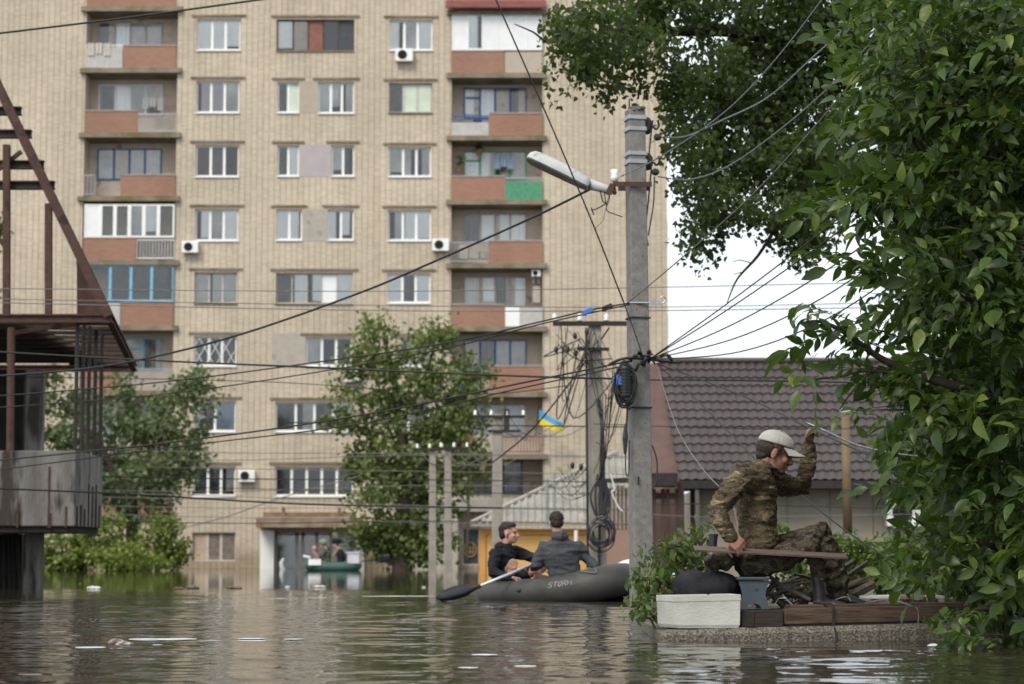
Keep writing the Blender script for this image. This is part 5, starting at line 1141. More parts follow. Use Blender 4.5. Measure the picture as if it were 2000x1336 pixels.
# blue-grey plastic stool
SB = mat('blue_grey_plastic', (0.05, 0.068, 0.085), (0.07, 0.09, 0.108), 5, rough=.5, c3=(0.03, 0.035, 0.04), s3=14, t3=.62)
stz0, stz1 = P(0, 1190, 12.98).z, P(0, 1127, 12.98).z; sx0, sx1 = P(1443, 1160, 12.98).x, P(1501, 1160, 12.98).x; scx = (sx0 + sx1) / 2; hw_ = (sx1 - sx0) / 2
stl = empty('stool', (scx, 13.1, stz0), 'small blue-grey plastic stool under the seated man', 'stool')
q = MB(); q.box((scx - hw_ - .012, 12.955, stz1 - .018), (scx + hw_ + .004, 13.27, stz1)); q.build('seat', SB, stl, bevel=.006)
for yy in (12.97, 13.24):
    out = []; prof_ = [(1, 0), (.98, .1), (.86, .35), (.78, .5), (.84, .68), (.98, .88), (1, 1)]
    hgt = stz1 - .02 - stz0
    left = [(-hw_ * w_, stz0 + hgt * t_) for w_, t_ in prof_]; right = [(hw_ * w_, stz0 + hgt * t_) for w_, t_ in prof_[::-1]]
    arch = [(hw_ * .5 * math.cos(a), stz0 + hgt * .2 * math.sin(a)) for a in np.linspace(0, math.pi, 9)]
    # panel made of vertical strips so that the arch and waist stay clean
    q = MB(); ns = 24
    for k in range(ns):
        t0_, t1_ = k / ns, (k + 1) / ns
        def hw_at(t):
            for a_, b_ in zip(prof_, prof_[1:]):
                if a_[1] <= t <= b_[1]: return hw_ * (a_[0] + (b_[0] - a_[0]) * (t - a_[1]) / (b_[1] - a_[1]))
            return hw_
        def ar_at(t): return hw_ * .5 * math.sqrt(max(0, 1 - (t / .2) ** 2)) if t < .2 else 0
        z0_, z1_ = stz0 + hgt * t0_, stz0 + hgt * t1_
        if t0_ < .2:
            for s_ in (-1, 1):
                a0_, a1_, w0_, w1_ = ar_at(t0_), ar_at(t1_), hw_at(t0_), hw_at(t1_)
                q.add([(scx + s_ * a0_, yy, z0_), (scx + s_ * w0_, yy, z0_), (scx + s_ * w1_, yy, z1_), (scx + s_ * a1_, yy, z1_), (scx + s_ * a0_, yy + .015, z0_), (scx + s_ * w0_, yy + .015, z0_), (scx + s_ * w1_, yy + .015, z1_), (scx + s_ * a1_, yy + .015, z1_)], [(0, 1, 2, 3), (7, 6, 5, 4), (0, 3, 7, 4), (1, 5, 6, 2)])
        else:
            w0_, w1_ = hw_at(t0_), hw_at(t1_)
            q.add([(scx - w0_, yy, z0_), (scx + w0_, yy, z0_), (scx + w1_, yy, z1_), (scx - w1_, yy, z1_), (scx - w0_, yy + .015, z0_), (scx + w0_, yy + .015, z0_), (scx + w1_, yy + .015, z1_), (scx - w1_, yy + .015, z1_)], [(0, 1, 2, 3), (7, 6, 5, 4), (0, 3, 7, 4), (1, 5, 6, 2)])
    q.build('leg', SB, stl)
# beams and planks
DKB = mat('wet_dark_timber', (0.016, 0.013, 0.011), (0.04, 0.031, 0.025), 8, rough=.7, stretch=(1, 8, 8))
TIM = mat('brown_timber', (0.055, 0.035, 0.024), (0.115, 0.078, 0.055), 6, rough=.85, stretch=(1, 9, 9), bump=.004, bscale=14, c3=(0.05, 0.03, 0.02), s3=3)
BRK = mat('broken_wood', (0.065, 0.052, 0.042), (0.16, 0.13, 0.105), 9, rough=.95, stretch=(2, 9, 9), bump=.006, bscale=18)
a, b = P(1448, 1209, 12.72), P(1530, 1209, 12.72); zb_ = ztop(a.x) + .004; zt_ = P(0, 1193, 12.75).z
q = MB(); q.box((a.x, 12.72, zb_), (b.x, 13.3, zt_)); q.box((a.x + .06, 12.714, zb_), (a.x + .075, 12.72, zt_)); o_ = q.build('timber_block', DKB, bevel=.004); tag(o_, 'dark wet timber block under the blue-grey stool', 'timber')
a, b = P(1534, 1209, 12.66), P(1844, 1198, 12.68)
q = MB(); q.beam(V((a.x, 12.72, ztop(a.x) + .058)), V((b.x, 12.74, ztop(b.x) + .056)), .10, .088)
o_ = q.build('timber_beam', TIM, bevel=.005); tag(o_, 'long brown beam along the front edge of the concrete slab', 'timber')
a2, b2 = P(1540, 1190, 12.9), P(1880, 1183, 12.95)
q = MB(); q.beam(V((a2.x, 12.92, .185)), V((b2.x, 12.98, .2)), .2, .028); o_ = q.build('plank', TIM, bevel=.003); tag(o_, 'flat plank under the boots behind the long beam', 'plank')
q = MB(); q.box((a.x - .05, 12.86, ztop(a.x)), (b2.x - .2, 13.4, .168)); o_ = q.build('pallet', DKB, bevel=.004); tag(o_, 'dark low pallet carrying the planks and broken wood', 'pallet')
q = MB(); x_ = P(1627, 1200, 12.65).x; q.tube(bez([(x_ - .06, 13.0, .215), (x_ - .02, 12.8, .21), (x_, 12.655, .2), (x_ + .002, 12.645, .1), (x_ + .006, 12.58, .03), (x_ + .006, 12.57, -.1)], 6), .007, 6); o_ = q.build('strap', BLACKP); tag(o_, 'black strap hanging over the long beam into the water', 'strap')
q = MB(); q.tube(bez([P(1785, 1185, 12.75), P(1792, 1190, 12.62), P(1794, 1205, 12.6), P(1793, 1222, 12.58)], 6), .003, 5); q.tube(bez([P(1785, 1185, 12.75), P(1740, 1172, 12.9), P(1700, 1176, 13.), P(1660, 1190, 12.9)], 6), .004, 5); o_ = q.build('loose_string', WIREG); tag(o_, 'loose grey string trailing over the right part of the beam', 'string')
R = random.Random(12)
sticks = [((1560, 1180), (1650, 1120), 13.45, .09, .016, 'broken board leaning up behind the boots'), ((1650, 1128), (1695, 1097), 13.5, .045, .03, 'split dark board end pointing up right of the shin'),
          ((1636, 1115), (1668, 1096), 13.6, .04, .03, 'shorter split board end beside the shin'), ((1600, 1165), (1700, 1130), 13.6, .16, .02, 'wide wet board lying right of the legs'),
          ((1655, 1168), (1706, 1140), 13.55, .12, .05, 'dark rounded rotten chunk right of the legs'), ((1545, 1120), (1600, 1132), 13.7, .05, .02, 'thin board lying level behind the legs'),
          ((1510, 1147), (1575, 1152), 13.7, .08, .02, 'grey board lying flat behind the stool'), ((1515, 1170), (1545, 1160), 13.4, .06, .015, 'small splintered board beside the stool'),
          ((1560, 1185), (1600, 1150), 13.3, .05, .014, 'narrow board slanting up beside the boot')]
for (p0_, p1_, Y, w_, h_, lab) in sticks:
    q = MB(); a, b = P(*p0_, Y), P(*p1_, Y + .1)
    n2_ = 7
    for k in range(3):
        o2 = V((0, (k - 1) * w_ * .34, R.uniform(-.003, .003))); q.beam(a + o2 + (b - a) * R.uniform(0, .08), b + o2 - (b - a) * R.uniform(0, .16), w_ * .32, h_ * R.uniform(.8, 1.1), (0, -.5, 1))
    o_ = q.build('broken_board', BRK, bevel=.002); tag(o_, lab, 'broken board', 'broken boards in the debris pile')
q = MB(); q.tube(bez([P(1505, 1127, 13.3), P(1530, 1147, 13.25), P(1556, 1158, 13.2), P(1584, 1172, 13.15)], 5), [.013] * 8 + [.012] * 8, 8); q.tube(bez([P(1545, 1152, 13.25), P(1556, 1140, 13.25)], 3), .006, 6); o_ = q.build('branch', mat('pale_bark', (0.14, 0.115, 0.09), (0.24, 0.2, 0.16), 18, rough=.9), smooth=True); tag(o_, 'pale bare branch slanting down from the stool to the boots', 'branch')
q = MB()
for k in range(46):
    a = P(R.uniform(1505, 1600), R.uniform(1135, 1182), 13.35 + R.uniform(-.05, .4)); d_ = V((R.uniform(-.12, .12), R.uniform(-.05, .05), R.uniform(-.03, .06))); q.beam(a - d_, a + d_, R.uniform(.008, .03), R.uniform(.004, .012), (R.uniform(-.4, .4), -.4, 1))
o_ = q.build('splinter_heap', BRK); tag(o_, 'heap of splinters and twigs between the stool and the boots', 'debris', kind='stuff')
q = MB(); q.beam(P(1528, 1162, 13.05), P(1556, 1190, 12.95), .008, .006); q.tube(bez([P(1512, 1186, 12.95), P(1520, 1170, 13), P(1535, 1168, 13)], 5), .002, 4); o_ = q.build('metal_strip', STEEL); tag(o_, 'bright thin metal strip lying beside the stool foot', 'metal strip')
q = MB(); c = P(1712, 1163, 13.6); q.box((c.x - .12, 13.5, c.z - .02), (c.x + .4, 13.8, c.z)); o_ = q.build('foam_sheet', mat('white_sheet', (0.6, 0.6, 0.6), (0.7, 0.7, 0.7), 8), bevel=.004); tag(o_, 'white foam sheet lying flat behind the planks, right side', 'foam sheet')
q = MB()
for k in range(9):
    c = P(1775 + k * 22 + R.uniform(-6, 6), 1172 + R.uniform(-5, 16), 13.5); q.ell(c, (.05 * R.uniform(.6, 1.2), .05, .028), nu=7, nv=5)
o_ = q.build('rubble', mat('brick_rubble', (0.17, 0.11, 0.09), (0.3, 0.24, 0.2), 12, rough=.95)); tag(o_, 'loose rubble on the slab under the overhanging leaves', 'rubble', kind='stuff')

# ------------------------------------------------------------------ grey inflatable boat with two men
BY = 24.6
def ring_tube(mb, c, yaw, La, Lb, r, zf, n=72, m=16, e=2.6):
    cy, sy = math.cos(yaw), math.sin(yaw); vs = []; ctr = []
    for i in range(n):
        t = 2 * math.pi * i / n; u = La * abs(math.cos(t)) ** (2 / e) * (1 if math.cos(t) >= 0 else -1); v = Lb * abs(math.sin(t)) ** (2 / e) * (1 if math.sin(t) >= 0 else -1)
        ctr.append(V((c[0] + u * cy - v * sy, c[1] + u * sy + v * cy, zf(u / La))))
    for i in range(n):
        tt = (ctr[(i + 1) % n] - ctr[i - 1]).normalized(); sd_ = tt.cross(V((0, 0, 1))).normalized(); up_ = sd_.cross(tt); rr = r(ctr[i]) if callable(r) else r
        for j in range(m): a = 2 * math.pi * j / m; vs.append(ctr[i] + sd_ * rr * math.cos(a) + up_ * rr * math.sin(a))
    mb.add(vs, [(i * m + j, i * m + (j + 1) % m, ((i + 1) % n) * m + (j + 1) % m, ((i + 1) % n) * m + j) for i in range(n) for j in range(m)]); return ctr
bc = V((.52, 24.75, 0)); byaw = math.radians(-28); BL_, BW_ = .80, .46
def zf(u): return .06 + .11 * max(0, u) ** 2 + .06 * (u + 1) / 2
bt = empty('inflatable_boat', (bc.x, bc.y, 0), 'dark grey inflatable boat with white lettering carrying two people', 'boat')
RUB = mat('grey_boat_rubber', (0.036, 0.035, 0.031), (0.062, 0.059, 0.053), 3, rough=.55, spec=.4, bump=.002, bscale=30, c3=(0.04, 0.038, 0.036), s3=4)
q = MB(); rad = lambda p: .135 + .05 * max(0, min(1, (p.x + .4) / 1.3))
ctr = ring_tube(q, bc, byaw, BL_, BW_, rad, zf); tb_ = q.build('tube', RUB, bt, smooth=True)
q = MB(); vs = [p - V((0, 0, .06)) for p in ctr]; q.add(vs, [tuple(range(len(vs)))]); q.build('floor', RUB, bt)
# text on near side of the tube
def tube_pt(ctr, s, a, radf, off=.004):
    n = len(ctr); i = int(math.floor(s)) % n; f_ = s - math.floor(s); c = ctr[i].lerp(ctr[(i + 1) % n], f_); tt = (ctr[(i + 2) % n] - ctr[i - 1]).normalized(); sd_ = tt.cross(V((0, 0, 1))).normalized(); up_ = sd_.cross(tt)
    return c + (sd_ * math.cos(a) + up_ * math.sin(a)) * (radf(c) + off)
GL = {'S': [[(1, .85), (.8, 1), (.2, 1), (0, .8), (.2, .55), (.8, .45), (1, .2), (.8, 0), (.2, 0), (0, .15)]], 'T': [[(0, 1), (1, 1)], [(.5, 1), (.5, 0)]],
      'O': [[(.2, 0), (0, .25), (0, .75), (.2, 1), (.8, 1), (1, .75), (1, .25), (.8, 0), (.2, 0)]], 'R': [[(0, 0), (0, 1), (.8, 1), (1, .8), (.8, .5), (0, .5)], [(.5, .5), (1, 0)]],
      'M': [[(0, 0), (0, 1), (.65, .3), (1.3, 1), (1.3, 0)]]}
near = [i for i in range(len(ctr)) if 4.0 < 2 * math.pi * i / 72 < 5.8]
s0 = None
for k in range(720):     # find where the outer side sits under the lettering
    s = k / 10; p = tube_pt(ctr, s, .45, rad)
    if p.y < bc.y + .25 and abs(p.x - P(1068, 1135, p.y).x) < .02 and p.y < 24.9: s0 = s
s0 = s0 or 54
q = MB(); u = 0; cw, chh = .040, .055
stp = (ctr[(int(s0) + 1) % 72] - ctr[int(s0)]); sl_ = stp.length; sgn = 1 if stp.x > 0 else -1
for ch_ in 'STORM':
    for st_ in GL[ch_]:
        pts = [tube_pt(ctr, s0 + sgn * (u + x * cw + .012 * y) / sl_, .42 + (y - .5) * chh / .17, rad, .003) for x, y in st_]; q.tube(pts, .0042, 5)
    u += cw * (1.3 if ch_ == 'M' else 1) + (.022 if ch_ != 'M' else .03)
q.build('lettering', mat('white_print', (0.36, 0.36, 0.36), (0.42, 0.42, 0.42), 10), tb_)
q = MB(); q.ell(tube_pt(ctr, s0 - sgn * 3.2, .2, rad, 0), (.03, .015, .025), nu=10, nv=6); q.build('valve', BLACKP, tb_)
q = MB(); e = s0 + sgn * 5; q.tube(bez([tube_pt(ctr, e, 1.3, rad, .01), tube_pt(ctr, e + sgn * 1, .95, rad, .015), tube_pt(ctr, e + sgn * 3, .7, rad, .02), tube_pt(ctr, e + sgn * 3.2, 1.1, rad, .01)], 6), .006, 5); q.build('grab_rope', WIREG, tb_)
q = MB(); c = P(1215, 1150, 25.0); q.chain([c + V((0, 0, .03)), c + V((.06, .0, -.1)), c + V((.02, -.05, -.2))], [.04, .07, .06], 10); o_ = remesh(q, 'plastic_bag', mat('cloudy_plastic', (0.3, 0.31, 0.33), (0.42, 0.43, 0.45), 14, rough=.3), None, .012, 2, lambda p: .012 * noise.noise(p * 25), origin=(c.x, c.y, 0)); tag(o_, 'cloudy plastic bag trailing in the water off the right end of the boat', 'plastic bag')

def figure(label, hc, fwd, up, hs, neck, chest, pelvis, sh, el, wr, hd, kn, an, tops, bots, skin, hair, bare_legs=False, voxel=.009, vc=.012, tw=(.11, .17), ar=.06, lr=.08, hn=((0, 0, -1), (0, 0, -1)), shoulder_axis=(1, 0, 0), loc=None, stubs=True, fold_seed=0):
    root = empty('person', loc if loc is not None else pelvis - V((0, 0, .1)), label, 'person'); R = frame(fwd, up)
    q = MB(); head_parts(q, hc, R, hs); q.chain([hc + R @ V((-.03, 0, -.06)) * hs, neck, chest], [.052 * hs, .055 * hs, .08])
    q.chain([chest, pelvis], [.09, .09])
    for k in (0, 1):
        q.chain([sh[k], el[k], wr[k]], [.042, .036, .026]); hand_parts(q, wr[k], hd[k], hn[k], (45, 50, 30), hs, 1 if k else -1)
        if kn: q.chain([pelvis, kn[k], an[k]], [.075, .056 if bare_legs else .05, .042]) 
    if kn and bare_legs:
        for k in (0, 1): q.chain([an[k], an[k] + (kn[k] - an[k]).normalized().cross(V((0, 0, 1))).normalized() * .02 + V((fwd[0], fwd[1], 0)).normalized() * .14 - V((0, 0, .03))], [.035, .028])
    remesh(q, 'body', skin, root, voxel, 2); eyes(hc, R, hs, root)
    q = MB(); T = lambda x, y, z: hc + R @ (V((x, y, z)) * hs)
    q.ell(T(-.022, 0, .05), (.098 * hs, .08 * hs, .08 * hs), R); q.ell(T(-.055, 0, .0), (.058 * hs, .074 * hs, .07 * hs), R); q.ell(T(.035, 0, .088), (.05 * hs, .06 * hs, .03 * hs), R)
    remesh(q, 'hair', hair, root, .008, 1, lambda p: noise.noise(V((p.x * 110, p.y * 110, p.z * 60))) * .009 + noise.noise(p * 30) * .006)
    q = MB(); sa = V(shoulder_axis)
    q.chain([pelvis, pelvis.lerp(chest, .5), chest, chest.lerp(neck, .55), neck], [(tw[1] * .92, tw[0]), (tw[1] * .88, tw[0] * .95), (tw[1], tw[0] * 1.05), (tw[1] * .85, tw[0] * .9), (.075, .07)], 20, side=sa)
    for k in (0, 1): q.chain([chest.lerp(sh[k], .5), sh[k], sh[k].lerp(el[k], .5), el[k], el[k].lerp(wr[k], .9)], [ar * 1.35, ar * 1.25, ar * 1.08, ar * .98, ar * .72], 14)
    q.chain([neck + R @ V((-.06, -.05, .01)), neck + R @ V((-.085, 0, 0)), neck + R @ V((-.06, .05, .01))], [.055, .07, .055], 10)
    j = remesh(q, 'jacket', tops, root, vc * .85, 3, cloth_fold(6, .014, 22, .005, (.8, .8, 2.4), fold_seed))
    if kn:
        q = MB(); q.chain([pelvis + V((0, 0, .04)), pelvis - V((0, 0, .04))], [(tw[1] * .95, tw[0] * 1.1)] * 2, 16, side=sa)
        for k in (0, 1): q.chain([pelvis.lerp(kn[k], .15), pelvis.lerp(kn[k], .4), kn[k].lerp(pelvis, .45)] if bare_legs else [pelvis.lerp(kn[k], .15), kn[k], an[k]], [lr * 1.2, lr * 1.05, lr * .95] if bare_legs else [lr * 1.2, lr * .9, lr * .75], 12)
        remesh(q, 'trousers', bots, root, vc, 2, cloth_fold(12, .01, 30, .005))
    return root
NAVY = mat('navy_black_cloth', (0.007, 0.008, 0.012), (0.014, 0.016, 0.022), 8, rough=.85)
GREYJ = mat('grey_jersey', (0.045, 0.048, 0.056), (0.07, 0.074, 0.083), 30, rough=.9)
B = lambda px, py, dy=0.0: P(px, py, BY + dy)
figure('person in black hooded jacket crouching at the left end of the grey boat', B(994, 1042, .25), (.93, -.36, .06), (-.08, 0, 1), 1.02, B(990, 1068, .27), B(984, 1092, .3), B(984, 1136, .35),
       (B(967, 1083, .12), B(1006, 1078, .45)), (B(962, 1118, .0), B(1036, 1088, .35)), (B(1000, 1128, -.1), B(1049, 1094, .1)), (V((1, -.1, -.15)), V((.6, -.6, -.1))), (B(1003, 1100, -.02), B(1064, 1108, .2)), (B(992, 1140, .05), B(1048, 1125, .1)),
       NAVY, NAVY, SKINP, HAIRM, True, shoulder_axis=(.35, .9, 0), tw=(.12, .185), ar=.064, hn=((0, 0, -1), (0, 0, -1)))
figure('person in grey hooded jacket seen from behind, rowing the grey boat', B(1086, 1021, -.1), (-.2, .97, -.05), (0, 0, 1), 1.0, B(1091, 1049, -.12), B(1096, 1080, -.14), B(1104, 1132, -.12),
       (B(1062, 1070, -.1), B(1130, 1068, -.1)), (B(1049, 1104, -.12), B(1149, 1092, -.08)), (B(1042, 1108, .02), B(1163, 1108, -.15)), (V((-.5, .5, .1)), V((.7, .3, -.6))), None, None,
       GREYJ, GREYJ, SKINP, HAIRM, False, shoulder_axis=(1, .1, 0), tw=(.125, .215), ar=.068, fold_seed=4)
q = MB(); a, b = B(1046, 1100, -.03), B(932, 1147, -.45); oar = empty('oar', b, 'aluminium oar with black blade dipping left of the grey boat', 'oar')
q.tube([a, b], .017, 10); q.build('shaft', mat('bright_aluminium', (0.55, 0.56, 0.58), (0.62, 0.63, 0.65), 5, rough=.35, metal=.5), oar, smooth=True)
q = MB(); e = P(852, 1167, BY - .62); d_ = (e - b).normalized(); sdv = V((0, .35, .55)).normalized(); vs = []
for t_, w_ in ((0, .02), (.12, .05), (.3, .085), (.6, .09), (.85, .07), (1, .02)):
    c = b.lerp(e, t_); vs += [c - sdv * w_, c + V((0, -.012, .006)), c + sdv * w_, c + V((0, .004, -.014))]
q.add(vs, [(i * 4 + j, i * 4 + (j + 1) % 4, (i + 1) * 4 + (j + 1) % 4, (i + 1) * 4 + j) for i in range(5) for j in range(4)] + [(0, 1, 2, 3), (23, 22, 21, 20)]); q.chain([a.lerp(b, .97), b.lerp(e, .3)], [.026, .014], 8); q.build('blade', BLACKP, oar, smooth=True)
q = MB(); c = P(1196, 1092, 30); q.chain([P(1205, 1116, 30), P(1222, 1108, 30), P(1245, 1102, 30)], [(.03, .1), (.055, .1), (.05, .1)], 10); o_ = q.build('white_hull', WPVC, smooth=True); tag(o_, 'white boat hull tip showing between grey boat and lamp pole', 'boat')
q = MB(); q.chain([P(1180, 1125, 29), P(1225, 1122, 29)], [.12, .12], 10); o_ = q.build('black_bundle', BLACKP, smooth=True); tag(o_, 'dark bundle floating between the grey boat and the lamp pole', 'bundle')

# ------------------------------------------------------------------ far green boat with two people
GY = 81.0
fc = P(651, 1105, GY); g2 = empty('inflatable_boat', (fc.x, GY, 0), 'small green inflatable boat in front of the block entrance', 'boat')
q = MB(); ct = ring_tube(q, (fc.x, GY, 0), math.radians(4), .86, .42, .19, lambda u: .12 + .06 * u * u); tg = q.build('tube', mat('green_boat_rubber', (0.035, 0.085, 0.07), (0.05, 0.11, 0.09), 2, rough=.5), g2, smooth=True)
q = MB(); q.add([p - V((0, 0, .03)) for p in ct], [tuple(range(72))]); q.build('floor', RUB, g2)
q = MB(); q.box((fc.x - .86, GY - .64, .2), (fc.x - .4, GY - .62, .42)); q.build('side_patch', WPVC, g2)
q = MB(); q.box((fc.x + .55, GY - .45, .25), (fc.x + .98, GY + .1, .62)); q.box((fc.x + .5, GY - .48, .621), (fc.x + 1.0, GY + .12, .68)); o_ = q.build('cool_box', mat('pale_lilac_box', (0.5, 0.5, 0.56), (0.6, 0.6, 0.64), 3), bevel=.02); tag(o_, 'pale box at the right end of the small green boat', 'box')
G = lambda px, py, dy=0.0: P(px, py, GY + dy)
OLIVE = mat('olive_cloth', (0.055, 0.06, 0.035), (0.10, 0.10, 0.065), 8, rough=.9)
pa = figure('person with green helmet leaning left in the small green boat', G(630, 1064), (-.9, -.1, -.35), (-.3, 0, .95), 1.05, G(638, 1073), G(640, 1084), G(643, 1100), (G(634, 1077, -.15), G(640, 1077, .15)), (G(624, 1090, -.2), G(632, 1090, .2)), (G(616, 1096, -.2), G(624, 1098, .2)), (V((-1, 0, -.4)), V((-1, 0, -.4))), None, None, OLIVE, OLIVE, SKINP, HAIRM, voxel=.014, vc=.018, shoulder_axis=(.2, 1, 0))
hq = G(630, 1061); q = MB(); q.ell(hq + V((.03, 0, .03)), (.16, .14, .13)); q.build('helmet', mat('sage_helmet', (0.16, 0.2, 0.13), (0.2, 0.24, 0.16), 4), pa, smooth=True)
pb = figure('person with black vest sitting upright in the green boat', G(656, 1063), (-.95, .2, -.1), (0, 0, 1), 1.05, G(661, 1073), G(664, 1084), G(664, 1100), (G(656, 1077, -.15), G(672, 1077, .1)), (G(650, 1089, -.2), G(674, 1090, .1)), (G(648, 1098, -.2), G(668, 1100, .1)), (V((-.3, 0, -1)), V((-.3, 0, -1))), None, None, mat('khaki_cloth', (0.17, 0.13, 0.09), (0.24, 0.19, 0.14), 8), OLIVE, SKINP, HAIRM, voxel=.014, vc=.018, shoulder_axis=(.6, .8, 0))
q = MB(); q.chain([G(665, 1079, -.12), G(666, 1098, -.12)], [(.13, .14), (.14, .14)], 10); q.build('vest', NAVY, pb, smooth=True)
q = MB(); q.chain([G(655, 1057, 0), G(663, 1056, 0)], [.13, .1], 10); q.build('cap', NAVY, pb, smooth=True)
q = MB(); q.chain([G(612, 1074, -.4), G(617, 1084, -.4), G(620, 1090, -.35)], [.05, .06, .07], 10); q.ell(G(614, 1071, -.4), (.09, .09, .1)); o_ = q.build('person', mat('flushed_skin', (0.42, 0.22, 0.15), (0.5, 0.28, 0.2), 5), smooth=True)
tag(o_, 'person half hidden low at the left tip of the green boat', 'person')
q = MB(); q.tube([G(705, 1096), G(744, 1093)], .02, 6); q.chain([G(742, 1092), G(760, 1091)], [(.12, .03), (.1, .03)], 8, side=(0, 0, 1)); o_ = q.build('oar', NAVY); tag(o_, 'dark oar sticking out right of the small green boat', 'oar')
q = MB(); q.tube([G(592, 1086), G(606, 1089)], .05, 6); o_ = q.build('oar', WPVC); tag(o_, 'white oar blade sticking out left of the small green boat', 'oar')
q = MB(); q.chain([P(552, 1112, 88), P(549, 1100, 88), P(553, 1092, 88)], [(.15, .1), (.1, .08), (.08, .05)], 10); o_ = q.build('white_sheet', WPVC, smooth=True); tag(o_, 'white cloth rising from the water at the block entrance', 'cloth')
# ------------------------------------------------------------------ vegetation
FARG = leaf_mat('far_leaf', [(0, (0.07, 0.092, 0.028)), (0.5, (0.14, 0.175, 0.05)), (1, (0.23, 0.27, 0.085))], .6, .25)
GREYG = leaf_mat('grey_green_leaf', [(0, (0.085, 0.11, 0.05)), (0.5, (0.145, 0.178, 0.085)), (1, (0.21, 0.245, 0.13))], .6, .25)
YELG = leaf_mat('yellow_green_leaf', [(0, (0.10, 0.13, 0.025)), (0.5, (0.18, 0.225, 0.042)), (1, (0.29, 0.32, 0.08))], .6, .3)
BUSHG = leaf_mat('bush_leaf', [(0, (0.06, 0.1, 0.022)), (0.5, (0.11, 0.17, 0.038)), (1, (0.18, 0.24, 0.06))], .5, .35)
POPG = leaf_mat('poplar_leaf', [(0, (0.020, 0.030, 0.008)), (0.55, (0.033, 0.048, 0.012)), (0.88, (0.052, 0.076, 0.018)), (1, (0.11, 0.15, 0.035))], .5, .3)
WALG = leaf_mat('broad_leaf', [(0, (0.014, 0.028, 0.005)), (0.5, (0.028, 0.056, 0.008)), (0.82, (0.062, 0.105, 0.013)), (1, (0.18, 0.22, 0.03))], .36, .3, (0.22, 0.40, 0.04))
BRTG = leaf_mat('bright_leaf', [(0, (0.10, 0.17, 0.03)), (0.6, (0.17, 0.26, 0.05)), (1, (0.25, 0.33, 0.08))], .5, .4)
def limb(mb, pts, r0, r1, n=8):
    p = bez(pts, 5); mb.tube(p, [r0 + (r1 - r0) * i / (len(p) - 1) for i in range(len(p))], n)
def ppm(Y): return F / Y
def tree(name, label, cat, base, Y, blobs, per, spread, size, m, trunk, group=None, down=.3, tmpl=POP, up=.6):
    t = empty(name, (base[0], Y, 0), label, cat, group)
    bl = [(P(b[0], b[1], Y + (b[5] if len(b) > 5 else 0)), (b[2] / ppm(Y), b[4] / ppm(Y) if b[4] else max(b[2], b[3]) / ppm(Y), b[3] / ppm(Y)), b[6] if len(b) > 6 else 1) for b in blobs]
    bl = [(c, r, max(2, int(n * r[0] * r[2] * 12))) for c, r, n in bl]
    C = clumped(bl, per, spread); C = C[C[:, 2] > -.05]
    leaves('crown', C, size * rng.uniform(.7, 1.25, len(C)), tmpl, m, t, down, up=up)
    q = MB()
    for pts, r0, r1 in trunk: limb(q, [P(a, b, Y + (c if c else 0)) for a, b, c in pts], r0, r1)
    q.build('trunk', BARK, t, smooth=True); return t
# tall middle tree
tree('tree', 'tall leafy green tree standing in the water in the middle of the facade', 'tree', P(785, 1100, 85), 85,
     [(745, 640, 38, 35, 0), (735, 690, 50, 45, 0), (830, 660, 55, 40, 0), (870, 650, 25, 18, 0), (790, 720, 75, 55, 0), (690, 745, 45, 35, 0), (890, 740, 60, 45, 0, 0, .8), (940, 755, 35, 30, 0), (720, 800, 70, 55, 0), (820, 810, 90, 65, 0), (910, 820, 60, 60, 0), (755, 880, 85, 65, 0), (790, 1065, 80, 34, 0), (730, 1050, 45, 32, 0), (840, 1050, 50, 34, 0), (850, 880, 90, 70, 0), (930, 890, 40, 45, 0, 0, .8), (700, 900, 40, 30, 0), (770, 960, 90, 60, 0), (860, 960, 60, 60, 0), (740, 1020, 60, 45, 0), (800, 1030, 60, 45, 0), (765, 1062, 60, 30, 0), (665, 770, 25, 20, 0, 0, .7), (650, 830, 18, 14, 0, 0, .6)],
     52, .30, .19, FARG, [([(786, 1125, 0), (783, 1040, 0), (790, 960, 0), (780, 800, 0), (750, 660, 0)], .42, .08), ([(788, 980, 0), (840, 880, 0), (880, 760, 0)], .2, .05), ([(785, 960, 0), (730, 880, 0), (700, 770, 0)], .18, .05), ([(784, 820, 0), (830, 740, 0), (850, 660, 0)], .12, .04)])
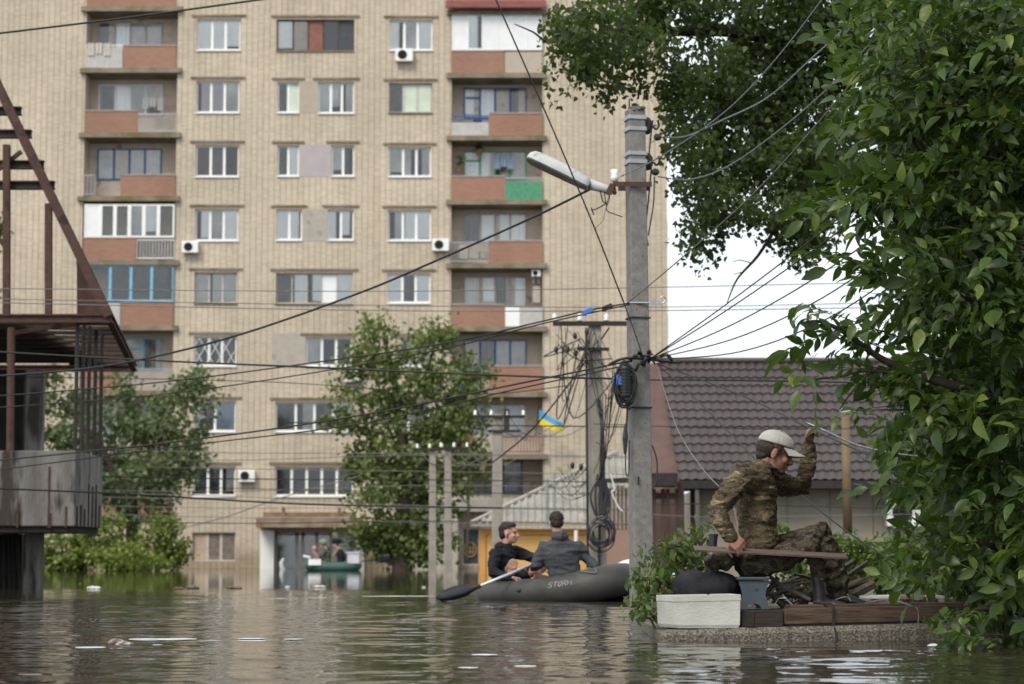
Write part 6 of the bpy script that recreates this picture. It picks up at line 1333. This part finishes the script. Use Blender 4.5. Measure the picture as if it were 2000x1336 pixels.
# grey-green willow-like tree, left
tree('tree', 'grey-green loose tree behind the unfinished building, left of the block', 'tree', P(260, 1100, 82), 82,
     [(380, 745, 28, 22, 0, 0, .7), (340, 770, 60, 35, 0), (300, 800, 80, 45, 0), (370, 830, 45, 40, 0), (110, 770, 50, 50, 0), (190, 830, 90, 70, 0), (310, 880, 85, 60, 0), (120, 880, 60, 60, 0), (230, 930, 100, 60, 0), (340, 935, 55, 40, 0), (130, 960, 55, 45, 0), (260, 990, 70, 40, 0), (240, 745, 30, 25, 0, 0, .6)],
     60, .30, .19, GREYG, [([(262, 1120, 0), (258, 1020, 0), (270, 900, 0), (330, 780, 0)], .3, .05), ([(258, 1000, 0), (200, 880, 0), (120, 780, 0)], .2, .05), ([(262, 960, 0), (300, 880, 0), (370, 830, 0)], .14, .04)], down=.5)
for k, (x, y, rx, ry, lab) in enumerate(((120, 1075, 60, 45, 'yellow-green bush in the water under the concrete parapet'), (215, 1060, 60, 55, 'middle yellow-green bush at the water edge, left'), (310, 1065, 52, 55, 'rightmost yellow-green bush beside the boarded ground floor window'), (255, 1085, 70, 30, 'low yellow-green bush in front of the left bushes'), (20, 1085, 60, 35, 'yellow-green bush at the far left behind the columns'), (160, 1040, 26, 30, 'small taller bush sticking up behind the left bushes'), (335, 1050, 30, 42, 'narrow bright bush at the right end of the left bushes'))):
    tree('bush', lab, 'bush', P(x, 1100, 80 - (k == 3) * 2), 80 - (k == 3) * 2, [(x, y, rx, ry, 0, 0, 1.5), (x - rx * .5, y + 12, rx * .6, ry * .6, 0, 0, 1.5), (x + rx * .5, y + 10, rx * .6, ry * .6, 0, 0, 1.5), (x, y + 25, rx, 18, 0, 0, 2)], 50, .18, .15, YELG, [([(x, 1116, 0), (x + 3, 1080, 0), (x - 4, y - 10, 0)], .06, .02)], 'bushes standing in the water on the left', down=.6)
tree('tree', 'tree glimpsed behind the steel frame at the far left edge', 'tree', P(-60, 1100, 78), 78, [(-45, 450, 50, 60, 0), (-60, 530, 60, 60, 0), (-70, 640, 60, 80, 0)], 22, .3, .27, GREYG, [([(-60, 1120, 0), (-60, 700, 0), (-50, 450, 0)], .25, .05)])
# pale red-blossom shrub behind the poles
tree('shrub', 'small shrub with pinkish flowers behind the slim pale poles', 'shrub', P(915, 1100, 84), 84, [(915, 870, 32, 22, 0), (940, 885, 30, 18, 0)], 8, .25, .2, leaf_mat('pink_blossom', [(0, (0.4, 0.16, 0.12)), (1, (0.5, 0.24, 0.18))]), [([(912, 1100, 0), (915, 980, 0), (920, 880, 0)], .06, .02)])

# near poplar -----------------------------------------------------------
PY = 22.5
pob = [(1165, 60, 70, 70, 80, -1, 1), (1110, 60, 45, 40, 60, 0, 1), (1125, 120, 55, 35, 60, 0, .8), (1190, 130, 60, 45, 70, 0, .9), (1075, 130, 25, 12, 30, 0, .5), (1100, 185, 22, 10, 30, 0, .5), (1185, 190, 14, 26, 25, 0, .7),
       (1250, 50, 70, 60, 110, 1, 1.1), (1330, 25, 90, 38, 130, 1, 1.1), (1280, 95, 60, 40, 80, 0, .9), (1420, 40, 90, 55, 160, 1.5, 1.2), (1520, 60, 100, 85, 200, 2, 1.3), (1600, 100, 90, 110, 200, 2, 1.3), (1345, 150, 38, 35, 60, 0, .8), (1330, 175, 50, 30, 60, 0, .8),
       (1400, 150, 70, 60, 150, 1, 1.1), (1480, 170, 90, 90, 180, 2, 1.3), (1560, 230, 100, 110, 180, 2, 1.3), (1360, 225, 70, 55, 110, 1, 1.1), (1440, 260, 90, 70, 150, 1.5, 1.2), (1350, 290, 55, 40, 80, 0, 1), (1420, 330, 80, 55, 120, 1, 1.1), (1520, 330, 90, 75, 150, 1, 1.2), (1610, 340, 70, 100, 150, 1, 1.2),
       (1340, 360, 35, 38, 60, 0, .8), (1395, 390, 55, 40, 90, 0, 1), (1375, 440, 45, 38, 70, 0, 1), (1365, 495, 26, 22, 40, 0, .9), (1450, 410, 45, 40, 80, 0, .9), (1490, 430, 35, 30, 60, 0, .7), (1550, 430, 45, 55, 90, 0, 1), (1565, 490, 30, 35, 60, 0, .8), (1600, 440, 40, 50, 80, 0, 1), (1535, 470, 22, 25, 40, 0, .7), (1300, 200, 18, 30, 30, 0, .7), (1250, 165, 30, 22, 40, 0, .7), (1320, 130, 16, 14, 30, 0, .5),
       # crown above the frame
       (1250, -70, 150, 60, 200, 1, 1), (1450, -90, 200, 90, 300, 2, 1), (1650, -60, 150, 110, 300, 2, 1), (1850, 60, 170, 150, 300, 2, .6), (1950, 280, 150, 150, 300, 2, .6), (1900, -120, 220, 120, 300, 2, .6), (2120, 120, 150, 170, 300, 2, .5)]
pt = empty('poplar_tree', P(1950, 1100, PY + 2) * 1.0, 'near poplar with small dark triangular leaves hanging in front of the facade and sky', 'tree')
bl = [(P(b[0], b[1], PY + b[5]), (b[2] / ppm(PY), b[4] / ppm(PY), b[3] / ppm(PY)), max(2, int(b[6] * (b[2] * b[3]) / 62))) for b in pob]
C = clumped(bl, 15, .06, 1.3); leaves('crown', C, .066 * rng.uniform(.65, 1.2, len(C)), POP, POPG, pt, .75, up=.1)
q = MB()
for pts, r0, r1 in (([(1960, 1250, 2), (1950, 800, 2), (1860, 400, 2), (1690, -100, 2)], .26, .16), ([(1755, 130, 2), (1560, 85, 2), (1430, 62, 1.5), (1300, 62, 1), (1200, 60, .5), (1105, 90, 0)], .11, .012), ([(1830, 360, 2), (1600, 340, 2), (1500, 250, 1.5), (1420, 200, 1), (1370, 140, 1)], .09, .01),
                    ([(1560, 85, 2), (1500, 120, 2), (1430, 140, 1), (1370, 170, .5), (1330, 220, 0)], .05, .008), ([(1790, 230, 2), (1600, 330, 1.5), (1560, 420, 1), (1515, 445, 0)], .06, .022), ([(1515, 445, 0), (1480, 500, 0), (1440, 545, 0), (1420, 592, 0)], .022, .005), ([(1500, 250, 1.5), (1440, 330, 1), (1390, 400, .5), (1370, 490, 0)], .04, .006),
                    ([(1470, 515, 0), (1445, 508, 0), (1432, 512, 0)], .006, .003), ([(1455, 530, 0), (1432, 536, 0)], .005, .003), ([(1290, 62, 1), (1220, 70, .5), (1150, 40, 0), (1080, 82, 0), (1040, 62, 0), (1005, 47, 0)], .03, .005), ([(1240, 64, .7), (1200, 110, .2), (1185, 200, 0)], .02, .004), ([(1430, 200, 1), (1380, 230, .5), (1310, 235, 0)], .03, .005), ([(1500, 470, 0), (1490, 480, 0), (1530, 430, 0)], .006, .003)):
    limb(q, [P(a, b, PY + c) for a, b, c in pts], r0, r1, 7)
q.build('trunk', mat('dark_bark', (0.022, 0.018, 0.015), (0.045, 0.037, 0.03), 14, rough=.95), pt, smooth=True)

# near broad-leaved tree with compound leaves ---------------------------
def compound(seed):
    r = random.Random(seed); n = r.choice((5, 7, 7, 9)); vs = []; fs = []; L = r.uniform(.24, .34); k0 = 0
    rach = lambda t: V((L * t, 0, -.10 * L * t * t * 3))
    prof = [(0, 0), (.12, .13), (.35, .235), (.6, .215), (.82, .11), (1, 0)]
    def leaflet(base, d, n_, s, bend):
        b_ = n_.cross(d); k = len(vs); c = [base + d * (s * t) - n_ * (bend * s * t * t) for t, _ in prof]
        for (t, w_), p in zip(prof, c): vs.append(p)
        for sgn in (-1, 1):
            k1 = len(vs)
            for i in range(1, 5): vs.append(c[i] + b_ * (sgn * prof[i][1] * s) + n_ * (.06 * s * prof[i][1] / .2))
            tri = [(k, k1, k + 1)] + [(k + i, k1 + i - 1, k1 + i, k + i + 1) for i in range(1, 4)] + [(k + 4, k1 + 3, k + 5)]
            fs.extend(tri if sgn > 0 else [t[::-1] for t in tri])
    for i in range(n // 2):
        t = .3 + .6 * i / max(1, n // 2 - .5)
        for sgn in (-1, 1):
            d = V((.55 + r.uniform(-.1, .2), sgn * .8, -.25 + r.uniform(-.25, .2))).normalized(); n_ = (V((r.uniform(-.2, .2), r.uniform(-.3, .3), 1)) - d * 0); n_ = (n_ - d * n_.dot(d)).normalized()
            leaflet(rach(t), d, n_, r.uniform(.085, .125) * (.8 + .3 * i / 3), r.uniform(.1, .45))
    d = V((1, r.uniform(-.1, .1), -.45)).normalized(); leaflet(rach(1), d, V((.4, 0, 1)).normalized(), r.uniform(.12, .155), r.uniform(.15, .5))
    for i in range(4):      # rachis as thin blade
        a, b = rach(i / 4), rach((i + 1) / 4); k = len(vs); vs.extend([a + V((0, -.0018, 0)), b + V((0, -.0018, 0)), b + V((0, .0018, 0)), a + V((0, .0018, 0))]); fs.append((k, k + 1, k + 2, k + 3))
    return np.array([tuple(v) for v in vs]), fs
WY = 12.0
wb = [(1700, -40, 60, 60), (1780, 40, 110, 80), (1900, 60, 130, 110), (1690, 90, 45, 55), (1760, 170, 110, 90), (1920, 200, 120, 120), (1710, 240, 70, 60), (1830, 280, 130, 100), (1700, 330, 75, 55), (1960, 330, 90, 120), (1680, 390, 70, 50), (1780, 400, 120, 90), (1900, 450, 120, 110),
      (1680, 470, 65, 50), (1760, 520, 110, 80), (1700, 560, 60, 45), (1860, 600, 130, 110), (1720, 650, 90, 50), (1960, 640, 80, 130), (1690, 720, 60, 36), (1810, 740, 110, 80), (1760, 790, 60, 36),
      (1920, 800, 110, 110), (1820, 860, 90, 60), (1790, 920, 60, 40), (1900, 960, 120, 90), (1800, 990, 65, 45), (1740, 935, 25, 25), (1860, 1060, 100, 70), (1770, 1070, 30, 25), (1960, 1100, 80, 110), (1880, 1140, 70, 50), (1810, 1120, 40, 30), (1930, 1210, 80, 55), (1870, 1200, 35, 30), (1960, 1265, 60, 30), (1990, 1290, 50, 30)]
wt = empty('ash_tree', (3.9, 12.4, 0), 'close leafy tree with long compound leaves filling the right side of the picture', 'tree')
comps = [compound(s) for s in range(8)]
cs = [[] for _ in comps]; ds = [[] for _ in comps]
twg = MB()
def spray(pts, n, world=False, tw=.0035, out=True):
    p = bez(pts if world else [P(a, b, WY + c) for a, b, c in pts], 6)
    for k in range(n):
        t = (k + .7) / n; i = min(int(t * (len(p) - 1)), len(p) - 2); q_ = p[i].lerp(p[i + 1], t * (len(p) - 1) - i); d = (p[i + 1] - p[i]).normalized(); side = V((random.uniform(-.3, .3), (-1) ** k * .9, random.uniform(-.5, .4)))
        dd = (d + side * (.9 if k < n - 1 else .1)).normalized(); j = int(rng.integers(len(comps))); cs[j].append(tuple(q_ + dd * .10)); ds[j].append(tuple(dd * 1.8))
    twg.tube(p, [tw * (1.2 - .9 * i / (len(p) - 1)) for i in range(len(p))], 5)
trunk_at = V((4.3, 12.6, 0))
for (x, y, rx, ry) in wb:
    sh = 0 if y < 830 else ((58 if y < 950 else 100) if x < 1900 else (25 if y < 950 else 60))
    c = P(x + sh + 14, y, WY); r = (rx / ppm(WY) * .8, .2 + max(rx, ry) / ppm(WY), ry / ppm(WY)); k_ = max(2, int(rx * ry / 1150 * (1.65 if x > 1800 or y < 470 else .95)))
    for tip in in_ell(tuple(c), r, k_, .3):
        tip = V(tip); o_ = trunk_at - tip; o_.z = 0; o_.normalize(); L_ = random.uniform(.4, .75)
        o_ = (o_ + V((0, random.uniform(-.5, .5), 0))).normalized(); st = tip + o_ * L_ + V((0, 0, random.uniform(-.34, .12)))
        md = st.lerp(tip, .55) + V((0, 0, random.uniform(.03, .12))); spray([st, md, tip], random.choice((4, 5, 6)), True)

# explicit side sprays reaching out to the left
for pts, n in (([(1760, 660, 0), (1680, 632, 0), (1620, 612, 0), (1575, 615, 0)], 8), ([(1740, 690, 0), (1680, 662, 0), (1630, 655, 0)], 6), ([(1740, 725, 0), (1680, 712, 0), (1620, 705, 0), (1575, 715, 0)], 7), ([(1780, 790, 0), (1720, 795, 0), (1680, 800, 0)], 4),
               ([(1800, 840, 0), (1760, 850, 0), (1735, 875, 0)], 5), ([(1830, 960, 0), (1780, 950, 0), (1740, 945, 0)], 5), ([(1850, 1040, 0), (1800, 1050, 0), (1770, 1070, 0)], 5), ([(1880, 1120, -.1), (1830, 1115, -.2), (1790, 1125, -.2)], 6), ([(1930, 1180, -.3), (1880, 1200, -.4), (1840, 1215, -.4)], 6), ([(1960, 1240, -.5), (1920, 1240, -.6), (1880, 1250, -.6)], 6),
               ([(1750, 540, 0), (1690, 520, 0), (1650, 500, 0)], 5), ([(1740, 440, 0), (1680, 420, 0), (1640, 400, 0)], 5), ([(1740, 330, 0), (1680, 300, 0), (1650, 320, 0)], 4), ([(1760, 200, 0), (1700, 170, 0), (1660, 190, 0)], 4), ([(1740, 60, 0), (1700, 30, 0), (1660, 40, 0)], 4)):
    spray(pts, n)
def comp_leaves():
    VS = []; LI = []; LT = []; off = 0
    for (tv, tf), C_l, D_l in zip(comps, cs, ds):
        if not C_l: continue
        C = np.array(C_l); N = len(C); d = np.array(D_l) + rng.normal(size=(N, 3)) * .6; d /= np.linalg.norm(d, axis=1)[:, None]
        n = rng.normal(size=(N, 3)) * .75; n[:, 2] += 1; n -= d * (n * d).sum(1)[:, None]; n /= np.linalg.norm(n, axis=1)[:, None]; b = np.cross(n, d)
        S = rng.uniform(.5, 1.12, N).reshape(-1, 1, 1); C = C - d * .15
        vv = C[:, None, :] + S * (tv[None, :, 0:1] * d[:, None, :] + tv[None, :, 1:2] * b[:, None, :] + tv[None, :, 2:3] * n[:, None, :])
        loops = np.concatenate([np.array(f) for f in tf]); tot = np.array([len(f) for f in tf])
        LI.append((loops[None, :] + (np.arange(N) * len(tv))[:, None]).ravel() + off); LT.append(np.tile(tot, N)); VS.append(vv.reshape(-1, 3)); off += N * len(tv)
    VS = np.concatenate(VS) - np.array(WL[wt]); LI = np.concatenate(LI); LT = np.concatenate(LT); LS = np.concatenate([[0], np.cumsum(LT)[:-1]])
    me = bpy.data.meshes.new('crown'); me.vertices.add(len(VS)); me.vertices.foreach_set('co', VS.ravel()); me.loops.add(len(LI)); me.loops.foreach_set('vertex_index', LI.astype(np.int32))
    me.polygons.add(len(LT)); me.polygons.foreach_set('loop_start', LS.astype(np.int32)); me.polygons.foreach_set('loop_total', LT.astype(np.int32)); me.polygons.foreach_set('use_smooth', np.ones(len(LT), bool))
    me.materials.append(WALG); me.update(calc_edges=True); return link('crown', me, wt)
comp_leaves()
twg.build('twigs', MATS['dark_bark'], wt)
# dense inner foliage behind, of the same tree
bl = [(P(x, y, WY + 1.6), (rx / ppm(WY) * .9, .6, ry / ppm(WY) * .9), max(2, int(rx * ry / 200))) for (x, y, rx, ry) in wb if x > 1850 or (rx > 75 and (y < 460 or x > 1810))]
for (cx_, cy_, cz_, rx_, ry_, rz_, n_) in ((4.6, 11.2, 5.8, 2.2, 1.8, 1.2, 110), (3.4, 12.4, 5.0, 1.8, 1.2, .7, 80), (5.3, 12.8, 1.6, .9, 1.0, 1.3, 150), (5.5, 12.6, 3.8, 1.3, 1.2, 1.3, 170)): bl.append((V((cx_, cy_, cz_)), (rx_, ry_, rz_), n_))      # unseen rest of the crown; overhead clumps added to shade leaves and man
C = clumped(bl, 7, .13, 1.0); leaves('inner_leaves', C, .12 * rng.uniform(.7, 1.2, len(C)), OVAL, WALG, wt, .5, up=.5)
q = MB()
for pts, r0, r1 in (([(2120, 1330, .6), (2100, 900, .6), (2060, 500, .6), (2040, 0, .6)], .14, .08), ([(2100, 900, .6), (1980, 800, .3), (1900, 765, 0), (1800, 735, 0), (1720, 700, 0), (1650, 650, 0), (1600, 628, 0), (1560, 632, 0)], .04, .004), ([(2060, 500, .6), (1960, 420, .3), (1900, 400, 0), (1820, 330, 0), (1740, 200, 0)], .035, .005),
                    ([(2080, 700, .6), (1960, 620, .3), (1850, 560, 0), (1760, 440, 0), (1690, 400, 0)], .03, .005), ([(1760, 730, 0), (1690, 725, 0), (1640, 735, 0), (1560, 745, 0)], .01, .003), ([(2110, 1150, .6), (1980, 1080, .2), (1900, 1060, 0), (1830, 1040, 0), (1780, 1010, 0)], .03, .004), ([(2100, 1000, .6), (1980, 930, .3), (1880, 900, 0), (1800, 850, 0), (1745, 870, 0)], .03, .004),
                    ([(2120, 1250, .6), (2000, 1200, .2), (1920, 1190, 0), (1850, 1200, 0)], .025, .004), ([(1700, 725, 0), (1660, 770, 0), (1640, 800, 0)], .008, .003), ([(2050, 250, .6), (1950, 200, .2), (1860, 150, 0), (1760, 60, 0)], .03, .005), ([(1900, 820, 0), (1850, 790, 0), (1770, 800, 0), (1720, 800, 0)], .012, .003)):
    limb(q, [P(a, b, WY + c) for a, b, c in pts], r0, r1, 7)
q.build('trunk', MATS['dark_bark'], wt, smooth=True)
# overhanging leaves in the water, lower right
# cut branches heaped on the left end of the ledge
hb = empty('leafy_branch_heap', P(1310, 1190, 13.2), 'heap of freshly cut leafy branches hanging into the water left of the foam box', 'branch heap')
blobs_ = [(1300, 1075, 45, 28, .2), (1340, 1060, 40, 20, .3), (1280, 1110, 40, 30, .1), (1265, 1150, 28, 35, 0), (1300, 1140, 40, 40, .1), (1250, 1180, 22, 20, -.1), (1280, 1190, 26, 25, -.1), (1370, 1085, 30, 20, .4), (1365, 1045, 30, 22, .4), (1240, 1195, 14, 10, -.1), (1330, 1105, 50, 25, .3)]
bl = [(P(x, y, 13.2 + d), (rx / 324, .16, ry / 324), max(3, int(rx * ry / 60))) for x, y, rx, ry, d in blobs_]
C = clumped(bl, 6, .035, 1.0); C = C[C[:, 2] > .0]; leaves('foliage', C, .062 * rng.uniform(.6, 1.3, len(C)), OVAL, leaf_mat('wilting_leaf', [(0, (0.045, 0.07, 0.02)), (0.6, (0.085, 0.13, 0.032)), (1, (0.17, 0.2, 0.06))], .5, .25), hb, .9, up=.3)
q = MB()
for pts in (((1395, 1075, .4), (1340, 1068, .3), (1300, 1070, .2), (1270, 1120, 0), (1250, 1180, -.1)), ((1390, 1090, .4), (1330, 1100, .3), (1290, 1140, .1), (1285, 1195, 0)), ((1375, 1080, .4), (1360, 1050, .4), (1350, 1020, .4)), ((1335, 1040, .4), (1350, 1048, .4), (1370, 1060, .4)), ((1310, 1070, .2), (1295, 1050, .2), (1300, 1035, .2))):
    limb(q, [P(a, b, 13.2 + c) for a, b, c in pts], .01, .003, 6)
q.build('stems', BARK, hb)
# weeds and bushes behind the ledge on the right
tree('bush', 'green bush standing in the water behind the ledge on the right', 'bush', P(1760, 1140, 24), 24, [(1700, 1120, 50, 38, 0, 0, 60), (1760, 1100, 50, 50, 0, 0, 60), (1820, 1080, 60, 60, 0, 0, 60), (1890, 1090, 60, 70, 0, 0, 60), (1960, 1080, 60, 80, 0, 0, 60), (1780, 1140, 60, 25, 0, 0, 60), (1860, 1140, 60, 25, 0, 0, 60)], 16, .07, .085, BUSHG, [([(1790, 1160, 0), (1795, 1120, 0), (1800, 1060, 0)], .03, .01)], down=.4, tmpl=OVAL)
tree('bush', 'smaller green bush between the knees and the tiled house', 'bush', P(1560, 1130, 22), 22, [(1530, 1090, 45, 35, 0, 0, 60), (1580, 1110, 50, 28, 0, 0, 60), (1550, 1060, 30, 20, 0, 0, 40), (1630, 1075, 30, 28, 0, 0, 60), (1660, 1060, 30, 20, 0, 0, 60), (1520, 1040, 14, 22, 0, 0, 50), (1690, 1095, 40, 40, 0, 0, 60), (1660, 1110, 30, 25, 0, 0, 60)], 14, .06, .075, BUSHG, [([(1560, 1150, 0), (1562, 1110, 0), (1555, 1060, 0)], .02, .008)], down=.3, tmpl=OVAL)
tree('tree', 'bright yellow-green young tree behind the close leaves, right', 'tree', P(1790, 1100, 28), 28, [(1750, 880, 30, 35, 0, 0, 60), (1790, 850, 40, 30, 0, 0, 60), (1810, 910, 50, 40, 0, 0, 60), (1870, 870, 60, 60, 0, 0, 60), (1850, 960, 60, 50, 0, 0, 60)], 14, .09, .11, BRTG, [([(1820, 1140, 0), (1815, 1000, 0), (1800, 860, 0)], .05, .01)], down=.5)
# dark tree mass behind the close tree (kept as its own tree)
tree('tree', 'dark broad tree behind the close leaves at the right edge', 'tree', P(1950, 1100, 26), 26, [(1900, 300, 150, 200, 0, 0, 9), (1880, 560, 110, 150, 0, 0, 9), (1950, 800, 110, 160, 0, 0, 9), (1920, 100, 200, 150, 0, 0, 9), (1780, 250, 100, 170, 0, 0, 9), (1760, 60, 110, 120, 0, 0, 9), (1960, 1000, 90, 110, 0, 0, 9), (2120, 250, 170, 230, 0, 0, 9), (2130, 600, 140, 200, 0, 0, 9), (2100, 20, 220, 160, 0, 0, 9)], 14, .2, .17, POPG, [([(2000, 1150, 0), (1990, 700, 0), (1960, 200, 0)], .25, .1)], down=.4)

# ------------------------------------------------------------------ things floating on the water
def floater(name, pts_c, r, m, label, cat, seed=0, group=None, flat=.3):
    c = V(pts_c); q = MB(); rr = random.Random(seed)
    for k in range(4): q.ell(c + V((rr.uniform(-.6, .6) * r, rr.uniform(-.5, .5) * r, r * flat * .3)), (r * rr.uniform(.5, .9), r * rr.uniform(.4, .7), r * flat * rr.uniform(.6, 1.2)), nu=9, nv=6)
    o = remesh(q, name, m, None, r / 9, 1, lambda p: noise.noise(p * (3 / r)) * r * .12, origin=(c.x, c.y, 0)); return tag(o, label, cat, group)
def wpt(px, py): Y = H * F / (py - 1089.0); return P(px, py, Y)
WH = mat('floating_foam', (0.5, 0.5, 0.49), (0.62, 0.62, 0.6), 10, rough=.6); BRN = mat('brown_scum', (0.11, 0.075, 0.05), (0.2, 0.15, 0.11), 14, rough=.95)
for k, (px, py, r, m, lab, cat) in enumerate(((183, 1150, .1, WH, 'crumpled white bag floating left, by the green reflection', 'plastic bag'), (350, 1150, .07, BRN, 'left brown clump of scum floating in front of the boarded window', 'floating debris'), (372, 1149, .11, BRN, 'wide brown clump of reeds floating in front of the boarded window', 'floating debris'),
      (457, 1149, .09, BRN, 'single brown tuft floating left of the green boat', 'floating debris'), (622, 1147, .09, WH, 'pale scrap floating below the green boat', 'floating debris'), (560, 1147, .05, WH, 'tiny pale scrap floating left of the green boat', 'floating debris'), (828, 1147, .035, WH, 'small white ball floating left of the oar', 'floating debris'),
      (1826, 1262, .035, WH, 'small white scrap floating under the overhanging leaves', 'floating debris'), (157, 1140, .02, WH, 'tiny white speck near the left bushes', 'floating debris'))):
    floater('floating_scrap', wpt(px, py), r, m, lab, cat, k)
c = wpt(228, 1258); q = MB(); q.chain([c + V((-.02, 0, .005)), c + V((.04, 0, .004)), c + V((.085, .0, -.004))], [(.03, .026), (.03, .018), (.012, .008)], 12, side=(0, 1, 0)); bgo = remesh(q, 'floating_bag', mat('clear_brown_bag', (0.13, 0.085, 0.065), (0.22, 0.16, 0.13), 30, rough=.25, c3=(0.4, 0.39, 0.37), s3=24), None, .004, 1, lambda p: noise.noise(p * 40) * .01, origin=(c.x, c.y, 0)); tag(bgo, 'clear plastic bag with brown contents floating at the lower left', 'plastic bag')
def disc(px0, px1, py, label, th=.0015):
    a, b = wpt(px0, py), wpt(px1, py); c = (a + b) / 2; rx = (b.x - a.x) / 2; q = MB(); n = 20; vs = []
    ry = min(rx, .05 + rx * .35)
    for z in (0.002, .002 + th): vs += [(c.x + rx * (1 + .12 * noise.noise(V((t_, px0, 0)))) * math.cos(t_), c.y + ry * (1 + .5 * noise.noise(V((t_ * 1.5, px1, 3)))) * math.sin(t_), z) for t_ in np.linspace(0, 2 * math.pi, n, endpoint=False)]
    q.add(vs, [tuple(range(n))[::-1], tuple(range(n, 2 * n))] + [(k, (k + 1) % n, n + (k + 1) % n, n + k) for k in range(n)]); o = q.build('foam_plate', WH, origin=(c.x, c.y, 0)); tag(o, label, 'foam piece', 'flat white foam pieces on the water')
for (a, b, y, lab) in ((147, 207, 1263, 'flat white foam piece at the far lower left'), (466, 516, 1246, 'upper of two overlapping foam plates, lower middle left'), (463, 520, 1250, 'lower of two overlapping foam plates, lower middle left'), (385, 440, 1251, 'thin foam piece left of the overlapping plates'), (250, 385, 1247, 'long thin white strip beside the floating bag'),
                       (555, 595, 1247, 'foam piece right of the overlapping plates'), (894, 934, 1302, 'round white plate near the bottom centre'), (525, 568, 1169, 'far foam piece below the entrance doors'), (602, 640, 1167, 'far foam piece below the green boat'), (1005, 1048, 1299, 'thin foam piece right of the round plate'),
                       (920, 972, 1277, 'foam piece above the round plate'), (360, 393, 1176, 'far foam piece below the boarded window'), (298, 318, 1258, 'tiny foam piece right of the floating bag'), (706, 850, 1164, 'thin pale wake strip left of the oar blade')):
    disc(a, b, y, lab)
